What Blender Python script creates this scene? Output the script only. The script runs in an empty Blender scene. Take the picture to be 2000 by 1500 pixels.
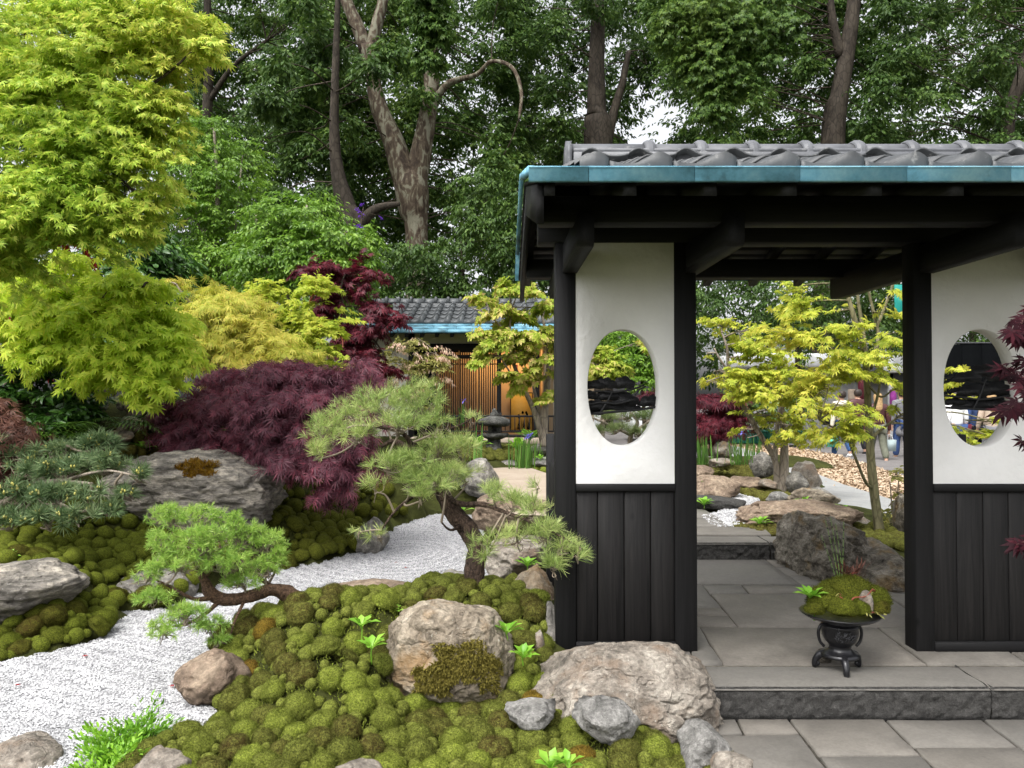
import bpy, bmesh, math, random
import numpy as np
from mathutils import Vector, Matrix

random.seed(11)
rng = np.random.default_rng(11)
C = bpy.context.scene.collection
sc = bpy.context.scene
R = math.radians

# ------------------------------------------------------------------ camera
F, U0, V0, CZ = 1500.0, 975.0, 750.0, 1.5
PITCH = math.atan(25 / 1500)
cam_d = bpy.data.cameras.new("camera")
cam = bpy.data.objects.new("camera", cam_d)
C.objects.link(cam)
cam.location = (0, 0, CZ)
cam.rotation_euler = (math.pi / 2 + PITCH, 0, 0)
cam_d.sensor_width = 36
cam_d.lens = 27
cam_d.shift_x = 0.0125
cam_d.clip_start = 0.05
cam_d.clip_end = 2000
sc.camera = cam

# ------------------------------------------------------------------ sky, sun, exposure
SUN_EL, SUN_AZ = 58, 215           # overcast: soft light from above, slightly behind the camera on its left
world = bpy.data.worlds.new("World")
sc.world = world
world.use_nodes = True
wn = world.node_tree
wn.nodes.clear()
sky = wn.nodes.new("ShaderNodeTexSky")
sky.sky_type = 'NISHITA'
sky.sun_disc = False
sky.sun_elevation = R(SUN_EL)
sky.sun_rotation = R(SUN_AZ)
sky.dust_density = 6.0
sky.air_density = 1.0
hs = wn.nodes.new("ShaderNodeHueSaturation")
hs.inputs['Saturation'].default_value = 0.14
hs.inputs['Value'].default_value = 1.0
bg = wn.nodes.new("ShaderNodeBackground")
bg.inputs['Strength'].default_value = 0.15
wo = wn.nodes.new("ShaderNodeOutputWorld")
wn.links.new(sky.outputs[0], hs.inputs['Color'])
wn.links.new(hs.outputs[0], bg.inputs['Color'])
wn.links.new(bg.outputs[0], wo.inputs['Surface'])

sun_d = bpy.data.lights.new("sun", 'SUN')
sun_d.energy = 0.55
sun_d.angle = R(25)
sun_d.color = (1.0, 0.96, 0.9)
sun = bpy.data.objects.new("sun", sun_d)
C.objects.link(sun)
# light comes from azimuth measured clockwise from +Y (Nishita sun_rotation)
sd = Vector((math.sin(R(SUN_AZ)) * math.cos(R(SUN_EL)), math.cos(R(SUN_AZ)) * math.cos(R(SUN_EL)), math.sin(R(SUN_EL))))
sun.rotation_euler = sd.to_track_quat('Z', 'Y').to_euler()
sun.location = (0, 0, 30)

sc.view_settings.view_transform = 'Standard'
sc.view_settings.look = 'None'
sc.view_settings.gamma = 1.0
sc.view_settings.use_curve_mapping = False
sc.view_settings.exposure = 1.3

sc.render.engine = 'CYCLES'
cy = sc.cycles
cy.max_bounces = 9
cy.diffuse_bounces = 6
cy.glossy_bounces = 2
cy.transmission_bounces = 6
cy.transparent_max_bounces = 4
cy.caustics_reflective = False
cy.caustics_refractive = False
cy.use_adaptive_sampling = True
cy.adaptive_threshold = 0.02
cy.use_denoising = True
try:
    cy.denoiser = 'OPENIMAGEDENOISE'
except Exception:
    pass
cy.sample_clamp_indirect = 6

# ------------------------------------------------------------------ where a photo pixel lies in the garden
cP, sP = math.cos(PITCH), math.sin(PITCH)
def ray(u, v):
    x = (u - U0) / F; y = (V0 - v) / F
    return np.array([x, cP - y * sP, sP + y * cP])
def P(u, v, Y):
    d = ray(u, v)
    return np.array([d[0] / d[1] * Y, Y, CZ + d[2] / d[1] * Y])
def G(u, v, z=0.0):
    d = ray(u, v)
    t = (z - CZ) / d[2]
    return np.array([d[0] * t, d[1] * t, z])
def proj(p):
    p = np.atleast_2d(p)
    q = p - np.array([0, 0, CZ])
    dep = q[:, 1] * cP + q[:, 2] * sP
    up = -q[:, 1] * sP + q[:, 2] * cP
    return U0 + F * q[:, 0] / dep, V0 - F * up / dep, dep
def px(n, Y):
    return n / F * Y

# ------------------------------------------------------------------ noise
def _hash(ix, iy, iz, s):
    h = (ix.astype(np.int64) * 374761393 + iy.astype(np.int64) * 668265263 + iz.astype(np.int64) * 2147483647 + s * 974711) & 0x7fffffff
    h = ((h ^ (h >> 13)) * 1274126177) & 0x7fffffff
    return ((h ^ (h >> 16)) & 0xffff) / 65535.0
def vnoise(p, s=0):
    p = np.asarray(p, float)
    i = np.floor(p).astype(np.int64); f = p - i
    f = f * f * f * (f * (f * 6 - 15) + 10)
    r = 0
    for dx in (0, 1):
        for dy in (0, 1):
            for dz in (0, 1):
                w = (f[:, 0] if dx else 1 - f[:, 0]) * (f[:, 1] if dy else 1 - f[:, 1]) * (f[:, 2] if dz else 1 - f[:, 2])
                r = r + w * _hash(i[:, 0] + dx, i[:, 1] + dy, i[:, 2] + dz, s)
    return r * 2 - 1
def fbm(p, o=4, s=0):
    a, t = 1.0, 0
    for k in range(o):
        t = t + a * vnoise(p * 2 ** k + 17.3 * k, s + k); a *= 0.5
    return t

def nrm(a):
    a = np.asarray(a, float)
    return a / np.maximum(np.linalg.norm(a, axis=-1, keepdims=True), 1e-9)

def in_poly(x, y, poly):
    poly = np.asarray(poly, float)
    ins = np.zeros(np.shape(x), bool)
    n = len(poly)
    j = n - 1
    for i in range(n):
        xi, yi = poly[i][0], poly[i][1]; xj, yj = poly[j][0], poly[j][1]
        c = ((yi > y) != (yj > y)) & (x < (xj - xi) * (y - yi) / (yj - yi + 1e-12) + xi)
        ins ^= c
        j = i
    return ins

# ------------------------------------------------------------------ objects
ORG = {}
def raw_mesh(name, V, faces, mat=None, smooth=False):
    """faces: list of integer arrays, each (m, k)"""
    V = np.asarray(V, np.float32)
    me = bpy.data.meshes.new(name)
    me.vertices.add(len(V))
    me.vertices.foreach_set('co', V.ravel())
    idx = []; tot = []
    for f in faces:
        f = np.asarray(f, np.int32)
        if f.size == 0: continue
        idx.append(f.ravel()); tot.append(np.full(len(f), f.shape[1], np.int32))
    idx = np.concatenate(idx); tot = np.concatenate(tot)
    st = np.concatenate([[0], np.cumsum(tot)[:-1]]).astype(np.int32)
    me.loops.add(len(idx)); me.loops.foreach_set('vertex_index', idx)
    me.polygons.add(len(tot))
    me.polygons.foreach_set('loop_start', st)
    try: me.polygons.foreach_set('loop_total', tot)
    except Exception: pass
    if smooth: me.polygons.foreach_set('use_smooth', np.ones(len(tot), bool))
    me.update(calc_edges=True)
    if mat: me.materials.append(mat)
    return me

def tag(o, label=None, cat=None, group=None, kind=None):
    if label: o['label'] = label
    if cat: o['category'] = cat
    if group: o['group'] = group
    if kind: o['kind'] = kind
    return o
def empty(name, loc, label=None, cat=None, group=None, kind=None):
    o = bpy.data.objects.new(name, None)
    C.objects.link(o)
    o.location = Vector([float(c) for c in loc]); o.empty_display_size = 0.05
    ORG[o] = np.asarray(loc, float)
    return tag(o, label, cat, group, kind)
def obj(name, V, faces, mat, parent=None, smooth=False, kind=None, origin=None):
    V = np.asarray(V, float)
    if parent is not None:
        org = ORG[parent]
    else:
        org = np.asarray(origin if origin is not None else (V.min(0) + V.max(0)) / 2 * [1, 1, 0] + [0, 0, V[:, 2].min()], float)
    me = raw_mesh(name, V - org, faces, mat, smooth)
    o = bpy.data.objects.new(name, me)
    C.objects.link(o)
    ORG[o] = org
    if parent is not None: o.parent = parent
    else: o.location = Vector([float(c) for c in org])
    if kind: o['kind'] = kind
    return o
def inst(name, me, parent=None, mtx=None):
    o = bpy.data.objects.new(name, me)
    C.objects.link(o)
    if parent is not None:
        o.parent = parent
        if mtx is not None:
            m = mtx.copy(); m.translation = m.translation - Vector(ORG[parent]); o.matrix_local = m
        ORG[o] = ORG[parent]
    elif mtx is not None:
        o.matrix_world = mtx
        ORG[o] = np.array(mtx.translation)
    return o

class MB:
    def __init__(s): s.V = []; s.F = {}; s.n = 0
    def add(s, V, *fs):
        V = np.asarray(V, float)
        for f in fs:
            f = np.asarray(f, np.int64)
            if f.size: s.F.setdefault(f.shape[1], []).append(f + s.n)
        s.V.append(V); s.n += len(V)
        return s
    def box(s, x0, y0, z0, x1, y1, z1, bev=0.0, M=None):
        if bev <= 0:
            V = np.array([[x, y, z] for x in (x0, x1) for y in (y0, y1) for z in (z0, z1)], float)
            Fc = [[0, 1, 3, 2], [4, 6, 7, 5], [0, 4, 5, 1], [2, 3, 7, 6], [0, 2, 6, 4], [1, 5, 7, 3]]
            if M is not None: V = V @ np.array(M)[:3, :3].T + np.array(M)[:3, 3]
            return s.add(V, Fc)
        b = bev; xs = (x0, x1); ys = (y0, y1); zs = (z0, z1)
        V = []; ids = {}
        for i in (0, 1):
            for j in (0, 1):
                for k in (0, 1):
                    sx, sy, sz = (1 if i == 0 else -1), (1 if j == 0 else -1), (1 if k == 0 else -1)
                    ids[i, j, k, 'x'] = len(V); V.append([xs[i], ys[j] + sy * b, zs[k] + sz * b])
                    ids[i, j, k, 'y'] = len(V); V.append([xs[i] + sx * b, ys[j], zs[k] + sz * b])
                    ids[i, j, k, 'z'] = len(V); V.append([xs[i] + sx * b, ys[j] + sy * b, zs[k]])
        Q = []; T = []
        for i in (0, 1):
            Q.append([ids[i, 0, 0, 'x'], ids[i, 1, 0, 'x'], ids[i, 1, 1, 'x'], ids[i, 0, 1, 'x']])
            Q.append([ids[0, i, 0, 'y'], ids[1, i, 0, 'y'], ids[1, i, 1, 'y'], ids[0, i, 1, 'y']])
            Q.append([ids[0, 0, i, 'z'], ids[1, 0, i, 'z'], ids[1, 1, i, 'z'], ids[0, 1, i, 'z']])
            for j in (0, 1):
                Q.append([ids[i, j, 0, 'x'], ids[i, j, 1, 'x'], ids[i, j, 1, 'y'], ids[i, j, 0, 'y']])
                Q.append([ids[i, 0, j, 'x'], ids[i, 1, j, 'x'], ids[i, 1, j, 'z'], ids[i, 0, j, 'z']])
                Q.append([ids[0, i, j, 'y'], ids[1, i, j, 'y'], ids[1, i, j, 'z'], ids[0, i, j, 'z']])
                for k in (0, 1):
                    T.append([ids[i, j, k, 'x'], ids[i, j, k, 'y'], ids[i, j, k, 'z']])
        V = np.array(V, float)
        c = V.mean(0)
        def fix(fl):
            out = []
            for f in fl:
                a = V[f]; n = np.cross(a[1] - a[0], a[2] - a[0])
                out.append(f if n @ (a.mean(0) - c) > 0 else f[::-1])
            return out
        Q = fix(Q); T = fix(T)
        if M is not None: V = V @ np.array(M)[:3, :3].T + np.array(M)[:3, 3]
        return s.add(V, Q, T)
    def prism(s, bot, top):
        """two matching rings of 3-D points"""
        n = len(bot); V = np.vstack([bot, top])
        side = [[i, (i + 1) % n, n + (i + 1) % n, n + i] for i in range(n)]
        s.add(V, side)
        base = s.n - 2 * n
        s.F.setdefault(n, []).append(np.array([list(range(n - 1, -1, -1))]) + base)
        s.F.setdefault(n, []).append(np.array([list(range(n, 2 * n))]) + base)
        return s
    def tube(s, pts, rad, seg=8, cap=True, rough=0.0, seed=0, flat=1.0):
        pts = np.asarray(pts, float); rad = np.broadcast_to(np.asarray(rad, float), (len(pts),))
        t = nrm(np.gradient(pts, axis=0))
        ref = np.array([0.31, 0.2, 0.93]) if abs(t[0][2]) < 0.8 else np.array([0.93, 0.3, 0.2])
        a = np.arange(seg) / seg * 2 * math.pi
        V = []
        n = nrm(np.cross(t[0], ref))
        for i in range(len(pts)):
            n = nrm(n - t[i] * (n @ t[i])); b = np.cross(t[i], n)
            V.append(pts[i] + rad[i] * (np.cos(a)[:, None] * n + flat * np.sin(a)[:, None] * b))
        V = np.vstack(V)
        if rough > 0:
            cen = np.repeat(pts, seg, 0); rr = np.repeat(rad, seg)[:, None]
            k = fbm(V / (np.mean(rad) * 1.3) + seed, 3, seed)[:, None]
            V = cen + (V - cen) * (1 + rough * k)
        m = len(pts)
        q = np.array([[i * seg + j, i * seg + (j + 1) % seg, (i + 1) * seg + (j + 1) % seg, (i + 1) * seg + j] for i in range(m - 1) for j in range(seg)])
        s.add(V, q)
        if cap:
            b0 = s.n - len(V)
            s.F.setdefault(seg, []).append(np.array([list(range(seg - 1, -1, -1))]) + b0)
            s.F.setdefault(seg, []).append(np.array([list(range((m - 1) * seg, m * seg))]) + b0)
        return s
    def lathe(s, prof, c, seg=24, cap=True):
        """prof: (radius, z) from the bottom up"""
        a = np.arange(seg) / seg * 2 * math.pi
        V = np.vstack([np.stack([c[0] + r * np.cos(a), c[1] + r * np.sin(a), np.full(seg, c[2] + z)], 1) for r, z in prof])
        m = len(prof)
        q = np.array([[i * seg + j, i * seg + (j + 1) % seg, (i + 1) * seg + (j + 1) % seg, (i + 1) * seg + j] for i in range(m - 1) for j in range(seg)])
        s.add(V, q)
        if cap:
            b0 = s.n - len(V)
            s.F.setdefault(seg, []).append(np.array([list(range(seg - 1, -1, -1))]) + b0)
            s.F.setdefault(seg, []).append(np.array([list(range((m - 1) * seg, m * seg))]) + b0)
        return s
    def build(s, name, mat, parent=None, smooth=False, kind=None, origin=None):
        V = np.vstack(s.V)
        return obj(name, V, [np.vstack(v) for v in s.F.values()], mat, parent, smooth, kind, origin)

def spline(pts, n=6):
    pts = np.asarray(pts, float)
    if len(pts) < 3:
        t = np.linspace(0, 1, n + 1)[:, None]
        return pts[0] * (1 - t) + pts[1] * t
    p = np.vstack([2 * pts[0] - pts[1], pts, 2 * pts[-1] - pts[-2]])
    out = []
    for i in range(1, len(p) - 2):
        for k in range(n):
            t = k / n
            out.append(0.5 * (2 * p[i] + (p[i + 1] - p[i - 1]) * t + (2 * p[i - 1] - 5 * p[i] + 4 * p[i + 1] - p[i + 2]) * t * t + (3 * p[i] - p[i - 1] - 3 * p[i + 1] + p[i + 2]) * t ** 3))
    out.append(p[-2])
    return np.array(out)
# ------------------------------------------------------------------ materials
class NT:
    def __init__(s, name):
        s.m = bpy.data.materials.new(name); s.m.use_nodes = True
        s.t = s.m.node_tree; s.t.nodes.clear()
        s.out = s.n('ShaderNodeOutputMaterial')
        s._pos = None
    def n(s, typ, **kw):
        x = s.t.nodes.new(typ)
        for k, v in kw.items():
            if k.startswith('i_'):
                x.inputs[k[2:].replace('_', ' ')].default_value = v
            else: setattr(x, k, v)
        return x
    def l(s, a, b): s.t.links.new(a, b)
    def pos(s):
        if s._pos is None: s._pos = s.n('ShaderNodeNewGeometry')
        return s._pos.outputs['Position']
    def noise(s, scale, detail=4, rough=0.55, vec=None, dist=0.0):
        x = s.n('ShaderNodeTexNoise'); x.inputs['Scale'].default_value = scale
        x.inputs['Detail'].default_value = detail; x.inputs['Roughness'].default_value = rough
        x.inputs['Distortion'].default_value = dist
        s.l(vec if vec is not None else s.pos(), x.inputs['Vector'])
        return x.outputs['Fac']
    def vor(s, scale, feature='F1', vec=None):
        x = s.n('ShaderNodeTexVoronoi'); x.feature = feature
        x.inputs['Scale'].default_value = scale
        s.l(vec if vec is not None else s.pos(), x.inputs['Vector'])
        return x
    def ramp(s, fac, stops):
        x = s.n('ShaderNodeValToRGB')
        e = x.color_ramp.elements
        while len(e) < len(stops): e.new(0.5)
        for k, (p, c) in enumerate(stops):
            e[k].position = p; e[k].color = (c, c, c, 1) if isinstance(c, (int, float)) else (*c, 1)
        s.l(fac, x.inputs['Fac'])
        return x.outputs['Color']
    def mix(s, fac, a, b, mode='MIX'):
        x = s.n('ShaderNodeMix'); x.data_type = 'RGBA'; x.blend_type = mode
        for sock, val in ((x.inputs[0], fac), (x.inputs[6], a), (x.inputs[7], b)):
            if isinstance(val, (int, float)): sock.default_value = val
            elif isinstance(val, tuple): sock.default_value = (*val, 1)
            else: s.l(val, sock)
        return x.outputs[2]
    def math(s, op, a, b=0.0):
        x = s.n('ShaderNodeMath'); x.operation = op
        for sock, val in ((x.inputs[0], a), (x.inputs[1], b)):
            if isinstance(val, (int, float)): sock.default_value = val
            else: s.l(val, sock)
        return x.outputs[0]
    def stretch(s, sx, sy, sz, vec=None):
        x = s.n('ShaderNodeMapping'); x.inputs['Scale'].default_value = (sx, sy, sz)
        s.l(vec if vec is not None else s.pos(), x.inputs['Vector'])
        return x.outputs[0]
    def bump(s, h, strength=0.5, dist=0.01, nrm=None):
        x = s.n('ShaderNodeBump'); x.inputs['Strength'].default_value = strength; x.inputs['Distance'].default_value = dist
        s.l(h, x.inputs['Height'])
        if nrm is not None: s.l(nrm, x.inputs['Normal'])
        return x.outputs[0]
    def pbsdf(s, col, rough=0.6, spec=0.4, nrm=None, metal=0.0):
        x = s.n('ShaderNodeBsdfPrincipled')
        if isinstance(col, tuple): x.inputs['Base Color'].default_value = (*col, 1)
        else: s.l(col, x.inputs['Base Color'])
        if isinstance(rough, (int, float)): x.inputs['Roughness'].default_value = rough
        else: s.l(rough, x.inputs['Roughness'])
        x.inputs['Specular IOR Level'].default_value = spec
        x.inputs['Metallic'].default_value = metal
        if nrm is not None: s.l(nrm, x.inputs['Normal'])
        return x.outputs[0]
    def done(s, sh): s.l(sh, s.out.inputs['Surface']); return s.m
    def rnd(s):
        """a random number per leaf, whether it is an island of a crown or an object of its own"""
        g = s.n('ShaderNodeNewGeometry'); o = s.n('ShaderNodeObjectInfo')
        return s.math('FRACT', s.math('ADD', g.outputs['Random Per Island'], o.outputs['Random']))

def m_plain(name, col, rough=0.6, spec=0.4, metal=0.0, var=0.15, scale=6.0, bump=0.0, bscale=60.0):
    t = NT(name)
    lo = tuple(c * (1 - var) for c in col); hi = tuple(min(1, c * (1 + var)) for c in col)
    c = t.ramp(t.noise(scale, 5), [(0.3, lo), (0.7, hi)])
    nn = t.bump(t.noise(bscale, 4), bump, 0.01) if bump > 0 else None
    return t.done(t.pbsdf(c, rough, spec, nn, metal))

def m_leaf(name, cols, trans=0.35, big=1.6, rough=0.5, spec=0.25, tcol=None):
    """cols: three colours a leaf may have; leaves of one branch lean to one of them"""
    t = NT(name)
    f = t.math('ADD', t.math('MULTIPLY', t.rnd(), 0.55), t.math('MULTIPLY', t.noise(big, 2), 0.75))
    f = t.math('SUBTRACT', f, 0.15)
    n = len(cols)
    c = t.ramp(f, [(0.12 + 0.76 * i / (n - 1), cols[i]) for i in range(n)])
    d = t.pbsdf(c, rough, spec)
    tr = t.n('ShaderNodeBsdfTranslucent')
    t.l(t.mix(0.5, c, tcol, 'MULTIPLY') if tcol else c, tr.inputs['Color'])
    mx = t.n('ShaderNodeMixShader'); mx.inputs[0].default_value = trans
    t.l(d, mx.inputs[1]); t.l(tr.outputs[0], mx.inputs[2])
    return t.done(mx.outputs[0])

def m_rock(name, dark, mid, light, scale=5.0, rust=None, layers=0.0):
    t = NT(name)
    dark, mid, light = (tuple(x * k for x in c) for c, k in ((dark, .55), (mid, .68), (light, .80)))
    if rust: rust = tuple(x * .7 for x in rust)
    vec = t.stretch(1, 1, 1 + layers * 3)
    n1 = t.noise(scale, 8, 0.65, vec, 0.6)
    c = t.ramp(n1, [(0.28, dark), (0.47, mid), (0.68, light)])
    n2 = t.noise(scale * 6, 6, 0.7, vec)
    c = t.mix(0.75, c, t.ramp(n2, [(0.3, 0.22), (0.52, 0.55), (0.72, 0.95)]), 'OVERLAY')
    lich = t.ramp(t.noise(scale * 2.6, 6, 0.75, None, 0.3), [(0.60, 0.0), (0.68, 0.55)])
    c = t.mix(lich, c, tuple(x * .45 for x in dark))
    cr = t.vor(scale * 0.9, 'DISTANCE_TO_EDGE', vec=None)
    wv = t.noise(scale * 1.4, 4)
    mp = t.n('ShaderNodeMix'); mp.data_type = 'VECTOR'; mp.inputs[0].default_value = 0.22
    nz = t.n('ShaderNodeTexNoise'); nz.inputs['Scale'].default_value = scale * 1.5; nz.inputs['Detail'].default_value = 5
    t.l(t.pos(), nz.inputs['Vector'])
    t.l(t.pos(), mp.inputs[4]); t.l(nz.outputs['Color'], mp.inputs[5]); t.l(mp.outputs[1], cr.inputs['Vector'])
    crack = t.ramp(cr.outputs['Distance'], [(0.0, 0.0), (0.035, 1.0)])
    c = t.mix(0.4, c, t.mix(0.5, (1, 1, 1), crack), 'MULTIPLY')
    if rust:
        c = t.mix(t.ramp(t.noise(scale * 0.7, 5, 0.6), [(0.52, 0.0), (0.66, 0.75)]), c, rust)
    sp = t.ramp(t.noise(scale * 14, 3), [(0.66, 0.0), (0.74, 0.5)])
    c = t.mix(sp, c, tuple(min(0.6, x * 1.7) for x in light))
    h = t.mix(0.5, n2, crack, 'MULTIPLY')
    b1 = t.bump(n1, 0.7, 0.06)
    b2 = t.bump(h, 0.8, 0.025, b1)
    b3 = t.bump(t.noise(scale * 25, 4, 0.7), 0.5, 0.006, b2)
    return t.done(t.pbsdf(c, 0.85, 0.25, b3))

def m_slab(name, a, b, cool):
    t = NT(name)
    o = t.n('ShaderNodeObjectInfo')
    n1 = t.noise(3.0, 7, 0.62)
    c = t.ramp(n1, [(0.3, a), (0.7, b)])
    c = t.mix(t.math('MULTIPLY', o.outputs['Random'], 0.7), c, cool)
    n2 = t.noise(60, 6, 0.7)
    c = t.mix(0.5, c, t.ramp(n2, [(0.3, 0.36), (0.7, 0.64)]), 'OVERLAY')
    st = t.ramp(t.noise(1.7, 6, 0.7), [(0.55, 0.0), (0.72, 0.45)])
    c = t.mix(st, c, tuple(x * 0.55 for x in a))
    b1 = t.bump(t.noise(9, 6, 0.6), 0.35, 0.02)
    return t.done(t.pbsdf(c, 0.75, 0.35, t.bump(n2, 0.35, 0.005, b1)))

def m_wood(name, a, b, axis='z', spec=0.25, rough=0.65):
    t = NT(name)
    s = {'z': (22, 22, 0.9), 'x': (0.9, 22, 22), 'y': (22, 0.9, 22)}[axis]
    o = t.n('ShaderNodeObjectInfo')
    ad = t.n('ShaderNodeVectorMath'); ad.operation = 'ADD'
    t.l(t.pos(), ad.inputs[0])
    sc3 = t.n('ShaderNodeCombineXYZ'); t.l(t.math('MULTIPLY', o.outputs['Random'], 7.0), sc3.inputs[0]); t.l(t.math('MULTIPLY', o.outputs['Random'], 3.0), sc3.inputs[2])
    t.l(sc3.outputs[0], ad.inputs[1])
    g = t.noise(2.2, 6, 0.6, t.stretch(*s, vec=ad.outputs[0]), 1.2)
    g2 = t.noise(9, 5, 0.7, t.stretch(*s, vec=ad.outputs[0]))
    c = t.ramp(g, [(0.3, a), (0.7, b)])
    k = t.vor(3.0, 'F1', t.stretch(*{'z': (1.6, 1.6, 1.0), 'x': (1, 1.6, 1.6), 'y': (1.6, 1, 1.6)}[axis], vec=ad.outputs[0]))
    c = t.mix(t.ramp(k.outputs['Distance'], [(0.03, 0.8), (0.09, 0.0)]), c, tuple(x * 0.3 for x in a))
    return t.done(t.pbsdf(c, rough, spec, t.bump(t.mix(0.5, g, g2), 0.5, 0.004)))

def m_bark(name, a, b, scale=10.0, zs=0.35, bump=0.9, dist=0.02):
    t = NT(name)
    v = t.stretch(1, 1, zs)
    n1 = t.noise(scale, 6, 0.7, v, 0.8)
    c = t.ramp(n1, [(0.32, a), (0.68, b)])
    vo = t.vor(scale * 1.6, 'DISTANCE_TO_EDGE', v)
    e = t.ramp(vo.outputs['Distance'], [(0.0, 0.25), (0.12, 1.0)])
    c = t.mix(0.6, c, e, 'MULTIPLY')
    return t.done(t.pbsdf(c, 0.85, 0.2, t.bump(t.mix(0.6, n1, e, 'MULTIPLY'), bump, dist)))

M = {}
# foliage
M['maple_gold'] = m_leaf('maple_gold', [(0.18, 0.33, 0.03), (0.42, 0.56, 0.065), (0.72, 0.70, 0.14)], 0.42, 1.1)
M['maple_lime'] = m_leaf('maple_lime', [(0.38, 0.57, 0.05), (0.60, 0.75, 0.08), (0.78, 0.80, 0.12)], 0.5, 1.2)
M['maple_amber'] = m_leaf('maple_amber', [(0.34, 0.43, 0.05), (0.56, 0.53, 0.09), (0.72, 0.58, 0.14)], 0.45, 1.3)
M['maple_chartreuse'] = m_leaf('maple_chartreuse', [(0.27, 0.41, 0.04), (0.46, 0.54, 0.06), (0.60, 0.57, 0.09)], 0.5, 1.4)
M['maple_path'] = m_leaf('maple_path', [(0.27, 0.38, 0.04), (0.52, 0.57, 0.07), (0.74, 0.65, 0.12)], 0.5, 1.6)
M['maple_fan'] = m_leaf('maple_fan', [(0.20, 0.33, 0.03), (0.42, 0.50, 0.06), (0.72, 0.52, 0.24)], 0.45, 1.2)
M['maple_purple'] = m_leaf('maple_purple', [(0.085, 0.034, 0.048), (0.155, 0.055, 0.078), (0.28, 0.065, 0.095)], 0.38, 2.2, 0.45, 0.3)
M['maple_dark_red'] = m_leaf('maple_dark_red', [(0.035, 0.010, 0.016), (0.10, 0.014, 0.025), (0.17, 0.02, 0.03)], 0.3, 1.6)
M['maple_red'] = m_leaf('maple_red', [(0.12, 0.01, 0.01), (0.32, 0.015, 0.015), (0.40, 0.03, 0.02)], 0.35, 2)
M['maple_brown'] = m_leaf('maple_brown', [(0.06, 0.035, 0.025), (0.13, 0.055, 0.04), (0.18, 0.08, 0.05)], 0.3, 2)
M['sprig_red'] = m_leaf('sprig_red', [(0.014, 0.004, 0.006), (0.026, 0.005, 0.009), (0.06, 0.010, 0.016)], 0.25, 3, 0.6, 0.1)
M['plane_leaf'] = m_leaf('plane_leaf', [(0.034, 0.080, 0.016), (0.078, 0.150, 0.028), (0.17, 0.255, 0.045)], 0.35, 0.16)
M['plane_leaf_dark'] = m_leaf('plane_leaf_dark', [(0.028, 0.064, 0.014), (0.060, 0.118, 0.024), (0.125, 0.20, 0.038)], 0.35, 0.16)
M['hornbeam_leaf'] = m_leaf('hornbeam_leaf', [(0.075, 0.165, 0.018), (0.15, 0.285, 0.028), (0.26, 0.41, 0.05)], 0.4, 0.7, 0.4, 0.4)
M['hedge_leaf'] = m_leaf('hedge_leaf', [(0.024, 0.055, 0.011), (0.052, 0.105, 0.018), (0.11, 0.185, 0.030)], 0.3, 0.5)
M['laurel_leaf'] = m_leaf('laurel_leaf', [(0.02, 0.055, 0.010), (0.045, 0.12, 0.018), (0.10, 0.22, 0.03)], 0.25, 0.9, 0.35, 0.5)
M['fern_leaf'] = m_leaf('fern_leaf', [(0.04, 0.085, 0.012), (0.07, 0.15, 0.018), (0.12, 0.22, 0.025)], 0.3, 1.5)
M['fresh_leaf'] = m_leaf('fresh_leaf', [(0.15, 0.36, 0.03), (0.25, 0.50, 0.05), (0.36, 0.58, 0.08)], 0.4, 2, 0.4, 0.4)
M['box_leaf'] = m_leaf('box_leaf', [(0.10, 0.25, 0.02), (0.20, 0.42, 0.03), (0.32, 0.55, 0.05)], 0.35, 3, 0.4, 0.4)
M['azalea_leaf'] = m_leaf('azalea_leaf', [(0.18, 0.20, 0.05), (0.30, 0.30, 0.08), (0.42, 0.36, 0.12)], 0.35, 1.5)
M['blossom'] = m_leaf('blossom', [(0.70, 0.48, 0.34), (0.78, 0.62, 0.46), (0.78, 0.44, 0.36)], 0.35, 2)
M['iris_leaf'] = m_leaf('iris_leaf', [(0.06, 0.14, 0.03), (0.11, 0.24, 0.045), (0.18, 0.32, 0.06)], 0.3, 2)
M['iris_flower'] = m_leaf('iris_flower', [(0.12, 0.10, 0.45), (0.18, 0.15, 0.60), (0.30, 0.28, 0.7)], 0.3, 2)
M['bell_flower'] = m_leaf('bell_flower', [(0.12, 0.03, 0.40), (0.20, 0.05, 0.62), (0.26, 0.10, 0.7)], 0.3, 2)
M['pine_needle'] = m_leaf('pine_needle', [(0.13, 0.22, 0.05), (0.33, 0.44, 0.12), (0.62, 0.65, 0.26)], 0.25, 3.0, 0.4, 0.4)
M['pine_needle_far'] = m_leaf('pine_needle_far', [(0.07, 0.12, 0.04), (0.13, 0.18, 0.06), (0.22, 0.26, 0.10)], 0.2, 2.0)
M['larch_needle'] = m_leaf('larch_needle', [(0.15, 0.30, 0.045), (0.29, 0.46, 0.08), (0.50, 0.63, 0.15)], 0.35, 3.0, 0.4, 0.4)
M['blue_needle'] = m_leaf('blue_needle', [(0.055, 0.105, 0.04), (0.12, 0.19, 0.075), (0.28, 0.35, 0.17)], 0.15, 3.0, 0.45, 0.35)
M['bud'] = m_leaf('bud', [(0.45, 0.42, 0.10), (0.60, 0.55, 0.16), (0.55, 0.50, 0.2)], 0.2, 4)
M['horsetail_green'] = m_plain('horsetail_green', (0.085, 0.15, 0.03), 0.5, 0.4)
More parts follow.
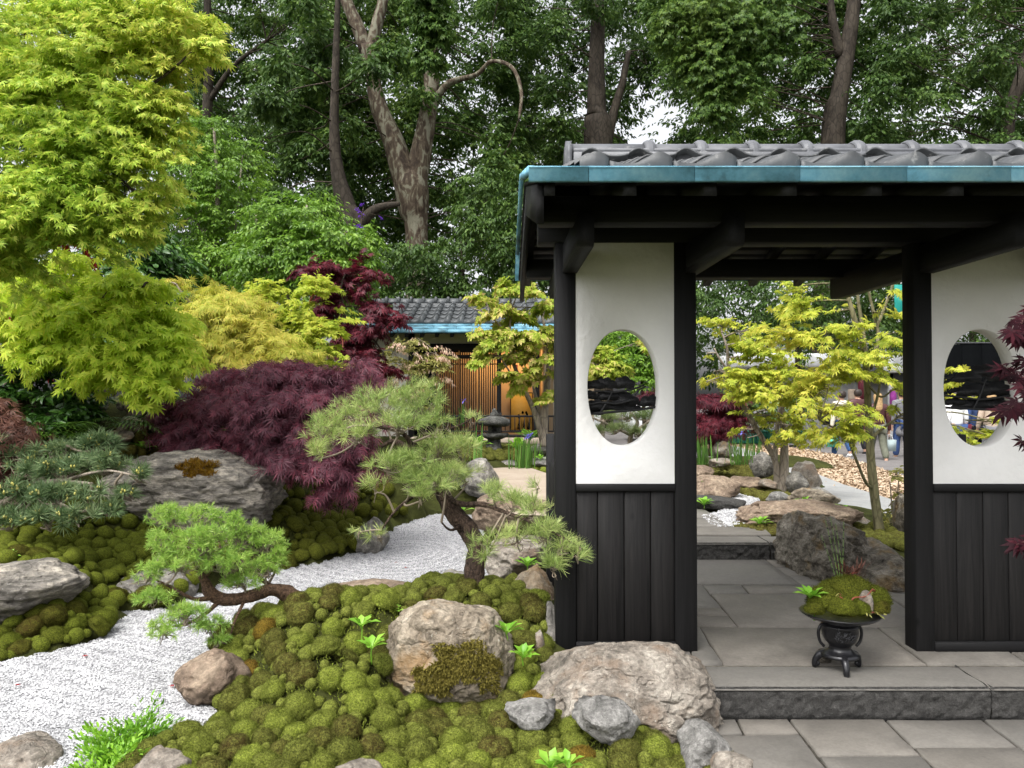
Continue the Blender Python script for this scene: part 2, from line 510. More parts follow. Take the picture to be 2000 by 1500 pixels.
# bark
M['bark_maple'] = m_bark('bark_maple', (0.10, 0.075, 0.055), (0.26, 0.20, 0.15), 14, 0.4, 0.35, 0.006)
M['bark_grey'] = m_bark('bark_grey', (0.16, 0.13, 0.10), (0.36, 0.31, 0.25), 12, 0.3, 0.3, 0.006)
M['bark_green'] = m_bark('bark_green', (0.10, 0.10, 0.05), (0.24, 0.21, 0.12), 12, 0.3, 0.3, 0.006)
M['bark_pine'] = m_bark('bark_pine', (0.014, 0.010, 0.008), (0.17, 0.115, 0.085), 34, 0.4, 1.0, 0.03)
M['bark_larch'] = m_bark('bark_larch', (0.035, 0.022, 0.015), (0.20, 0.12, 0.075), 40, 1.0, 1.0, 0.015)
M['bark_dark'] = m_bark('bark_dark', (0.03, 0.024, 0.018), (0.09, 0.07, 0.05), 14, 0.4, 0.5, 0.01)
M['twig_red'] = m_plain('twig_red', (0.22, 0.05, 0.03), 0.6)
M['twig_wine'] = m_plain('twig_wine', (0.055, 0.018, 0.014), 0.6)
M['twig_pale'] = m_plain('twig_pale', (0.21, 0.17, 0.125), 0.7)
def m_plane_bark():
    t = NT('bark_plane')
    v = t.stretch(1, 1, 0.45)
    n1 = t.noise(4.2, 5, 0.55, v, 0.9)
    c = t.ramp(n1, [(0.36, (0.035, 0.025, 0.018)), (0.46, (0.070, 0.052, 0.036)), (0.53, (0.10, 0.08, 0.055)), (0.56, (0.155, 0.145, 0.105)), (0.72, (0.20, 0.195, 0.145))])
    c = t.mix(0.4, c, t.ramp(t.noise(14, 4, 0.7), [(0.3, 0.35), (0.7, 0.65)]), 'OVERLAY')
    return t.done(t.pbsdf(c, 0.85, 0.2, t.bump(n1, 0.5, 0.05)))
M['bark_plane'] = m_plane_bark()
M['bark_plane_dark'] = m_bark('bark_plane_dark', (0.022, 0.017, 0.013), (0.068, 0.056, 0.042), 3.5, 0.4, 0.4, 0.04)
# stone
M['rock_grey'] = m_rock('rock_grey', (0.09, 0.085, 0.08), (0.25, 0.235, 0.21), (0.44, 0.41, 0.36), 5.0)
M['rock_tan'] = m_rock('rock_tan', (0.16, 0.125, 0.095), (0.36, 0.30, 0.225), (0.54, 0.47, 0.37), 5.0, (0.40, 0.24, 0.10))
M['rock_pale'] = m_rock('rock_pale', (0.14, 0.125, 0.105), (0.34, 0.295, 0.245), (0.52, 0.47, 0.40), 6.0, (0.34, 0.235, 0.16))
M['rock_brown'] = m_rock('rock_brown', (0.13, 0.095, 0.07), (0.30, 0.22, 0.16), (0.42, 0.33, 0.24), 5.0)
M['rock_dark'] = m_rock('rock_dark', (0.06, 0.052, 0.042), (0.17, 0.15, 0.12), (0.34, 0.31, 0.26), 6.5, (0.24, 0.15, 0.05))
M['rock_layer'] = m_rock('rock_layer', (0.085, 0.077, 0.068), (0.28, 0.255, 0.22), (0.56, 0.50, 0.41), 4.5, None, 0.8)
M['rock_bluegrey'] = m_rock('rock_bluegrey', (0.16, 0.155, 0.145), (0.32, 0.31, 0.29), (0.46, 0.445, 0.42), 9.0)
M['slab'] = m_slab('slab', (0.108, 0.097, 0.083), (0.195, 0.177, 0.152), (0.135, 0.130, 0.119))
M['slab_edge'] = m_rock('slab_edge', (0.075, 0.072, 0.069), (0.11, 0.106, 0.10), (0.15, 0.145, 0.137), 26.0)
M['joint'] = m_plain('joint', (0.085, 0.078, 0.065), 0.95, 0.1, 0, 0.4, 20, 0.5)
M['concrete'] = m_slab('concrete', (0.24, 0.245, 0.24), (0.32, 0.32, 0.31), (0.27, 0.28, 0.28))
M['asphalt'] = m_plain('asphalt', (0.16, 0.15, 0.145), 0.9, 0.2, 0, 0.2, 3, 0.4, 90)
M['sandstone'] = m_slab('sandstone', (0.30, 0.235, 0.18), (0.40, 0.33, 0.26), (0.35, 0.29, 0.23))
M['woodchip'] = m_plain('woodchip', (0.38, 0.26, 0.155), 0.9, 0.15, 0, 0.3, 25)
M['chip'] = m_leaf('chip', [(0.27, 0.19, 0.12), (0.40, 0.30, 0.205), (0.52, 0.42, 0.31)], 0.0, 3)
M['soil'] = m_plain('soil', (0.036, 0.040, 0.010), 0.95, 0.1, 0, 0.5, 8, 0.9, 40)
def m_gravel():
    t = NT('gravel_bed')
    v = t.vor(75.0, 'F1')
    c = t.ramp(v.outputs['Distance'], [(0.1, (0.56, 0.56, 0.57)), (0.75, (0.20, 0.20, 0.21))])
    rc = t.n('ShaderNodeSeparateColor'); t.l(v.outputs['Color'], rc.inputs[0])
    c = t.mix(0.3, c, t.ramp(rc.outputs[0], [(0.0, 0.4), (0.5, 0.9)]), 'MULTIPLY')
    return t.done(t.pbsdf(c, 0.8, 0.25, t.bump(t.math('SUBTRACT', 1.0, v.outputs['Distance']), 0.8, 0.012)))
M['gravel_bed'] = m_gravel()
M['gravel_stone'] = m_leaf('gravel_stone', [(0.20, 0.20, 0.205), (0.45, 0.45, 0.46), (0.58, 0.58, 0.58)], 0.0, 6, 0.8, 0.2)
def m_moss(name, a, b, c3, tip):
    t = NT(name)
    o = t.n('ShaderNodeObjectInfo')
    f = t.math('ADD', t.math('MULTIPLY', o.outputs['Random'], 0.95), t.math('MULTIPLY', t.noise(9, 3), 0.4))
    c = t.ramp(t.math('SUBTRACT', f, 0.14), [(0.1, a), (0.5, b), (0.9, c3)])
    c = t.mix(t.ramp(t.noise(45, 4, 0.7), [(0.4, 0.0), (0.7, 0.55)]), c, tip)
    c = t.mix(0.85, c, t.ramp(t.noise(150, 3, 0.7), [(0.36, 0.16), (0.64, 0.84)]), 'OVERLAY')
    return t.done(t.pbsdf(c, 0.95, 0.1, t.bump(t.noise(220, 3, 0.7), 0.8, 0.006)))
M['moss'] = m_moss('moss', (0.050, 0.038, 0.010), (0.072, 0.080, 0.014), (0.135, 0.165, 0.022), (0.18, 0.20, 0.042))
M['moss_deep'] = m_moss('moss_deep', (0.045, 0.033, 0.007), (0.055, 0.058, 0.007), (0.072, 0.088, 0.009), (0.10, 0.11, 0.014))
M['moss_dry'] = m_moss('moss_dry', (0.10, 0.08, 0.02), (0.15, 0.13, 0.03), (0.20, 0.19, 0.05), (0.26, 0.22, 0.07))
M['moss_rust'] = m_moss('moss_rust', (0.090, 0.052, 0.009), (0.115, 0.075, 0.010), (0.115, 0.090, 0.012), (0.16, 0.12, 0.02))
# building
M['black_wood'] = m_wood('black_wood', (0.007, 0.007, 0.0075), (0.014, 0.0137, 0.0142), 'z')
M['black_wood_x'] = m_wood('black_wood_x', (0.005, 0.005, 0.0055), (0.011, 0.0105, 0.011), 'x')
M['black_wood_y'] = m_wood('black_wood_y', (0.006, 0.006, 0.0062), (0.013, 0.0125, 0.0125), 'y')
M['board_wood'] = m_wood('board_wood', (0.006, 0.0058, 0.006), (0.018, 0.0165, 0.016), 'z')
M['black_metal'] = m_plain('black_metal', (0.008, 0.008, 0.009), 0.55, 0.4)
M['plaster'] = m_plain('plaster', (0.78, 0.77, 0.75), 0.9, 0.15, 0, 0.05, 5, 0.5, 26)
M['plaster_old'] = m_plain('plaster_old', (0.72, 0.69, 0.63), 0.9, 0.15, 0, 0.05, 3, 0.2, 60)
M['warm_plaster'] = m_plain('warm_plaster', (0.55, 0.42, 0.28), 0.9, 0.15, 0, 0.06, 3)
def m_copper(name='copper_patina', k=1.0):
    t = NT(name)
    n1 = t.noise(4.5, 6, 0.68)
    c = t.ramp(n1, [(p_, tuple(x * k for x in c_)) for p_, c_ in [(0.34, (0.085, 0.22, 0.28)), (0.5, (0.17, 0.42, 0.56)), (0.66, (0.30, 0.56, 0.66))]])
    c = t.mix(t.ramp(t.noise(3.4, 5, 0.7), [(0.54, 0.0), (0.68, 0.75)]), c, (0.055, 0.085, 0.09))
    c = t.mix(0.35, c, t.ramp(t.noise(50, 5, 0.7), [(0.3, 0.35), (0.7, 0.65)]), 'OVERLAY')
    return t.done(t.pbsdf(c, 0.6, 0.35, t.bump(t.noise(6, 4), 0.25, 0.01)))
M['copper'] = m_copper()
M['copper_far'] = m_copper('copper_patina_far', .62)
M['rafter_wood'] = m_wood('rafter_wood', (0.014, 0.014, 0.0145), (0.03, 0.0295, 0.03), 'y')
def m_tile(name, a, b):
    t = NT(name)
    o = t.n('ShaderNodeObjectInfo')
    c = t.ramp(t.noise(7, 6, 0.65), [(0.3, a), (0.7, b)])
    c = t.mix(t.math('MULTIPLY', o.outputs['Random'], 0.5), c, tuple(x * 0.7 for x in a))
    c = t.mix(t.ramp(t.noise(16, 5, 0.7), [(0.6, 0.0), (0.72, 0.35)]), c, (0.46, 0.45, 0.42))
    return t.done(t.pbsdf(c, 0.5, 0.45, t.bump(t.noise(40, 4), 0.15, 0.004)))
M['tile'] = m_tile('tile', (0.075, 0.078, 0.086), (0.15, 0.155, 0.168))
M['tile_roof'] = m_tile('tile_roof', (0.040, 0.043, 0.046), (0.085, 0.090, 0.094))
M['tile_far'] = m_tile('tile_far', (0.045, 0.050, 0.054), (0.10, 0.108, 0.112))
M['bronze'] = m_plain('bronze', (0.012, 0.012, 0.014), 0.28, 0.6, 0.3, 0.3, 20, 0.15, 60)
M['bronze_relief'] = m_plain('bronze_relief', (0.05, 0.05, 0.055), 0.3, 0.6, 0.3)
M['lantern_stone'] = m_rock('lantern_stone', (0.05, 0.052, 0.048), (0.115, 0.115, 0.105), (0.22, 0.22, 0.20), 8.0)
M['gold_leaf'] = m_plain('gold_leaf', (0.62, 0.44, 0.10), 0.45, 0.5, 0.2, 0.12, 8)
M['paper_white'] = m_plain('paper_white', (0.78, 0.77, 0.74), 0.8)
M['stall_grey'] = m_plain('stall_grey', (0.36, 0.36, 0.355), 0.8)
M['stall_white'] = m_plain('stall_white', (0.72, 0.73, 0.74), 0.7)
M['stall_dark'] = m_plain('stall_dark', (0.045, 0.047, 0.05), 0.8)
M['hoarding'] = m_plain('hoarding', (0.0035, 0.004, 0.0045), 0.9, 0.02)
M['teal_paint'] = m_plain('teal_paint', (0.012, 0.13, 0.085), 0.55)
M['teal_pale'] = m_plain('teal_pale', (0.42, 0.62, 0.52), 0.7)
M['teal_banner'] = m_plain('teal_banner', (0.01, 0.25, 0.21), 0.7)
M['burgundy'] = m_plain('burgundy', (0.13, 0.012, 0.025), 0.5)
M['magenta'] = m_plain('magenta', (0.35, 0.05, 0.32), 0.7)
# people
M['skin'] = m_plain('skin', (0.50, 0.30, 0.21), 0.6)
M['hair_blonde'] = m_plain('hair_blonde', (0.34, 0.22, 0.10), 0.55, 0.4, 0, 0.4, 40)
M['hair_dark'] = m_plain('hair_dark', (0.03, 0.02, 0.015), 0.5, 0.4, 0, 0.4, 40)
M['denim'] = m_plain('denim', (0.035, 0.08, 0.19), 0.85, 0.2, 0, 0.3, 12)
M['olive'] = m_plain('olive', (0.115, 0.12, 0.09), 0.85, 0.2, 0, 0.2, 12)
M['leather_brown'] = m_plain('leather_brown', (0.065, 0.022, 0.022), 0.45, 0.4)
M['cream_cloth'] = m_plain('cream_cloth', (0.62, 0.58, 0.48), 0.9, 0.1, 0, 0.3, 25)
M['white_cloth'] = m_plain('white_cloth', (0.78, 0.78, 0.78), 0.9)
M['grey_cloth'] = m_plain('grey_cloth', (0.16, 0.16, 0.17), 0.9)
M['navy_cloth'] = m_plain('navy_cloth', (0.03, 0.06, 0.16), 0.9)
M['beige_cloth'] = m_plain('beige_cloth', (0.46, 0.36, 0.28), 0.9)
M['black_cloth'] = m_plain('black_cloth', (0.012, 0.012, 0.015), 0.9)
M['gift_bag'] = m_plain('gift_bag', (0.36, 0.44, 0.44), 0.6)
M['pack_brown'] = m_plain('pack_brown', (0.17, 0.09, 0.06), 0.7)
M['teal_bag'] = m_plain('teal_bag', (0.10, 0.55, 0.42), 0.6)
# ------------------------------------------------------------------ terrain
GRAVEL_PX = [(-260, 1330), (-80, 1310), (100, 1274), (190, 1252), (215, 1217), (240, 1192), (330, 1187), (400, 1152), (470, 1127), (560, 1107), (640, 1092), (712, 1073),
             (745, 1040), (800, 1018), (850, 1003), (930, 1005), (960, 1040), (945, 1085), (1000, 1110), (960, 1135), (880, 1170), (640, 1200),
             (560, 1250), (480, 1270), (440, 1300), (370, 1345), (425, 1395), (420, 1428), (330, 1446), (200, 1490), (60, 1530), (-260, 1530)]
GZ = 0.03
GRAVEL = np.array([G(u, v, GZ)[:2] for u, v in GRAVEL_PX])
def cz(u, v, z): return G(u, v, z)
def cy_(u, v, Y): return P(u, v, Y)
CTRL = [cz(*a) for a in [
    # dry stream
    (50, 1430, 0), (200, 1440, 0), (400, 1380, 0), (0, 1320, 0), (300, 1250, 0), (480, 1200, 0), (600, 1120, 0), (850, 1100, 0), (800, 1030, 0), (900, 1030, 0), (700, 1120, 0), (150, 1350, 0),
    # front mossy mound
    (400, 1520, .05), (600, 1600, .06), (900, 1600, .07), (1200, 1600, .07), (800, 1500, .04), (1050, 1500, .04), (1250, 1480, .08), (1400, 1500, .05), (430, 1420, .05), (500, 1430, .08),
    (620, 1420, .06), (850, 1420, .0), (800, 1385, -.02), (940, 1385, -.02), (870, 1400, -.02), (960, 1350, .0), (1005, 1412, .05), (1180, 1440, .07), (1120, 1395, .07), (1060, 1425, .07), (740, 1390, .03), (700, 1350, .10), (1050, 1400, .07), (420, 1365, .06), (500, 1340, .13), (600, 1330, .20), (680, 1330, .22), (500, 1270, .20), (570, 1260, .30), (650, 1250, .36), (720, 1250, .34),
    (540, 1205, .36), (600, 1175, .42), (660, 1165, .43), (720, 1175, .41), (1040, 1300, .14), (1080, 1370, .10), (1010, 1250, .24), (1040, 1190, .30),
    (870, 1150, .34), (930, 1150, .37), (1000, 1150, .34),
    # left bank
    (30, 1270, .05), (120, 1245, .08), (200, 1205, .08), (100, 1190, .20), (250, 1170, .06), (230, 1120, .22), (120, 1090, .38), (30, 1080, .42), (300, 1060, .32), (420, 1080, .14), (400, 1040, .34),
    # bank beneath the purple maple
    (560, 1095, .05), (640, 1075, .07), (700, 1060, .07), (600, 1040, .22), (680, 1030, .17), (560, 1000, .42), (640, 980, .42), (740, 1010, .14), (700, 960, .40),
    # under the pine, beyond the stream
    (860, 995, .06), (930, 990, .10), (1000, 1090, .06), (1060, 1100, .10), (1000, 1050, .14), (1060, 1020, .2), (950, 970, .28), (1020, 985, .26), (1020, 940, .34), (1010, 905, .44),
    (960, 895, .55), (900, 890, .6), (1050, 925, .44), (1060, 880, .55),
    # through the gate
    (1380, 950, .32), (1450, 915, .36), (1530, 890, .33), (1440, 985, .27), (1500, 1035, .26), (1600, 985, .30), (1640, 940, .02), (1700, 1000, .04), (1760, 960, 0), (1560, 885, .0), (1600, 935, .06), (1720, 1060, .24), (1690, 1110, .10), (1600, 1110, .09), (1750, 1125, .08), (1640, 1140, .08), (1560, 1120, .09), (1620, 900, .0), (1500, 862, .0), (1740, 930, .0),
]] + [cy_(*a) for a in [
    # rockery hill at the left
    (150, 750, 7.8), (270, 790, 7.9), (20, 760, 7.6), (-120, 750, 7.6), (60, 900, 6.9), (250, 850, 7.3), (310, 900, 7.2), (430, 925, 7.3), (180, 820, 7.4), (-150, 950, 6.5), (40, 1000, 6.4), (200, 960, 6.6),
    (330, 820, 8.3), (420, 850, 8.2), (560, 900, 8.0), (680, 920, 8.4), (780, 930, 9.2), (300, 760, 9.0), (420, 800, 9.5), (600, 830, 10.5), (760, 850, 12), (860, 868, 13), (500, 780, 12)]] + [np.array(a, float) for a in [
    (0.9, 3.0, -.08), (1.6, 3.0, -.08), (2.6, 3.0, -.08), (3.5, 3.0, -.08), (.85, 3.45, -.08), (1.0, 3.9, -.07), (1.9, 4.0, -.08), (3.0, 4.0, -.08), (4.2, 4.2, -.08), (1.5, 3.5, -.09), (2.3, 3.5, -.09), (3.2, 3.5, -.09), (.6, 4.3, .06), (1.2, 5.0, .0), (2.0, 5.2, .0), (1.6, 6.0, .0), (3.0, 5.2, .04), (2.4, 5.6, .06), (2.9, 5.9, .08),
    (.5, 5.2, .08), (.6, 6.2, .1), (1.2, 7.2, .12), (1.6, 8.0, .14), (3.6, 6.2, .15), (5, 7, .1), (5, 10, .05), (8, 14, .0), (9, 8, 0), (6, 18, .0), (11, 18, 0), (6, 4, -.05), (11, 3, -.05), (0, 2.2, .04), (-2.2, 2.3, 0), (-5, 3, .0), (-6, 4.6, .25), (-9, 6, .5), (-12, 9, 1.0),
    (-8, 10, 1.2), (-4, 13, .9), (-1, 14.5, .72), (1, 14.5, .6), (-10, 15, .8), (-6, 18, .6), (0, 18, .5), (3, 18, .1), (.4, 2.3, .05), (2, 2, -.08), (4, 1.8, -.08)]]
CTRL = np.array(CTRL)
def H(x, y):
    x = np.atleast_1d(np.asarray(x, float)); y = np.atleast_1d(np.asarray(y, float))
    d2 = (x[:, None] - CTRL[:, 0]) ** 2 + (y[:, None] - CTRL[:, 1]) ** 2
    w = 1 / (d2 + 0.003 * (1 + 0.05 * y[:, None] ** 2)) ** 1.7
    z = (w * CTRL[:, 2]).sum(1) / w.sum(1)
    g = in_poly(x, y, GRAVEL)
    z = np.where(g, np.minimum(z, -0.03), z)
    return z
def hz(x, y): return float(H(x, y)[0])

def on_px(u, v, z0=0.2):
    """the point of the terrain that pixel (u, v) looks at"""
    d = ray(u, v)
    t = np.linspace(1.5, 40, 3000)
    X = d[0] * t; Y = d[1] * t; Z = CZ + d[2] * t
    h = H(X, Y)
    k = np.argmax(Z < h)
    if not (Z < h).any(): k = len(t) - 1
    return np.array([X[k], Y[k], h[k]])

gx = np.arange(-14, 12.01, 0.13); gy = np.arange(1.4, 19.01, 0.11)
XX, YY = np.meshgrid(gx, gy)
ZZ = np.concatenate([H(a, b) for a, b in zip(XX, YY)]).reshape(XX.shape)
ZZ = ZZ + 0.02 * fbm(np.stack([XX.ravel() * 3, YY.ravel() * 3, 0 * XX.ravel()], 1), 3).reshape(XX.shape) - 0.015
gn = len(gx); gm = len(gy)
ii = np.arange(gm - 1)[:, None] * gn + np.arange(gn - 1)[None, :]
quads = np.stack([ii, ii + 1, ii + gn + 1, ii + gn], -1).reshape(-1, 4)
o = obj('ground', np.stack([XX.ravel(), YY.ravel(), ZZ.ravel()], 1), [quads], M['soil'], None, True, 'structure', origin=(0, 0, 0))
tag(o, 'mossy earth of the garden rising to a rockery', 'ground')
o = obj('ground', [[-400, -60, -.3], [400, -60, -.3], [400, 600, -.3], [-400, 600, -.3]], [[[0, 1, 2, 3]]], M['soil'], None, False, 'structure', origin=(0, 0, 0))
tag(o, 'flat dark earth beyond the garden under the tall trees', 'ground')

# ------------------------------------------------------------------ white gravel stream
RIP = [P(770, 1085, 7.0)[:2], P(80, 1400, 3.8)[:2]]
RIP[0] = G(790, 1080, GZ)[:2]
def ripple(x, y):
    d = np.hypot((x - RIP[0][0]) * 1.0, (y - RIP[0][1]) * 0.8)
    a = 0.009 * np.sin(d / 0.10 * 2 * math.pi) * np.clip(1.6 - np.abs(d - .9), 0, 1)
    b = 0.004 * np.sin((x * 0.45 + y) / 0.11 * 2 * math.pi) * np.clip((5.4 - y), 0, 1)
    return a + b
st = 0.03
gx = np.arange(GRAVEL[:, 0].min() - .1, GRAVEL[:, 0].max() + .1, st); gy = np.arange(GRAVEL[:, 1].min() - .1, GRAVEL[:, 1].max() + .1, st)
XX, YY = np.meshgrid(gx, gy)
ZZ = GZ + ripple(XX, YY) + 0.012 * fbm(np.stack([XX.ravel() * 1.3, YY.ravel() * 1.3, 0 * XX.ravel()], 1), 2, 5).reshape(XX.shape)
gn, gm = len(gx), len(gy)
ii = np.arange(gm - 1)[:, None] * gn + np.arange(gn - 1)[None, :]
cx, cyy = XX[:-1, :-1] + st / 2, YY[:-1, :-1] + st / 2
keep = in_poly(cx.ravel(), cyy.ravel(), GRAVEL)
quads = np.stack([ii, ii + 1, ii + gn + 1, ii + gn], -1).reshape(-1, 4)[keep]
used = np.unique(quads); rm = np.full(gn * gm, -1); rm[used] = np.arange(len(used))
Vg = np.stack([XX.ravel(), YY.ravel(), ZZ.ravel()], 1)[used]
gb = obj('gravel_bed', Vg, [rm[quads]], M['gravel_bed'], None, True, 'structure', origin=(0, 0, 0))
tag(gb, 'raked bed of the white gravel stream between the moss banks', 'gravel bed')
# loose stones on it: densest where they show singly
def scatter_in(poly, n, dens=None):
    lo, hi = np.min(poly, 0), np.max(poly, 0)
    out = []
    while sum(map(len, out)) < n:
        p = rng.uniform(lo, hi, (n * 2, 2))
        p = p[in_poly(p[:, 0], p[:, 1], poly)]
        if dens is not None: p = p[rng.random(len(p)) < dens(p)]
        out.append(p)
    return np.vstack(out)[:n]
def stones(pts, z, smin, smax):
    n = len(pts)
    O = np.array([[1, 0, 0], [-1, 0, 0], [0, 1, 0], [0, -1, 0], [0, 0, 1], [0, 0, -1]], float)
    T = np.array([[0, 2, 4], [2, 1, 4], [1, 3, 4], [3, 0, 4]])
    s = rng.uniform(smin, smax, n)
    V = O[None] * rng.uniform(.55, 1.25, (n, 6, 1)) * s[:, None, None]
    V[:, :, 2] *= 0.75
    a = rng.uniform(0, 6.28, n); ca, sa = np.cos(a)[:, None], np.sin(a)[:, None]
    tilt = rng.normal(0, .35, n)[:, None]
    y = V[:, :, 1] * np.cos(tilt) - V[:, :, 2] * np.sin(tilt); zz = V[:, :, 1] * np.sin(tilt) + V[:, :, 2] * np.cos(tilt)
    x = V[:, :, 0]
    W = np.stack([x * ca - y * sa + pts[:, 0:1], x * sa + y * ca + pts[:, 1:2], zz + z[:, None]], -1)
    return W.reshape(-1, 3), (T[None] + 6 * np.arange(n)[:, None, None]).reshape(-1, 3)
sp = scatter_in(GRAVEL, 74000, lambda p: np.clip(1.15 - (p[:, 1] - 3.2) / 5.5, .16, 1) * (np.abs(p[:, 0] / p[:, 1]) < .75))
zst = GZ + ripple(sp[:, 0], sp[:, 1]) + 0.012 * fbm(np.stack([sp[:, 0] * 1.3, sp[:, 1] * 1.3, 0 * sp[:, 0]], 1), 2, 5) + .003
Vs, Ts = stones(sp, zst, .0035, .0078)
o = obj('gravel', Vs, [Ts], M['gravel_stone'], None, False, 'stuff', origin=(0, 0, 0))
tag(o, 'small white stones of the raked gravel stream', 'gravel')
# white gravel pockets beside the stepping stones
POCKET = [np.array([G(u, v, .30)[:2] for u, v in q]) for q in ([(1380, 1005), (1425, 992), (1445, 1015), (1410, 1022), (1395, 1018)], [(1428, 985), (1440, 968), (1475, 975), (1480, 990), (1450, 998)])]
for q, lab in zip(POCKET, ('white gravel pocket between moss and the stepping stones', 'smaller white gravel pocket behind the long flat rock')):
    c = q.mean(0)
    p = scatter_in(c + (q - c) * 1.35, 2600)
    Vs, Ts = stones(p, np.maximum(H(p[:, 0], p[:, 1]), .25) + .012 + rng.uniform(0, .02, len(p)), .007, .013)
    tag(obj('gravel', Vs, [Ts], M['gravel_stone'], None, False, 'stuff'), lab, 'gravel')

# ------------------------------------------------------------------ rocks
ROCKS = []
def ico(n):
    bm = bmesh.new(); bmesh.ops.create_icosphere(bm, subdivisions=n, radius=1)
    V = np.array([v.co[:] for v in bm.verts]); T = np.array([[v.index for v in f.verts] for f in bm.faces])
    bm.free(); return V, T
ICO = {n: ico(n) for n in (2, 3, 4, 5, 6, 7)}
def rock_shape(seed, planes=None, nplanes=10, n=5, rough=0.08, ridged=0.08, freq=1.7, cut=(.55, .9), sharp=38.0, strata=0.0):
    d, T = ICO[n]
    r = np.random.default_rng(seed)
    N = nrm(r.normal(0, 1, (nplanes, 3))); O = r.uniform(*cut, nplanes)
    if planes is not None:
        N = np.vstack([N, nrm(np.array([p[:3] for p in planes], float))]); O = np.concatenate([O, [p[3] for p in planes]])
    dd = d @ N.T
    rr = np.where(dd > 0.05, O / np.maximum(dd, .05), 3.0)
    rr = np.minimum(rr, 1.3)
    rad = -np.log(np.exp(-sharp * rr).sum(1) + np.exp(-sharp * 1.15)) / sharp
    # small broken facets over the big planes
    m2 = 26 if n < 5 else 70
    N2 = nrm(r.normal(0, 1, (m2, 3)))
    base = np.minimum(np.where(N2 @ N.T > .05, O / np.maximum(N2 @ N.T, .05), 3.0).min(1), 1.15)
    O2 = base * r.uniform(.93, 1.0, m2)
    d2 = d @ N2.T
    r2 = np.where(d2 > .4, O2 / np.maximum(d2, .4), 3.0)
    rad = np.minimum(rad, .25 * rad + .75 * (-np.log(np.exp(-90 * np.minimum(r2, 1.3)).sum(1) + np.exp(-90 * rad)) / 90))
    V = d * rad[:, None]
    k = fbm(V * freq + seed * 3.1, 5, seed)
    k2 = 1 - np.abs(fbm(V * freq * 2.3 + seed, 4, seed + 9))
    V = V * (1 + rough * k + ridged * (k2 - .6))[:, None]
    if strata:
        z = V[:, 2:3] + .12 * fbm(V * 1.5, 3, seed + 4)[:, None]
        s = vnoise(np.hstack([V[:, :2] * .8, z * 14]), seed + 2)[:, None]
        V[:, :2] *= 1 + strata * s
    V = V + .012 * fbm(V * 11, 4, seed + 5)[:, None] * nrm(V)
    cr = np.abs(fbm(V * 2.6 + seed * 1.7, 3, seed + 8)); V = V * (1 - .05 * np.exp(-(cr / .035) ** 2))[:, None]
    return V, T
def rock(name, box, Y, label, mat, seed, depth=None, n=4, bury=0.12, group=None, tilt=0.0, planes=None, parent=None, register=True, **kw):
    u0, v0, u1, v1 = box
    c = P((u0 + u1) / 2, (v0 + v1) / 2, Y)
    w, h = px(u1 - u0, Y), px(v1 - v0, Y)
    h2 = h * (1 + bury); c = c - [0, 0, h * bury / 2]
    dp = depth or .8 * w
    V, T = rock_shape(seed, planes, n=n, **kw)
    if tilt:
        ct, s_ = math.cos(tilt), math.sin(tilt)
        V = np.stack([V[:, 0] * ct - V[:, 2] * s_, V[:, 1], V[:, 0] * s_ + V[:, 2] * ct], 1)
    lo, hi = V.min(0), V.max(0)
    V = (V - (lo + hi) / 2) / (hi - lo) * [w, dp, h2] + c
    ROCKS.append((c[0], c[1], w / 2, dp / 2, c[2] + h2 / 2))
    if not register: ROCKS.pop()
    o = obj(name, V, [T], M[mat], parent, True)
    return tag(o, label, 'rock' if label else None, group)
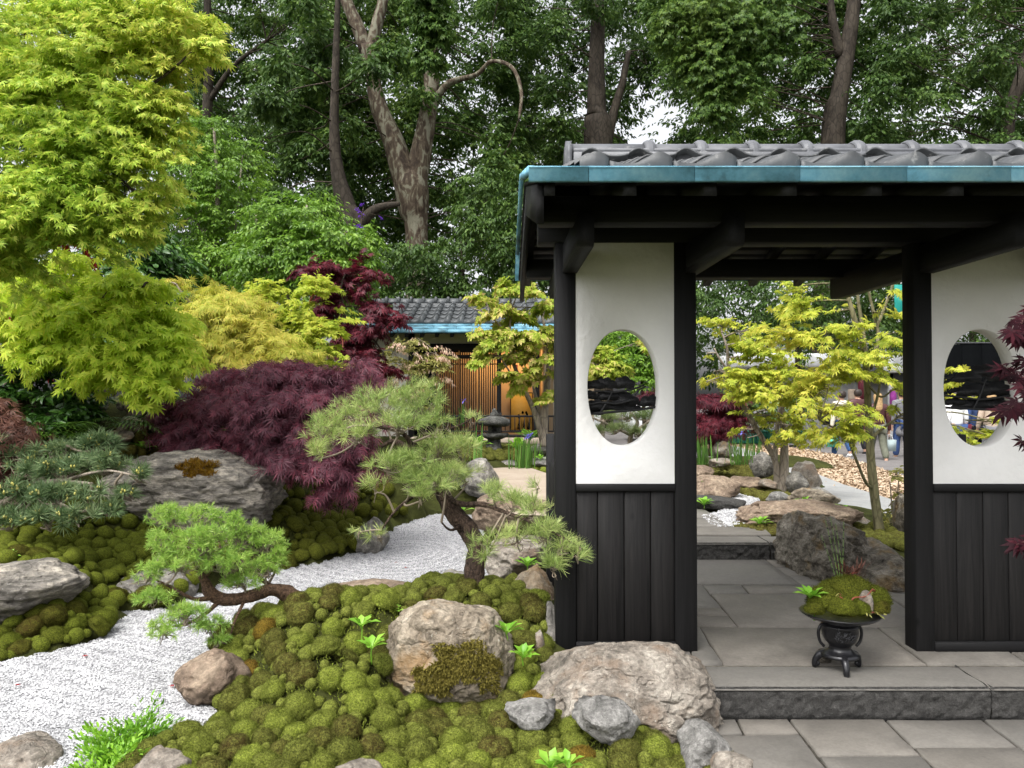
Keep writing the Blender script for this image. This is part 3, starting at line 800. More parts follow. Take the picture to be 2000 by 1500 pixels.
RK = [
 ('boulder', (730, 1168, 1010, 1366), 3.95, 'big squarish tan boulder with mossy face in the middle of the moss', 'rock_tan', 3, .62, 7,
    dict(planes=[(-.05, .15, 1, .60), (-.1, -1, .22, .66), (-1, -.35, .42, .66), (1, -.25, .42, .70), (.5, -.8, .45, .78), (-.5, -.6, .75, .74)], nplanes=5, cut=(.8, 1.0), rough=.08, ridged=.07, sharp=18)),
 ('boulder', (1018, 1252, 1408, 1478), 3.66, 'huge low pinkish tan boulder against the foot of the gate', 'rock_pale', 8, .72, 7,
    dict(planes=[(-.05, .05, 1, .42), (-.5, 0, 1, .44), (.85, 0, .9, .60), (.1, -.6, .9, .54), (.95, -.3, .4, .76), (.1, -1, .3, .74)], nplanes=4, cut=(.85, 1.0), rough=.07, ridged=.08, sharp=34)),
 ('rock', (985, 1370, 1087, 1408), 3.30, 'small flat blue grey rock in front of the tan boulder', 'rock_bluegrey', 21, .24, 4, dict(planes=[(0, -.35, 1, .12), (-.25, -.4, 1, .2)], nplanes=5)),
 ('rock', (1118, 1362, 1250, 1436), 3.18, 'pale grey flat rock leaning on the huge low boulder', 'rock_bluegrey', 23, .25, 5, dict(planes=[(-.08, -.6, .9, .12), (.5, -.5, .8, .4)], nplanes=5)),
 ('rock', (345, 1272, 490, 1366), 3.72, 'rounded brown grey rock where moss meets the gravel stream', 'rock_brown', 31, .3, 5, dict(planes=[(-.3, -.4, .9, .6)], nplanes=5)),
 ('rock', (438, 1212, 500, 1275), 4.7, 'small tan rock behind the rounded rock at the stream edge', 'rock_tan', 33, .25, 4, {}),
 ('rock', (610, 1136, 825, 1182), 5.05, 'long flat rust brown rock along the edge of the stream', 'rock_brown', 35, .45, 5, dict(planes=[(0, -.1, 1, .5)])),
 ('rock', (845, 1115, 930, 1150), 5.6, 'low grey rock in the gravel behind the leaning pine trunk', 'rock_grey', 37, .3, 4, {}),
 ('rock', (952, 1108, 1000, 1140), 5.4, 'small pale rock at the stream end beside the gate', 'rock_pale', 39, .2, 4, {}),
 ('rock', (1000, 1104, 1088, 1215), 4.75, 'upright tan rock between the moss mound and the gate post', 'rock_tan', 41, .3, 5, dict(planes=[(-.6, -.2, .8, .55), (.8, -.2, .5, .5)], nplanes=4)),
 ('rock', (1062, 1180, 1092, 1280), 4.25, 'narrow grey rock standing against the gate post foot', 'rock_grey', 43, .25, 4, {}),
 ('rock', (1030, 1232, 1066, 1282), 4.05, 'small pointed pale rock beside the narrow standing rock', 'rock_pale', 45, .15, 4, {}),
 ('rock', (890, 895, 976, 965), 8.6, 'grey angular rock beside the sandy path behind the pine', 'rock_grey', 47, .5, 5, dict(planes=[(-.6, -.3, .75, .55), (.75, -.3, .4, .6)], nplanes=4, strata=.03)),
 ('rock', (920, 965, 1075, 1035), 7.3, 'long grey brown rock under the right hand pine boughs', 'rock_brown', 49, .6, 5, {}),
 ('rock', (945, 1050, 1085, 1118), 6.1, 'broad flat greyish rock sloping to the gravel near the gate', 'rock_pale', 51, .7, 5, dict(planes=[(-.1, -.2, 1, .5)])),
 ('rock', (690, 1010, 762, 1072), 7.4, 'upright grey rock at the far bank of the gravel stream', 'rock_grey', 53, .35, 4, dict(planes=[(-.5, -.2, .85, .7)])),
 ('rock_slab', (205, 872, 548, 1034), 6.9, 'long layered grey slab rock with rusty moss on top', 'rock_layer', 55, 1.1, 6,
    dict(planes=[(.30, -.25, 1, .55), (1, -.35, .15, .82), (0, -1, .1, .62), (-.2, -.1, 1, .62)], nplanes=3, cut=(.9, 1.05), strata=.05, rough=.08, ridged=.09)),
 ('rock_slab', (-120, 1094, 178, 1216), 4.9, 'overhanging pale ledge rock pointing over the left moss bank', 'rock_layer', 57, .8, 6,
    dict(planes=[(.05, -.06, 1, .42), (.62, -.25, -.85, .50), (0, -1, -.3, .62)], nplanes=2, cut=(.95, 1.1), strata=.05, ridged=.08)),
 ('rock', (243, 1112, 385, 1184), 5.7, 'low dark grey square rock at the stream edge behind the larch', 'rock_grey', 59, .5, 5, dict(planes=[(0, -.2, 1, .5), (0, -1, 0, .6), (-1, 0, 0, .7)], nplanes=3)),
 ('rock', (-60, 965, 22, 1075), 5.9, 'dark brown rock behind the blue green pine', 'rock_brown', 61, .4, 4, {}),
 ('rock', (128, 715, 195, 785), 7.5, 'pinkish rock beneath the lime maple stem', 'rock_pale', 63, .5, 4, {}),
 ('rock', (175, 768, 210, 800), 7.4, 'small grey rock in the fern shade', 'rock_grey', 65, .3, 4, {}),
 ('rock', (192, 748, 226, 772), 7.5, 'small pale rock under lime leaves above the ferns', 'rock_pale', 66, .3, 4, {}),
 ('rock', (255, 755, 296, 810), 7.7, 'upright pale rock under the tip of the lime maple', 'rock_pale', 67, .4, 4, {}),
 ('rock', (232, 780, 252, 800), 7.3, 'tiny pale rock among fern fronds', 'rock_pale', 68, .2, 3, {}),
 ('rock', (235, 812, 272, 856), 7.35, 'pale upright rock behind the brown moss slope', 'rock_tan', 69, .4, 4, {}),
 ('rock', (285, 798, 345, 850), 7.8, 'pale grey rock behind the left end of the purple maple', 'rock_pale', 71, .5, 4, {}),
 ('rock', (215, 838, 270, 868), 7.2, 'flat tan rock at the top of the brown moss slope', 'rock_tan', 72, .4, 4, {}),
 ('rock', (330, 870, 420, 920), 7.6, 'shaded rock under the purple maple skirt', 'rock_brown', 73, .5, 4, {}),
 ('rock', (-40, 1448, 140, 1540), 3.15, 'flat pinkish rock in the lower corner of the gravel', 'rock_pale', 75, .4, 5, dict(planes=[(0, -.2, 1, .5)])),
 ('rock', (262, 1474, 372, 1560), 2.95, 'pale rock beside the bright green box shrub', 'rock_pale', 77, .25, 4, {}),
 ('rock', (645, 1492, 760, 1560), 2.75, 'pale rock top showing between moss cushions at the front', 'rock_pale', 78, .22, 4, {}),
 ('rock', (1325, 1418, 1425, 1500), 3.1, 'pale grey rock between moss and paving corner', 'rock_bluegrey', 79, .25, 4, {}),
 ('rock', (1390, 1476, 1470, 1540), 2.95, 'small cream rock at the paving edge', 'rock_pale', 80, .2, 4, {}),
 # through the gate
 ('rock', (1535, 1000, 1690, 1140), 6.05, 'large dark craggy rock beside the upper step', 'rock_dark', 81, .9, 6, dict(planes=[(-.9, -.3, .25, .62), (0, -.6, .8, .7)], nplanes=6, rough=.12, ridged=.14)),
 ('rock', (1640, 1062, 1800, 1156), 5.75, 'broad dark rock sloping down to the paving beside the right post', 'rock_dark', 83, .8, 5, dict(planes=[(-.4, -.3, .9, .55)], nplanes=6, ridged=.1)),
 ('rock_slab', (1432, 975, 1680, 1040), 7.6, 'long flat driftwood coloured rock laid above the dark crag', 'rock_brown', 85, .8, 6, dict(planes=[(.1, -.1, 1, .45), (0, -1, -.5, .5)], nplanes=3, strata=.07)),
 ('rock', (1536, 952, 1640, 1000), 8.4, 'lumpy cream rock behind the long flat rock', 'rock_tan', 87, .6, 5, dict(ridged=.12)),
 ('rock', (1497, 958, 1545, 985), 8.6, 'small blue grey rock at the maple foot', 'rock_bluegrey', 88, .35, 4, {}),
 ('rock', (1463, 882, 1518, 930), 10.8, 'round pale grey rock behind the moss and before the twin maple', 'rock_grey', 89, .4, 5, {}),
 ('rock', (1535, 918, 1580, 965), 9.6, 'dark grey rock touching the right of the twin maple', 'rock_grey', 91, .4, 4, {}),
 ('rock', (1548, 900, 1608, 955), 10.4, 'tall pale rock behind the dark rock by the twin maple', 'rock_pale', 92, .5, 4, {}),
 ('rock', (1578, 952, 1628, 982), 9.2, 'grey rock on the concrete path edge', 'rock_grey', 93, .4, 4, {}),
 ('rock', (1390, 862, 1430, 900), 11.8, 'dark pointed rock among the irises', 'rock_dark', 94, .4, 4, {}),
 ('rock', (1384, 895, 1440, 912), 11.2, 'low pale rock in front of the irises', 'rock_pale', 95, .4, 4, {}),
 ('rock', (1340, 928, 1446, 978), 9.3, 'long brown grey rock behind the dark stepping stone', 'rock_brown', 96, .6, 5, dict(planes=[(0, 0, 1, .5)])),
 ('rock', (1420, 930, 1490, 962), 9.9, 'flat grey brown rock beside the twin maple moss', 'rock_brown', 97, .4, 4, {}),
 ('rock', (1345, 908, 1392, 932), 10.6, 'rounded brown rock near the irises at the post', 'rock_brown', 98, .4, 4, {}),
 ('rock', (1480, 935, 1520, 955), 9.7, 'small flat rock before the maple roots', 'rock_pale', 99, .3, 4, {}),
 ('rock', (1750, 965, 1800, 1060), 7.3, 'dark upright rock half hidden by the right post', 'rock_dark', 100, .5, 5, {}),
 ('rock', (1640, 1005, 1700, 1030), 8.0, 'pinkish low rock behind the right hand maple trunk', 'rock_pale', 101, .5, 4, {}),
 # by the tea house
 ('rock', (1032, 866, 1100, 892), 12.2, 'rounded grey rock behind the blue irises', 'rock_grey', 102, .5, 4, {}),
 ('rock', (1035, 889, 1100, 912), 11.4, 'grey flat rock beside the blue irises', 'rock_bluegrey', 103, .5, 4, {}),
 ('rock', (975, 898, 1012, 912), 11.6, 'low grey rock on the sandy path edge', 'rock_grey', 104, .4, 4, {}),
]
for nm, box, Y, lab, mt, seed, dp, n, kw in RK:
    rock(nm, box, Y, lab, mt, seed, dp, n, **kw)
BOULDER = [x for x in C.objects if x.name == 'boulder'][0]
SLABROCK = [x for x in C.objects if x.name == 'rock_slab'][0]

# ------------------------------------------------------------------ paving
pave = empty('pavement', (1.4, 3.0, 0), 'grey stone paving stepping up through the gate', 'pavement', None, 'structure')
def slab(quad, z, th=0.05, name='slab', mat='slab', gap=0.004, seed=0, parent=None, chip=0.0):
    """quad: photo pixels of the four corners, clockwise from far left, on height z"""
    q = np.array([G(u, v, z)[:2] for u, v in quad])
    c = q.mean(0)
    r = np.random.default_rng(seed + 100)
    ring = []
    for i in range(len(q)):
        a, b = q[i], q[(i + 1) % len(q)]
        m = max(2, int(np.linalg.norm(b - a) / .07))
        for k in range(m): ring.append(a + (b - a) * k / m)
    ring = np.array(ring)
    d = c - ring
    ring = ring + nrm(d) * (gap + r.uniform(0, .005, (len(ring), 1)))
    bev = nrm(d) * .006
    n = len(ring)
    tz = r.uniform(-.003, .003)
    V = np.vstack([np.c_[ring, np.full(n, z - th)], np.c_[ring, np.full(n, z - .006 + tz)], np.c_[ring + bev, np.full(n, z + tz)]])
    side = [[k * n + i, k * n + (i + 1) % n, (k + 1) * n + (i + 1) % n, (k + 1) * n + i] for k in (0, 1) for i in range(n)]
    V0_, = V[None]
    a2 = q[0] - q[1]
    area = np.cross(q[1] - q[0], q[2] - q[0])
    fs = np.array(side); top = np.array([list(range(2 * n, 3 * n))])
    if area < 0: fs = fs[:, ::-1]; top = top[:, ::-1]
    return obj(name, V, [fs, top], M[mat], parent or pave)
Z1, Z2 = .14, .28
SL = [
 # lower paving
 ([(1385, 1404), (1437, 1404), (1453, 1433), (1388, 1433)], 0), ([(1437, 1404), (1540, 1404), (1564, 1433), (1453, 1433)], 0), ([(1388, 1433), (1564, 1433), (1640, 1530), (1400, 1530)], 0),
 ([(1400, 1530), (1640, 1530), (1760, 1690), (1420, 1690)], 0),
 ([(1540, 1404), (1727, 1404), (1800, 1475), (1598, 1475)], 0), ([(1598, 1475), (1800, 1475), (1960, 1640), (1725, 1640)], 0),
 ([(1727, 1404), (1918, 1404), (1990, 1458), (1783, 1458)], 0), ([(1783, 1458), (1990, 1458), (2180, 1600), (1925, 1600)], 0), ([(1918, 1404), (2110, 1404), (2210, 1480), (2018, 1480)], 0), ([(2018, 1480), (2210, 1480), (2400, 1620), (2203, 1620)], 0),
 # platform
 ([(1366, 1224), (1713, 1224), (1812, 1297), (1412, 1297)], Z1), ([(1340, 1224), (1366, 1224), (1412, 1297), (1355, 1297)], Z1), ([(1270, 1232), (1340, 1232), (1355, 1297), (1260, 1297)], Z1),
 ([(1713, 1224), (1900, 1224), (2010, 1297), (1812, 1297)], Z1), ([(1900, 1224), (2100, 1224), (2230, 1297), (2010, 1297)], Z1),
 ([(1388, 1159), (1725, 1159), (1771, 1187), (1830, 1224), (1442, 1224)], Z1), ([(1725, 1159), (1900, 1159), (1995, 1224), (1830, 1224), (1771, 1187)], Z1),
 ([(1340, 1142), (1371, 1142), (1410, 1187), (1330, 1187)], Z1), ([(1330, 1187), (1410, 1187), (1424, 1202), (1330, 1202)], Z1), ([(1330, 1202), (1424, 1202), (1442, 1223), (1330, 1223)], Z1),
 ([(1371, 1142), (1449, 1142), (1463, 1158), (1386, 1158)], Z1), ([(1449, 1142), (1660, 1142), (1690, 1158), (1463, 1158)], Z1),
 ([(1330, 1093), (1495, 1093), (1564, 1141), (1330, 1141)], Z1), ([(1495, 1093), (1545, 1093), (1570, 1107), (1514, 1107)], Z1), ([(1514, 1107), (1570, 1107), (1600, 1122), (1540, 1125)], Z1), ([(1540, 1125), (1600, 1122), (1640, 1141), (1564, 1141)], Z1),
 ([(1660, 1142), (1800, 1142), (1830, 1158), (1690, 1158)], Z1),
]
for k, (q, z) in enumerate(SL): slab(q, z, .05 if z == 0 else .06, seed=k)
# front kerb stones of the platform: rough hewn faces
def kerb(x0, x1, y0, y1, z0, z1, seed):
    nx, ny, nz = max(4, int((x1 - x0) / .025)), 6, 8
    mb = MB()
    def grid(o, a, b, na, nb, rough, dirn):
        s, t = np.meshgrid(np.linspace(0, 1, na), np.linspace(0, 1, nb))
        p = np.array(o) + s.ravel()[:, None] * np.array(a) + t.ravel()[:, None] * np.array(b)
        if rough:
            edge = np.minimum(1, np.minimum(t, 1 - t) * 6).ravel()[:, None]
            p = p + np.array(dirn) * (rough * .7 * fbm(p * 30, 4, seed)[:, None] * (.25 + .75 * edge) - .012 * (1 - edge))
        i = np.arange(nb - 1)[:, None] * na + np.arange(na - 1)[None]
        return p, np.stack([i, i + 1, i + na + 1, i + na], -1).reshape(-1, 4)
    f, t = MB(), MB()
    f.add(*grid((x0, y0, z0), (x1 - x0, 0, 0), (0, 0, z1 - z0), nx * 2, nz * 2, .013, (0, -1, 0)))
    f.add(*grid((x0, y1, z0), (0, y0 - y1, 0), (0, 0, z1 - z0), ny * 2, nz * 2, .010, (-1, 0, 0)))
    t.add(*grid((x0, y0 - .004, z1), (x1 - x0, 0, 0), (0, y1 - y0 + .004, 0), nx, ny, .0025, (0, 0, 1)))
    k = t.build('kerb_stone', M['slab'], pave)
    f.build('hewn_face', M['slab_edge'], k, True)
YF = G(1600, 1343, Z1)[1]
YK = G(1600, 1297, Z1)[1]
xk = [G(1392, 1343, Z1)[0] - .12, 2.30, 3.4, 4.6]
for a, b, s in zip(xk[:-1], xk[1:], (1, 2, 3)): kerb(a + .003, b - .003, YF, YK - .006, -.02, Z1, s)
YS = G(1500, 1093, Z1)[1]; YS2 = G(1500, 1045, Z2)[1]
x_a = P(1504, 1080, YS)[0]; x_b = P(1560, 1080, YS)[0]
for a, b, s in ((.55, x_a - .006, 4), (x_a + .006, x_b, 5)): kerb(a, b, YS, YS2, Z1 - .04, Z2, s)
for k, q in enumerate([[(1330, 1029), (1492, 1029), (1508, 1044), (1330, 1044)], [(1330, 1012), (1405, 1012), (1425, 1028), (1330, 1028)], [(1330, 994), (1375, 994), (1404, 1011), (1330, 1011)]]):
    slab(q, Z2, .08, seed=60 + k)
V, T = rock_shape(402, [(0, 0, 1, .5), (0, -1, 0, .7)], n=4, nplanes=3, cut=(.9, 1.1), rough=.03, ridged=.02)
V = V / np.abs(V).max(0) * [.42, .40, .10] + P(1382, 978, 8.6)
tag(obj('stepping_stone', V, [T], M['slab_edge'], None, True), 'dark flat topped stepping stone at the end of the paving', 'stepping stone')
# bed under the slabs
mb = MB()
mb.box(.45, 1.6, -.2, 6, YF - .02, -.012)
mb.box(.45, YF + .02, -.2, 6, YS + .02, Z1 - .012)
mb.box(.35, YS + .03, -.2, x_a + .05, YS2 + .02, Z2 - .012)
mb.build('joint_bed', M['joint'], pave)

# paths and road beyond
def sheet(name, pts, z, mat, label, cat):
    p = np.array([[*G(u, v, z)[:2], z] for u, v in pts])
    return tag(obj(name, p, [np.array([list(range(len(p)))])], M[mat], None, False, 'structure'), label, cat)
sheet('sandy_path', [(880, 905), (960, 897), (1010, 905), (1080, 928), (1140, 950), (1140, 1010), (1000, 1005), (975, 960), (880, 925)], .46, 'sandstone', 'pale sandstone path curving past the tea house', 'path')
sheet('concrete_path', [(1400, 868), (1440, 872), (1545, 905), (1645, 945), (1790, 990), (1900, 1010), (1900, 1120), (1760, 1075), (1640, 1020), (1560, 960), (1470, 905), (1400, 880)], .17, 'concrete', 'grey concrete path curving round the rocks', 'path')
chips = [(1330, 852), (1400, 858), (1520, 870), (1640, 890), (1760, 930), (1950, 985), (1950, 1080), (1790, 1005), (1640, 962), (1540, 918), (1440, 880), (1330, 872)]
sheet('woodchip_verge', chips, .12, 'woodchip', 'strip of pale wood chips between road and path', 'path')
cp = np.array([G(u, v, .12)[:2] for u, v in chips])
pts = scatter_in(cp, 16000, lambda p: np.clip(1.6 - p[:, 1] / 14, .1, 1))
Vs = []; n = len(pts)
a = rng.uniform(0, 6.28, n); L = rng.uniform(.02, .045, n); W = rng.uniform(.008, .018, n)
dx = np.stack([np.cos(a), np.sin(a), rng.normal(0, .35, n)], 1); dy = np.stack([-np.sin(a), np.cos(a), rng.normal(0, .5, n)], 1)
c3 = np.c_[pts, np.full(n, .135)]
Vs = np.stack([c3 - dx * L[:, None] - dy * W[:, None], c3 + dx * L[:, None] - dy * W[:, None], c3 + dx * L[:, None] + dy * W[:, None], c3 - dx * L[:, None] + dy * W[:, None]], 1).reshape(-1, 3)
tag(obj('woodchip', Vs, [np.arange(4 * n).reshape(-1, 4)], M['chip'], None, False, 'stuff', origin=(0, 0, 0)), 'loose pale wood chips lying on the verge', 'wood chips')
tag(obj('road', [[-2, 14.2, .06], [60, 14.2, .06], [60, 90, .06], [-2, 90, .06]], [[[0, 1, 2, 3]]], M['asphalt'], None, False, 'structure'), 'asphalt road with visitors beyond the garden', 'road')

# ------------------------------------------------------------------ moss
def cushion_mesh(seed, n=4, fuzz=3800):
    d, T = ICO[n]
    r = np.random.default_rng(seed)
    k = fbm(d * 1.2 + seed * 7, 3, seed)
    V = d * (1 + .10 * k)[:, None]
    V = V + .03 * fbm(d * 5, 3, seed + 1)[:, None] * d + .014 * fbm(d * 16, 2, seed + 2)[:, None] * d
    V[:, 2] = np.where(V[:, 2] > 0, V[:, 2] * .85, V[:, 2] * .4)
    keep = (V[T][:, :, 2].mean(1) > -.30)
    T2 = T[keep]
    up = np.where(d[:, 2] > -.15)[0]
    # short upright moss shoots
    p = V[r.choice(up, fuzz)] + r.normal(0, .05, (fuzz, 3))
    nn = nrm(p * [1, 1, 1.2] + r.normal(0, .25, (fuzz, 3)))
    p = p * (1 - .02)
    side = nrm(np.cross(nn, r.normal(0, 1, (fuzz, 3))))
    L = r.uniform(.05, .10, fuzz)[:, None]
    tri = np.stack([p + side * .017, p - side * .017, p + nn * L], 1).reshape(-1, 3)
    return np.vstack([V, tri]), [T2, len(V) + np.arange(3 * fuzz).reshape(-1, 3)]
CUSH = [cushion_mesh(s) for s in range(8)]
CUSH_LOW = [cushion_mesh(s + 20, 2, 60) for s in range(4)]
CUSH_ME = {}
def cush_me(k, mat):
    if (k, mat) not in CUSH_ME: CUSH_ME[k, mat] = raw_mesh('moss_cushion', CUSH[k][0], CUSH[k][1], M[mat], True)
    return CUSH_ME[k, mat]
REG = [
 ('moss cushions of the front mound', [(250, 1720), (260, 1475), (330, 1440), (415, 1428), (425, 1390), (375, 1362), (440, 1325), (430, 1290), (430, 1230), (480, 1180), (540, 1140), (640, 1130), (720, 1140), (760, 1165), (800, 1150), (860, 1130), (930, 1122), (1010, 1130), (1060, 1175), (1078, 1275), (1040, 1300), (1080, 1350), (1240, 1345), (1262, 1400), (1330, 1430), (1420, 1490), (1445, 1720)], (.031, .073), 'moss',
    'round {} moss cushion packed among others on the front mound', (-2.0, 1.2, 2.2, 5.3)),
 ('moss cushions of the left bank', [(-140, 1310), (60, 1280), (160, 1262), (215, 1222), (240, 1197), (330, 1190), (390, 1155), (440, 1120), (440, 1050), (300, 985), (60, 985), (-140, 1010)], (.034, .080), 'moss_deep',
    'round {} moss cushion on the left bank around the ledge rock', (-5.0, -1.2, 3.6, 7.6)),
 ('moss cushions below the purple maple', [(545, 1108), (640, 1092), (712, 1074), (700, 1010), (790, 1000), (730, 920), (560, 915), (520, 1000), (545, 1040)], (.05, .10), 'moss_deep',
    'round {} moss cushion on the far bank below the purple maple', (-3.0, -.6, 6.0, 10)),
 ('moss cushions of the brown slope', [(225, 842), (270, 842), (330, 890), (330, 905), (230, 885)], (.04, .07), 'moss_deep', 'dark {} moss cushion on the slope below the ferns', (-5.5, -2.5, 6.5, 8.5)),
 ('moss cushions around the twin maple', [(1385, 915), (1440, 893), (1470, 895), (1530, 930), (1580, 955), (1590, 985), (1500, 980), (1440, 965), (1400, 935)], (.06, .13), 'moss',
    'low {} moss cushion around the twin stemmed maple', (2.0, 4.6, 8.0, 13)),
 ('moss cushions along the stepping path', [(1395, 1012), (1440, 1008), (1500, 1010), (1550, 1030), (1550, 1048), (1500, 1045), (1410, 1028)], (.05, .085), 'moss', 'low {} moss cushion beside the upper stepping slabs', (1.5, 3.6, 6.5, 9.5)),
 ('moss cushions under the single maple', [(1672, 1030), (1770, 1040), (1800, 1080), (1740, 1072), (1690, 1058)], (.06, .12), 'moss', 'low {} moss cushion at the foot of the single maple', (2.6, 4.8, 6.2, 9)),
 ('moss cushions near the stone lantern', [(900, 878), (1010, 875), (1010, 902), (960, 898), (900, 898)], (.08, .14), 'moss', 'low {} moss cushion in front of the stone lantern', (-1.0, .6, 10.5, 16)),
 ('moss cushions beside the blue irises', [(1018, 905), (1100, 905), (1100, 926), (1050, 920)], (.07, .12), 'moss', 'low {} moss cushion beside the blue irises', (.2, 1.2, 10, 14)),
]
cands = []
for gi, (grp, poly, (r0, r1), mt, lab, (xa, xb, ya, yb)) in enumerate(REG):
    if gi > 3: r0, r1 = r0 * .72, r1 * .66
    tries = rng.uniform([xa, ya], [xb, yb], (64000, 2))
    tz = H(tries[:, 0], tries[:, 1])
    uu, vv, _ = proj(np.c_[tries, tz])
    ok = in_poly(uu, vv, poly) & ~in_poly(tries[:, 0], tries[:, 1], GRAVEL)
    for (rx, ry, rw, rd, rt) in ROCKS:
        ok &= ~((((tries[:, 0] - rx) / (rw * .72)) ** 2 + ((tries[:, 1] - ry) / (rd * .72)) ** 2 < 1) & (tz < rt))
    if gi > 3: ok &= ~((tries[:, 0] < x_b) & (tries[:, 1] < YS2 + .05))
    T_ = tries[ok]; Z_ = tz[ok]
    acc = np.zeros((0, 3))
    for stage, (fa, fb) in enumerate([(.65, 1.0), (.35, .7), (.05, .4), (-.2, .1)]):
        for p, z in zip(T_[stage::4], Z_[stage::4]):
            r = r0 + (r1 - r0) * random.uniform(fa, fb)
            if len(acc):
                if (np.hypot(acc[:, 0] - p[0], acc[:, 1] - p[1]) < (1.0 if gi == 0 else .88) * (.86, .86, .80, .74)[stage] * (acc[:, 2] + r)).any(): continue
            acc = np.vstack([acc, [p[0], p[1], r]])
            cands.append((r / p[1], gi, p[0], p[1], z, r))
cands.sort(reverse=True)
N_IND = 290
tone = {0: 'olive', 1: 'green'}
rest = {}
for k, (sz, gi, x, y, z, r) in enumerate(cands):
    grp, _, _, mt, lab, _ = REG[gi]
    # lie along the slope
    e = .06
    hx, hy = (hz(x + e, y) - hz(x - e, y)) / (2 * e), (hz(x, y + e) - hz(x, y - e)) / (2 * e)
    n_ = Vector((-max(-1.2, min(1.2, hx)), -max(-1.2, min(1.2, hy)), 1)).normalized()
    q = n_.to_track_quat('Z', 'Y').to_matrix().to_4x4() @ Matrix.Rotation(random.uniform(0, 6.28), 4, 'Z')
    sx, sy, szz = r * random.uniform(.88, 1.03), r * random.uniform(.88, 1.03), r * random.uniform(.9, 1.2)
    m = Matrix.Translation((x, y, z + .10 * r)) @ q @ Matrix.Diagonal((sx, sy, szz, 1))
    kk = random.randrange(8)
    mm = mt if random.random() > .03 else 'moss_rust'
    if k < N_IND:
        o = inst('moss_cushion', cush_me(kk, mm), None, m)
        lb, gp = lab.format('rust brown' if mm == 'moss_rust' else 'green'), grp
        u_, v_, _ = proj([x, y, z]); u_, v_ = u_[0], v_[0]
        if gi == 0:
            w = 'rust brown' if mm == 'moss_rust' else 'green'
            zone = ('in the lowest rows at the bottom of the front mound' if v_ > 1440 else 'on the crest round the pine foot, behind the mossy boulder' if v_ < 1215 and u_ > 790 else 'on the crest near the larch root' if v_ < 1225 else
                    'along the gravel edge of the front mound' if u_ < 500 else 'between the low boulders and the mossy boulder' if u_ > 985 else 'just below the mossy boulder' if u_ > 720 and v_ > 1340 else 'on the steep left flank of the front mound')
            lb, gp = f'{w} moss cushion {zone}', f'moss cushions {zone}'
        elif gi == 1:
            w = 'rust brown' if mm == 'moss_rust' else 'dark green'
            zone = 'under the ledge rock on the left bank' if v_ > 1190 and u_ < 240 else 'above the ledge rock on the left bank' if v_ < 1110 else 'right of the ledge rock tip on the left bank'
            lb, gp = f'{w} moss cushion {zone}', f'moss cushions {zone}'
        tag(o, lb, 'moss', gp)
    else:
        rest.setdefault(gi, []).append((np.array(m), kk))
for gi, L in rest.items():
    mb = MB()
    for m, kk in L:
        V, fs = CUSH_LOW[kk % 4]
        mb.add(V @ m[:3, :3].T + m[:3, 3], *fs)
    o = mb.build('moss', M[REG[gi][3]], None, True, 'stuff')
    tag(o, 'smaller ' + REG[gi][0].replace('moss cushions', 'moss cushions filling in') if gi in (0, 1, 2) else REG[gi][0], 'moss')
print('moss cushions', len(cands))
# short moss carpet between the cushions
for gi, nn in ((0, 34000), (1, 14000), (2, 12000)):
    grp, poly, _, mt, _, (xa, xb, ya, yb) = REG[gi]
    p = rng.uniform([xa, ya], [xb, yb], (nn * 3, 2)); z = H(p[:, 0], p[:, 1])
    uu, vv, _ = proj(np.c_[p, z])
    ok = in_poly(uu, vv, poly) & ~in_poly(p[:, 0], p[:, 1], GRAVEL)
    b0 = np.c_[p, z + .004][ok][:nn]; n = len(b0)
    up = nrm(rng.normal(0, .5, (n, 3)) + [0, 0, 1]); s_ = nrm(np.cross(up, rng.normal(0, 1, (n, 3))))
    L = rng.uniform(.010, .026, (n, 1)); W_ = rng.uniform(.0025, .005, (n, 1))
    V = np.stack([b0 + s_ * W_, b0 - s_ * W_, b0 + up * L], 1).reshape(-1, 3)
    tag(obj('moss_carpet', V, [np.arange(3 * n).reshape(-1, 3)], M[mt], None, False, 'stuff', origin=(0, 0, 0)), ('short moss growing between the cushions of the front mound', 'short moss growing between the cushions of the left bank', 'short moss on the far bank below the purple maple')[gi], 'moss')

# moss growing on stone
from mathutils.bvhtree import BVHTree
def moss_on(o, name, centre_px, Y, ru, rv, n, mat, blade=.035, seed=0, down=True):
    """shaggy moss on the face of a rock around a photo pixel: real shoots set on the surface"""
    me = o.data; org = ORG[o]
    bv = BVHTree.FromPolygons([Vector(v.co) + Vector(org) for v in me.vertices], [p.vertices[:] for p in me.polygons])
    r = np.random.default_rng(seed); P_, N_ = [], []
    org_c = Vector((0, 0, CZ))
    while len(P_) < n:
        a, b = r.uniform(-1, 1, 2)
        wob = 1 + .35 * math.sin(5 * math.atan2(b, a) + seed) * .6
        if math.hypot(a, b) > wob * (.75 + .25 * r.random()): continue
        d = Vector(ray(centre_px[0] + a * ru, centre_px[1] + b * rv)).normalized()
        h = bv.ray_cast(org_c, d)
        if h[0] is None: n -= 1; continue
        P_.append(h[0][:]); N_.append(h[1][:])
    P_, N_ = np.array(P_), np.array(N_)
    D = nrm(N_ * .7 + r.normal(0, .45, N_.shape) + [0, 0, -.5 if down else .4])
    S = nrm(np.cross(D, r.normal(0, 1, D.shape)))
    L = r.uniform(.4, 1, (len(D), 1)) * blade
    b0 = P_ - N_ * .002
    V = np.stack([b0 + S * .0035, b0 - S * .0035, b0 + D * L * .6 + S * .003 + N_ * L * .2, b0 + D * L], 1).reshape(-1, 3)
    i = np.arange(len(D))[:, None] * 4
    T = np.concatenate([i + [[0, 1, 2]], i + [[1, 3, 2]]])
    return obj(name, V, [T], M[mat], o, False, 'stuff')
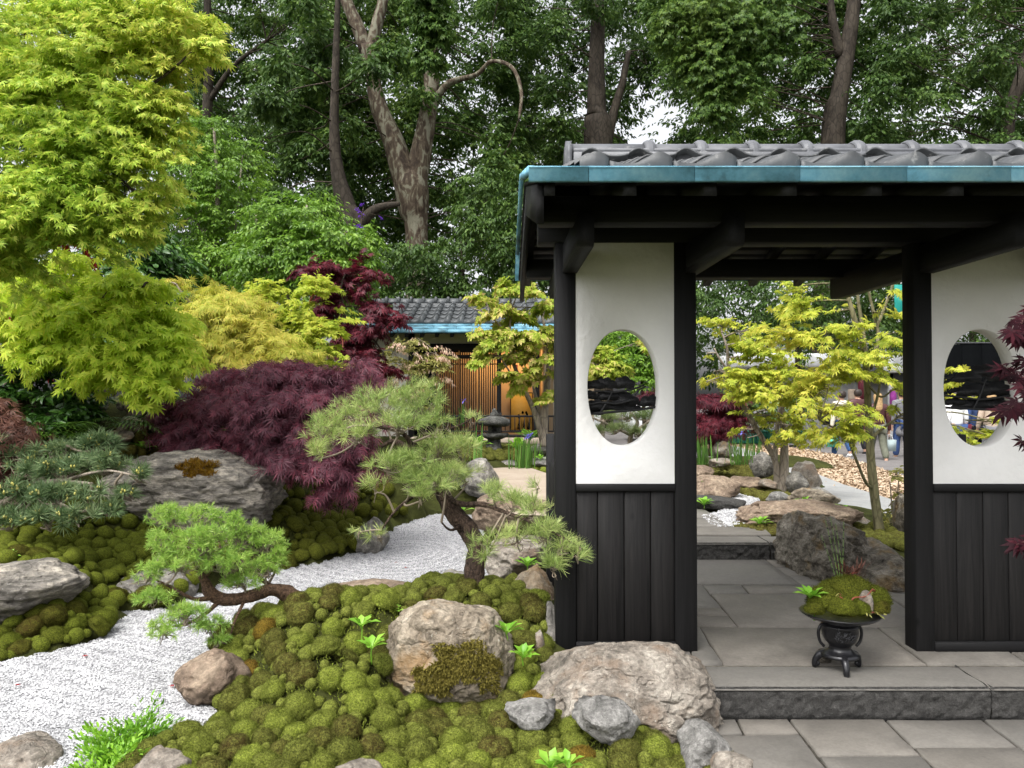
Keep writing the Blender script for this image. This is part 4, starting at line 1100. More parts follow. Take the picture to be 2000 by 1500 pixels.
M['shag_moss'] = m_leaf('shag_moss', [(0.10, 0.085, 0.018), (0.17, 0.145, 0.03), (0.26, 0.22, 0.055)], .2, 6, .7, .1)
M['rust_moss'] = m_leaf('rust_moss', [(0.15, 0.075, 0.010), (0.24, 0.13, 0.015), (0.30, 0.20, 0.03)], .2, 6, .7, .1)
moss_on(BOULDER, 'moss_patch', (905, 1290), 3.7, 68, 42, 3600, 'shag_moss', .03, 1)
moss_on(BOULDER, 'moss_patch', (850, 1325), 3.7, 46, 34, 2600, 'shag_moss', .03, 2)
moss_on(BOULDER, 'moss_patch', (955, 1315), 3.7, 26, 40, 1300, 'shag_moss', .026, 3)
moss_on(SLABROCK, 'moss_patch', (385, 915), 6.9, 42, 18, 1500, 'rust_moss', .05, 4, False)
# ------------------------------------------------------------------ the gate
YG, DG = 4.12, .12                 # front plane and thickness of the gate wall
YR, YE0, YE1 = 4.30, 3.0, 5.6      # ridge, front eave, back eave
gate = empty('garden_gate', (1.6, 4.2, Z1), 'black timber garden gate with white oval windowed panels and tiled roof', 'gate')
def gx_(u, v=800): return P(u, v, YG)[0]
def gz_(v, Y=YG): return P(1000, v, Y)[2]
XP = [(gx_(1085, 900), gx_(1125, 900)), (gx_(1318, 900), gx_(1361, 900)), (gx_(1787, 900), gx_(1823, 900)), (gx_(2016, 900), gx_(2060, 900))]
for a, b in XP:
    MB().box(a, YG, Z1, b, YG + DG, 2.42, .004).build('post', M['black_wood'], gate)
zt, zb = 2.40, gz_(945)
zr = gz_(960); zl = gz_(1254)
def panel(x0, x1, cu, cv, ru, rv, pts_fn):
    n = 72
    cx, cz_ = P(cu, cv, YG)[0], P(cu, cv, YG)[2]
    rx, rz = px(ru, YG), px(rv, YG)
    a = np.arange(n) / n * 2 * math.pi
    el = np.stack([cx + rx * np.sign(np.cos(a)) * np.abs(np.cos(a)) ** .94, cz_ + rz * np.sign(np.sin(a)) * np.abs(np.sin(a)) ** .94], 1)
    rect = []
    for t in a:
        c, s = math.cos(t), math.sin(t)
        k = min(((x1 - cx) if c > 0 else (x0 - cx)) / c if abs(c) > 1e-6 else 9e9, ((zt - cz_) if s > 0 else (zb - cz_)) / s if abs(s) > 1e-6 else 9e9)
        rect.append([cx + k * c, cz_ + k * s])
    rect = np.array(rect)
    for X in (x0, x1):
        for Z in (zb, zt):
            t = math.atan2(Z - cz_, X - cx) % (2 * math.pi)
            rect[np.argmin(np.abs((a - t + math.pi) % (2 * math.pi) - math.pi))] = [X, Z]
    yf, yb_ = YG + .006, YG + DG - .006
    br = .004
    el2 = el + nrm(el - [cx, cz_]) * br
    rings = [(rect, yf), (el2, yf), (el, yf + br), (el, yb_ - br), (el2, yb_), (rect, yb_)]
    V = np.vstack([np.c_[r[:, 0], np.full(n, y), r[:, 1]] for r, y in rings])
    fs = [[k * n + i, (k + 1) * n + i, (k + 1) * n + (i + 1) % n, k * n + (i + 1) % n] for k in range(5) for i in range(n)]
    return obj('wall_panel', V, [np.array(fs)], M['plaster'], gate), cx, cz_, rx, rz
wpL = panel(XP[0][1], XP[1][0], 1218, 757, 70, 114, None)
wpR = panel(XP[2][1], XP[3][0], 1917, 758, 72, 115, None)
# cut-out pine branches standing in the windows
def fan(mb, cx, cz_, w, h, y, th=.006, n=7, scal=.16):
    """a cloud shaped pine pad: flat base, scalloped top"""
    pts = []
    m = n * 6
    for i in range(m + 1):
        t = math.pi * i / m
        k = 1 + scal * abs(math.sin(t * n / 2 * 1.0))
        pts.append([cx + w * math.cos(t) * k * (1 - .12 * math.sin(t) ** 2), cz_ + h * math.sin(t) ** .8 * k])
    pts.append([cx - w * .55, cz_ - h * .16]); pts.append([cx, cz_ - h * .05]); pts.append([cx + w * .55, cz_ - h * .16])
    p = np.array(pts)
    mb.prism(np.c_[p[:, 0], np.full(len(p), y), p[:, 1]], np.c_[p[:, 0], np.full(len(p), y + th), p[:, 1]])
    # needle ribs
    for i in range(1, n * 2):
        t = math.pi * i / (n * 2)
        a = np.array([cx + w * .12 * math.cos(t), y - .001, cz_ + .02 * h]); b = np.array([cx + w * .92 * math.cos(t), y - .001, cz_ + h * .92 * math.sin(t)])
        mb.tube([a, b], [.0012, .0012], 4, True)
def cutout(wp, pads, bars, yy):
    o, cx, cz_, rx, rz = wp
    mb = MB()
    for k, (u, v, w, h) in enumerate(pads):
        c = P(u, v, yy)
        fan(mb, c[0], c[2], px(w, yy), px(h, yy), yy + .0035 * k)
    for k, (pts, w) in enumerate(bars):
        q = spline([P(u, v, yy + .012) for u, v in pts], 6)
        mb.tube(q, px(w * .5, yy), 6, True)
    return mb.build('pine_cutout', M['black_metal'], o)
YC = YG + .055
cutout(wpL, [(1160, 758, 20, 14), (1183, 757, 20, 18), (1219, 757, 20, 20), (1150, 778, 16, 14), (1166, 800, 22, 18), (1186, 780, 22, 16), (1224, 790, 24, 20), (1272, 792, 22, 18), (1195, 800, 26, 14), (1232, 802, 22, 12), (1160, 810, 20, 10), (1208, 772, 24, 8)],
       [([(1146, 768), (1170, 764), (1200, 766), (1235, 760), (1258, 752)], 4), ([(1146, 790), (1175, 786), (1205, 788), (1240, 780)], 5), ([(1146, 808), (1180, 806), (1215, 803), (1250, 800), (1292, 793)], 5), ([(1172, 806), (1186, 785), (1196, 765)], 4), ([(1240, 772), (1248, 762), (1262, 754)], 3)], YC)
cutout(wpR, [(1890, 745, 26, 18), (1925, 735, 30, 22), (1960, 742, 28, 20), (1905, 772, 30, 20), (1945, 770, 34, 24), (1975, 775, 20, 16), (1868, 790, 20, 12), (1900, 798, 32, 18), (1945, 798, 34, 20), (1975, 800, 20, 14), (1880, 765, 14, 8)],
       [([(1842, 740), (1865, 736), (1895, 742), (1930, 750)], 4), ([(1842, 772), (1880, 776), (1920, 780), (1990, 770)], 5), ([(1842, 796), (1890, 798), (1940, 800), (1992, 795)], 5), ([(1900, 800), (1915, 770), (1925, 740)], 5)], YC)
for (a, b) in ((XP[0][1], XP[1][0]), (XP[2][1], XP[3][0])):
    MB().box(a, YG - .006, zr, b, YG + DG + .006, zb, .003).build('rail', M['black_wood_x'], gate)
    MB().box(a, YG - .004, Z1, b, YG + DG + .004, zl, .003).build('rail', M['black_wood_x'], gate)
    # boards with open joints, wide ones in the middle
    ws = [.82, 1.0, 1.0, .9] if a < 1 else [.9, 1.0, .95, .85]
    t = sum(ws); x = a
    for w in ws:
        x2 = x + (b - a) * w / t
        MB().box(x + .0022, YG + .012 + random.uniform(0, .003), zl, x2 - .0022, YG + DG - .02, zr, .003).build('board', M['board_wood'], gate)
        x = x2
# back stay posts and low rail at the back of the outer posts
for x in (XP[0][0] + .0, XP[3][0]):
    MB().box(x, 4.86, .1, x + .10, 4.96, gz_(848, 4.9), .004).build('post', M['black_wood'], gate)
    zz = gz_(905, 4.7)
    MB().box(x + .012, YG + DG, zz - .22, x + .088, 4.95, zz, .01).build('brace', M['black_wood_y'], gate)
# cross arms, front to back, rounded noses
def arm(x0, x1, ya, yb_, z0, z1, name='arm'):
    r = .035
    prof = [(ya + r, z0)] + [(ya + r - r * math.sin(t), z0 + r - r * math.cos(t)) for t in np.linspace(.2, math.pi / 2, 4)] + [(ya, z1), (yb_, z1), (yb_, z0 + r)] + [(yb_ - r + r * math.cos(t), z0 + r - r * math.sin(t)) for t in np.linspace(.3, math.pi / 2, 4)]
    p = np.array(prof)
    mb = MB(); mb.prism(np.c_[np.full(len(p), x0), p], np.c_[np.full(len(p), x1), p])
    return mb.build(name, M['black_wood_y'], gate)
za0, za1 = 2.165, 2.312
for x in (P(1144, 450, 3.36)[0], P(1438, 450, 3.36)[0], 2.30, XP[3][0] + .05):
    arm(x - .038, x + .038, 3.36, 5.24, za0, za1)
# purlins on the arms, lintel over the wall
zp0 = gz_(434, 3.45)
XL, XRT = .15, 3.32
MB().box(XL + .03, 3.45, zp0, XRT - .03, 3.57, zp0 + .118, .004).build('purlin', M['black_wood_x'], gate)
MB().box(XL + .03, 5.03, zp0, XRT - .03, 5.15, zp0 + .118, .004).build('purlin', M['black_wood_x'], gate)
MB().box(XL + .06, YG - .012, 2.33, XRT - .06, YG + DG + .012, 2.47, .004).build('lintel', M['black_wood_x'], gate)
MB().box(XL + .03, YR - .06, 2.56, XRT - .03, YR + .06, 2.66, .004).build('ridge_beam', M['black_wood_x'], gate)
# rafters
SLP = .265
def roof_z(y, off=0.0): return 2.353 + SLP * (YR - YE0 - .05) - SLP * abs(y - YR) + off
u_r = [1072, 1231, 1388, 1544, 1710, 1870, 2030, 2190]
for u in u_r:
    x = P(u, 368, 3.05)[0]
    for sgn in (1, -1):
        ya, yb_ = (3.05, YR) if sgn > 0 else (YE1 - .05, YR)
        za, zb2 = roof_z(ya), roof_z(yb_)
        V = [[x + sx * .025, y, z + dz] for y, z in ((ya, za), (yb_ - sgn * .003, zb2)) for dz in (-.052, 0) for sx in (-1, 1)]
        obj('rafter', V, [[[0, 1, 3, 2], [4, 6, 7, 5], [0, 4, 5, 1], [2, 3, 7, 6], [0, 2, 6, 4], [1, 5, 7, 3]]], M['rafter_wood'], gate)
# boarding over the rafters
nb = 12
for sgn in (1, -1):
    ys = np.linspace(YE0 + .01 if sgn > 0 else YE1 - .01, YR, nb + 1)
    for a, b in zip(ys[:-1], ys[1:]):
        lo, hi = min(a, b) + .002, max(a, b) - .002
        V = [[x, y, roof_z(y, dz)] for x in (XL - .01, XRT + .01) for y in (lo, hi) for dz in (.003, .02)]
        obj('roof_board', V, [[[0, 1, 3, 2], [4, 6, 7, 5], [0, 4, 5, 1], [2, 3, 7, 6], [0, 2, 6, 4], [1, 5, 7, 3]]], M['black_wood_x'], gate)
# barge boards at both gable ends
for x0, x1 in ((XL, XL + .028), (XRT - .028, XRT)):
    for sgn in (1, -1):
        ya = 3.05 if sgn > 0 else YE1 - .05
        V = [[x, y, roof_z(y, dz)] for x in (x0, x1) for y in (ya, YR - sgn * .002) for dz in (-.165, -.004)]
        obj('barge_board', V, [[[0, 1, 3, 2], [4, 6, 7, 5], [0, 4, 5, 1], [2, 3, 7, 6], [0, 2, 6, 4], [1, 5, 7, 3]]], M['black_wood_y'], gate)
# copper eaves: folded sheets with standing joints
xs = [XL - .035] + [P(u, 340, YE0)[0] for u in (1150, 1357, 1563, 1772, 1975, 2180)] + [XRT + .035]
zf0, zf1 = P(1000, 353.5, YE0)[2], P(1000, 325, YE0)[2]
def fold(xa, xb, sgn):
    y0 = YE0 if sgn > 0 else YE1
    y1 = y0 + sgn * .34
    zt_ = zf1
    pr = [(y0 + sgn * .008, zf0), (y0, zf0 + .002), (y0, zt_ - .006), (y0 - sgn * .006, zt_ - .004), (y0 - sgn * .006, zt_), (y1, zt_ + .34 * SLP), (y1, zt_ + .34 * SLP - .012), (y0 + sgn * .02, zt_ - .02), (y0 + sgn * .02, zf0)]
    p = np.array(pr); mb = MB()
    mb.prism(np.c_[np.full(len(p), xa), p], np.c_[np.full(len(p), xb), p])
    mb.build('copper_sheet', M['copper'], gate)
for a, b in zip(xs[:-1], xs[1:]):
    for sgn in (1, -1): fold(a + .0012, b - .0012, sgn)
for x0, x1 in ((XL - .036, XL - .012), (XRT + .012, XRT + .036)):
    for sgn in (1, -1):
        ya = (YE0 + .003) if sgn > 0 else YE1 - .003
        V = [[x, y, zf1 + SLP * abs(y - ya) + dz] for x in (x0, x1) for y in (ya, YR - sgn * .002) for dz in (-.03 if sgn > 0 else -.012, .004)]
        obj('copper_sheet', V, [[[0, 1, 3, 2], [4, 6, 7, 5], [0, 4, 5, 1], [2, 3, 7, 6], [0, 2, 6, 4], [1, 5, 7, 3]]], M['copper'], gate)
# tiles: S curved pan and roll
def tile_mesh(w, L, h, th, lip):
    n = 14
    t = np.linspace(0, 1, n)
    # trough on the left, roll on the right
    prof = np.where(t < .56, -.30 * np.sin(t / .56 * math.pi) * .55, 1.0 * np.sin((t - .56) / .44 * math.pi) ** .9)
    prof = np.interp(t, np.linspace(0, 1, 9), [.05, -.12, -.22, -.20, -.02, .45, .95, .88, .30])
    x = (t - .0) * w
    rings = []
    for y, dz in ((0, 0.0), (L, 0)):
        rings.append(np.c_[x, np.full(n, y), prof * h + dz + th])
        rings.append(np.c_[x, np.full(n, y), prof * h + dz])
    A, B, Cc, D = range(4)
    V = np.vstack(rings)
    fs = []
    for i in range(n - 1):
        fs += [[i, i + 1, 2 * n + i + 1, 2 * n + i], [n + i + 1, n + i, 3 * n + i, 3 * n + i + 1], [n + i, n + i + 1, i + 1, i], [2 * n + i, 2 * n + i + 1, 3 * n + i + 1, 3 * n + i]]
    fs += [[n, 0, 2 * n, 3 * n], [n - 1, 2 * n - 1, 4 * n - 1, 3 * n - 1]]
    faces = [np.array(fs)]
    # eave tiles carry a deep front apron
    if lip:
        b = len(V)
        top = np.c_[x, np.full(n, -.012), prof * h + th + .003]; bot = np.c_[x, np.full(n, -.012), np.full(n, -.35 * h) - 0.0]
        top2 = top + [0, .014, 0]; bot2 = bot + [0, .014, 0]
        V = np.vstack([V, top, bot, top2, bot2])
        g = []
        for i in range(n - 1):
            g += [[b + n + i, b + n + i + 1, b + i + 1, b + i], [b + i, b + i + 1, b + 2 * n + i + 1, b + 2 * n + i], [b + 3 * n + i + 1, b + 3 * n + i, b + 2 * n + i, b + 2 * n + i + 1]]
        g += [[b + n, b, b + 2 * n, b + 3 * n], [b + n - 1, b + 2 * n - 1, b + 4 * n - 1, b + 3 * n - 1]]
        faces.append(np.array(g))
    return V, faces
TW = .2555
tV, tF = tile_mesh(TW * .985, .30, .040, .012, False)
t_me = raw_mesh('roof_tile', tV, tF, M['tile_roof'], False)
eV, eF = tile_mesh(TW * .980, .30, .040, .012, True)
e_me = raw_mesh('eave_tile', eV, eF, M['tile_roof'], False)
x_t0 = P(1116, 300, YR)[0]
ncol = int((XRT - .05 - x_t0) / TW)
hV = eV[:, 0] >= .48 * TW
hm_ = np.where(hV)[0]; hr = np.full(len(eV), -1); hr[hm_] = np.arange(len(hm_))
h_me = raw_mesh('verge_tile', eV[hm_], [np.array([hr[q] for q in f if (hr[q] >= 0).all()]) for f in eF], M['tile_roof'])
ang = math.atan(SLP)
off_x = (P(1400, 300, 3.08)[0] - .70 * TW - x_t0) % TW - TW
for sgn in (1, -1):
    for r in range(6):
        yd = .07 + r * .225
        for c in range(ncol + 2):
            x = x_t0 + off_x + c * TW
            if x < x_t0 - .235 or x + TW > XRT + .1: continue
            half = x < x_t0 - .03
            y = (YE0 + yd) if sgn > 0 else (YE1 - yd)
            z = zf1 + SLP * yd + .008 + .004 * (r > 0)
            rot = Matrix.Rotation(0 if sgn > 0 else math.pi, 4, 'Z')
            xx = x if sgn > 0 else x + TW
            m = Matrix.Translation((xx, y, z)) @ rot @ Matrix.Rotation(ang - .035 + random.uniform(-.006, .006), 4, 'X') @ Matrix.Rotation(random.uniform(-.008, .008), 4, 'Y')
            if half and sgn > 0: inst('verge_tile', h_me, gate, m)
            elif not half: inst('eave_tile' if r == 0 else 'roof_tile', e_me if r == 0 else t_me, gate, m)
# ridge: two flat courses, a round cap in lengths, collars over the joints
zr0 = P(1000, 322, YR)[2]
zcap = P(1000, 283, YR)[2]
for k, (dw, z0, z1) in enumerate(((.13, zr0 - .10, zr0 + .035), (.115, zr0 + .037, zr0 + .058))):
    MB().box(x_t0, YR - dw, z0, XRT - .06, YR + dw, z1, .004).build('ridge_course', M['tile'], gate)
rr = .085
xc = [P(u, 290, YR)[0] for u in (1265, 1364, 1464, 1567, 1668, 1770, 1870, 1975, 2075)]
ends = [x_t0 - .008] + xc + [XRT - .05]
a = np.linspace(-.25, math.pi + .25, 15)
for x0, x1 in zip(ends[:-1], ends[1:]):
    ring = lambda x, r: np.c_[np.full(15, x), YR + r * np.cos(a) * 1.15, zcap - rr + r * np.sin(a)]
    mb = MB(); mb.prism(ring(x0 + .0015, rr), ring(x1 - .0015, rr))
    mb.build('ridge_tile', M['tile'], gate, False)
for x in xc:
    mb = MB()
    R_ = [(-.032, .088), (-.028, .096), (-.012, .105), (.008, .105), (.024, .098), (.032, .088)]
    for (da, ra), (db, rb) in zip(R_[:-1], R_[1:]):
        A = np.c_[np.full(15, x + da), YR + ra * np.cos(a) * 1.15, zcap - rr + ra * np.sin(a)]
        B = np.c_[np.full(15, x + db), YR + rb * np.cos(a) * 1.15, zcap - rr + rb * np.sin(a)]
        i = np.arange(14)[:, None]
        mb.add(np.vstack([A, B]), i + [[0, 15, 16, 1]])
    mb.build('ridge_collar', M['tile'], gate, True)
# end plate of the ridge on the gable
mb = MB(); p = np.c_[np.full(15, 0), YR + .13 * np.cos(a), zcap - rr + .098 * np.sin(a)]
p = np.vstack([p, [[0, YR - .16, zr0 - .12], [0, YR + .16, zr0 - .12]]])
mb.prism(p + [x_t0 - .035, 0, 0], p + [x_t0 - .009, 0, 0]); mb.build('ridge_end_tile', M['tile'], gate)

# ------------------------------------------------------------------ tea house
YT = 15.0
tea = empty('tea_house', P(900, 850, YT), 'low tea house with grey tiled roof, blue copper eaves and glowing lattice screen', 'tea house')
def T_(u, v, Y=YT): return P(u, v, Y)
def tbox(name, u0, v0, u1, v1, Y0, Y1, mat, bev=.008, parent=None):
    a, b = T_(u0, v1, Y0), T_(u1, v0, Y0)
    return MB().box(a[0], Y0, a[2], b[0], Y1, b[2], bev).build(name, M[mat], parent or tea)
YW = YT + 1.0                       # wall plane behind the eaves
tbox('wall', 722, 640, 803, 860, YW, YW + .15, 'plaster_old')
tbox('wall', 803, 640, 1082, 672, YW, YW + .15, 'plaster_old', .008)
tbox('wall', 1082, 640, 1150, 860, YW, YW + .15, 'plaster_old')
tbox('post', 713, 640, 724, 862, YW - .05, YW + .14, 'black_wood')
tbox('post', 797, 640, 809, 862, YW - .06, YW + .18, 'black_wood')
tbox('post', 1043, 668, 1054, 862, YW - .06, YW + .18, 'black_wood')
tbox('post', 970, 682, 979, 862, YW - .03, YW + .09, 'black_wood')
tbox('lintel', 808, 671, 1044, 684, YW - .04, YW + .16, 'black_wood_x')
tbox('rail', 808, 693, 1044, 700, YW - .02, YW + .08, 'black_wood_x')
# lattice screens
for (u0, u1) in ((850, 896), (898, 931), (935, 970)):
    fr = tbox('lattice_screen', u0 - 1, 684, u0 + 2, 858, YW, YW + .06, 'black_wood')
    tbox('screen_rail', u0, 684, u1, 688, YW + .005, YW + .055, 'black_wood_x', .004, fr)
    tbox('screen_rail', u0, 710, u1, 712, YW + .005, YW + .055, 'black_wood_x', .003, fr)
    tbox('screen_rail', u0, 852, u1, 858, YW + .005, YW + .055, 'black_wood_x', .004, fr)
    u = u0 + 4.2
    while u < u1 - 1:
        tbox('slat', u, 686, u + 2.3, 855, YW + .015, YW + .04, 'black_wood', .003, fr)
        u += 4.35
tbox('wall', 809, 684, 850, 860, YW + .02, YW + .12, 'hoarding')
# the lit room
YB = YW + 1.7
tbox('room_wall', 800, 655, 1160, 870, YB, YB + .1, 'warm_plaster')
a, b = T_(808, 860, YW), T_(1052, 860, YW)
zfl = T_(900, 852, YW)[2]
MB().box(a[0], YW - .7, zfl - .14, b[0] + 1.2, YB, zfl, .01).build('veranda_floor', M['sandstone'], tea)
MB().box(a[0] - .3, YW - .1, zfl + 2.15, b[0] + 1.2, YB, zfl + 2.2).build('ceiling', M['black_wood_x'], tea)
MB().box(a[0] - .05, YW + .1, zfl, a[0], YB, zfl + 2.15).build('room_wall', M['warm_plaster'], tea)
MB().box(b[0] + .12, YW + .1, zfl, b[0] + .17, YB, zfl + 2.15).build('room_wall', M['warm_plaster'], tea)
a, b = T_(690, 862, YW - .8), T_(1150, 862, YW - .8)
MB().box(a[0], YW - .8, zfl - .9, b[0], YW + 1.9, zfl - .141, .01).build('plinth', M['stall_dark'], tea)
# painted gold screen: irises
scr = empty('folding_screen', P(1020, 838, YB - .15), 'gold leaf screen painted with dark irises inside the tea house', 'screen')
a, b = P(998, 840, YB - .18), P(1039, 768, YB - .18)
MB().box(a[0], YB - .18, a[2], b[0], YB - .15, b[2], .004).build('gold_panel', M['gold_leaf'], scr)
mb = MB(); t_ = .018
for (x0, z0, x1, z1) in ((a[0] - t_, a[2] - t_, b[0] + t_, a[2]), (a[0] - t_, b[2], b[0] + t_, b[2] + t_), (a[0] - t_, a[2], a[0], b[2]), (b[0], a[2], b[0] + t_, b[2])):
    mb.box(x0, YB - .185, z0, x1, YB - .145, z1)
mb.build('frame', M['black_wood'], scr)
mb = MB()
for i in range(16):
    x = random.uniform(a[0] + .08, b[0] - .05); h = random.uniform(.15, .34); lean = random.uniform(-.06, .06)
    q = np.array([[x - .008, 0, a[2] + .02], [x + .008, 0, a[2] + .02], [x + lean + .002, 0, a[2] + h], [x + lean - .002, 0, a[2] + h]]); q[:, 1] = YB - .1835
    mb.add(q, [[0, 1, 2, 3]])
for i in range(5):
    x = random.uniform(a[0] + .1, b[0] - .08); z = a[2] + random.uniform(.28, .42)
    t = np.arange(8) / 8 * 6.283
    q = np.c_[x + .028 * np.cos(t), np.full(8, YB - .1845), z + .035 * np.sin(t)]; mb.add(q, [list(range(8))])
mb.build('painted_iris', M['hoarding'], scr)
# hanging scroll
tag(tbox('hanging_scroll', 1005, 712, 1011, 762, YB - .03, YB - .012, 'burgundy', .002), None)
sc_o = [o for o in tea.children if o.name.startswith('hanging_scroll')][0]
sc_o.parent = None; sc_o.location = tea.location; tag(sc_o, 'narrow dark red scroll hanging on the glowing wall', 'scroll')
# ceiling lamp that lights the room
lamp = empty('ceiling_lamp', P(945, 690, YW + .9), 'small lamp glowing under the tea house ceiling', 'lamp')
t = NT('lamp_glow'); em = t.n('ShaderNodeEmission'); em.inputs[0].default_value = (1, .62, .25, 1); em.inputs[1].default_value = 3; lg = t.done(em.outputs[0])
lp = P(945, 690, YW + .9)
MB().lathe([(.02, .12), (.09, .1), (.11, 0), (.09, -.1), (.02, -.12)], lp, 12).build('lamp_shade', lg, lamp, True)
for uu, vv, e in ((945, 700, 8), (1015, 700, 12)):
    pl = bpy.data.lights.new('room_light', 'POINT'); pl.energy = e; pl.color = (1, .58, .24); pl.shadow_soft_size = .12
    po = bpy.data.objects.new('room_light', pl); C.objects.link(po); po.location = Vector(P(uu, vv, YW + 1.1))
# eaves, tiles, ridge
ZE = T_(900, 646, YT)[2]
YTR = YT + 2.6
ZRr = P(900, 600, YTR)[2]
slp = (ZRr - ZE) / (YTR - YT)
xa, xb = T_(692, 640)[0], T_(1135, 640)[0]
# copper: three lapped courses
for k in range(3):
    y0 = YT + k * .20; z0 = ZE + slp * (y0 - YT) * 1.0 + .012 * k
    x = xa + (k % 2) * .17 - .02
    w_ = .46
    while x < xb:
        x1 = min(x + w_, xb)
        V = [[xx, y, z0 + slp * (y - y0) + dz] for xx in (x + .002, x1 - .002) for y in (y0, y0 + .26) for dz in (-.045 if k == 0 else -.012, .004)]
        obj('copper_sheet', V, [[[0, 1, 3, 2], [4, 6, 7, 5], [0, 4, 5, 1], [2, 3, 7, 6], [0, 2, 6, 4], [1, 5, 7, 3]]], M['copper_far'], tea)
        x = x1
u = 735
while u < 1130:
    p = T_(u, 652, YT + .06)
    V = [[p[0] + sx, y, ZE + slp * (y - YT) + dz - .05] for sx in (-.035, .035) for y in (YT + .06, YW + .2) for dz in (-.09, 0)]
    obj('rafter', V, [[[0, 1, 3, 2], [4, 6, 7, 5], [0, 4, 5, 1], [2, 3, 7, 6], [0, 2, 6, 4], [1, 5, 7, 3]]], M['black_wood_y'], tea)
    u += 29.5
V = [[x, y, ZE + slp * (y - YT) - .048 - dz] for x in (xa, xb) for y in (YT + .03, YTR) for dz in (0, .015)]
obj('roof_board', V, [[[0, 1, 3, 2], [4, 6, 7, 5], [0, 4, 5, 1], [2, 3, 7, 6], [0, 2, 6, 4], [1, 5, 7, 3]]], M['black_wood_y'], tea)
V = [[x, y, ZRr - slp * (y - YTR) - dz] for x in (xa, xb) for y in (YTR, YTR + 2.6) for dz in (0, .05)]
obj('roof', V, [[[0, 1, 3, 2], [4, 6, 7, 5], [0, 4, 5, 1], [2, 3, 7, 6], [0, 2, 6, 4], [1, 5, 7, 3]]], M['tile_far'], tea)
TW2 = .268
tV, tF = tile_mesh(TW2 * 1.02, .46, .085, .022, False); t2 = raw_mesh('roof_tile', tV, tF, M['tile_far'])
eV, eF = tile_mesh(TW2 * 1.02, .46, .085, .022, True); e2 = raw_mesh('eave_tile', eV, eF, M['tile_far'])
xt0 = T_(738, 625)[0] + .05
for r in range(5):
    y = YT + .55 + r * .42
    for c in range(int((xb - xt0) / TW2)):
        m = Matrix.Translation((xt0 + c * TW2, y, ZE + slp * (y - YT) + .07 + random.uniform(0, .006))) @ Matrix.Rotation(math.atan(slp) - .05, 4, 'X')
        inst('eave_tile' if r == 0 else 'roof_tile', e2 if r == 0 else t2, tea, m)
zq = P(900, 594, YTR)[2]; zq1 = P(900, 583, YTR)[2]
MB().box(xt0 - .1, YTR - .16, zq - .25, xb, YTR + .16, zq, .01).build('ridge_course', M['tile_far'], tea)
u0 = 732
for k in range(16):
    x0, x1 = T_(u0 + k * 24, 590, YTR)[0], T_(u0 + k * 24 + 24, 590, YTR)[0]
    aa = np.linspace(0, math.pi, 9)
    p0 = np.c_[np.full(9, x0 + .004), YTR + .11 * np.cos(aa), zq + (zq1 - zq) * np.sin(aa)]
    mb = MB(); mb.prism(p0, p0 + [x1 - x0 - .008, 0, 0]); mb.box(x0 - .03, YTR - .12, zq + .002, x0 + .03, YTR + .12, zq1 + .03, .015)
    mb.build('ridge_tile', M['tile_far'], tea)
# veranda railing
YV = YW - .62
rl = empty('railing', P(990, 850, YV), 'low black railing along the tea house veranda', 'railing')
def rbox(name, u0, v0, u1, v1, d=.05, mat='black_wood_x'):
    a, b = P(u0, v1, YV), P(u1, v0, YV)
    MB().box(a[0], YV, a[2], b[0], YV + d, b[2], .004).build(name, M[mat], rl)
rbox('rail', 866, 811, 1110, 815); rbox('rail', 866, 841, 1110, 844, .04); rbox('rail', 866, 849, 1110, 854, .08)
for u in (868, 930, 978, 1045, 1105): rbox('post', u - 2.2, 806, u + 2.2, 856, .06, 'black_wood')
u = 874
while u < 1105:
    rbox('baluster', u - .9, 815, u + .9, 841, .02, 'black_wood'); u += 9.4
# stone lantern
YL = 13.2
ln = empty('stone_lantern', P(966, 892, YL), 'weathered dark stone lantern with wide flat cap before the tea house', 'lantern')
def lz(v): return P(966, v, YL)[2] - P(966, 892, YL)[2]
c0 = P(966, 892, YL); pw = lambda n: px(n, YL)
def rough_lathe(prof, name, seg=28, amt=.03, seed=0):
    mb = MB(); mb.lathe(prof, c0, seg)
    V = np.vstack(mb.V); k = fbm(V * 6 + seed, 4, seed)[:, None]
    cc = np.array([c0[0], c0[1], 0]); W = V - cc; W[:, :2] *= 1 + amt * 2 * k; W[:, 2:] += amt * .3 * k
    mb.V = [W + cc]
    return mb.build(name, M['lantern_stone'], ln, True)
rough_lathe([(pw(17), lz(894)), (pw(17), lz(884)), (pw(15), lz(872)), (pw(13), lz(858))], 'base', amt=.06)
rough_lathe([(pw(13), lz(858)), (pw(25), lz(853)), (pw(27), lz(849)), (pw(25), lz(846)), (pw(14), lz(845))], 'platform', amt=.04, seed=2)
rough_lathe([(pw(22), lz(832)), (pw(31), lz(830)), (pw(33), lz(825)), (pw(30), lz(820)), (pw(17), lz(815)), (pw(9), lz(813))], 'cap', amt=.06, seed=4)
rough_lathe([(pw(9), lz(814)), (pw(10), lz(809)), (pw(6), lz(805)), (pw(4), lz(800)), (pw(1), lz(797))], 'finial', amt=.04, seed=5)
w = pw(12)
fb = MB()
z0, z1 = c0[2] + lz(846), c0[2] + lz(831)
t_ = .035
for sx in (-1, 1):
    for sy in (-1, 1): fb.box(c0[0] + sx * (w - t_) - t_, c0[1] + sy * (w - t_) - t_, z0, c0[0] + sx * (w - t_) + t_, c0[1] + sy * (w - t_) + t_, z1, .008)
fb.box(c0[0] - w + .01, c0[1] - w + .01, z0, c0[0] + w - .01, c0[1] + w - .01, z0 + .03)
fb.box(c0[0] - w + .012, c0[1] - .01, z0, c0[0] + w - .012, c0[1] + .01, z1 - .002)
fb.build('fire_box', M['lantern_stone'], ln)
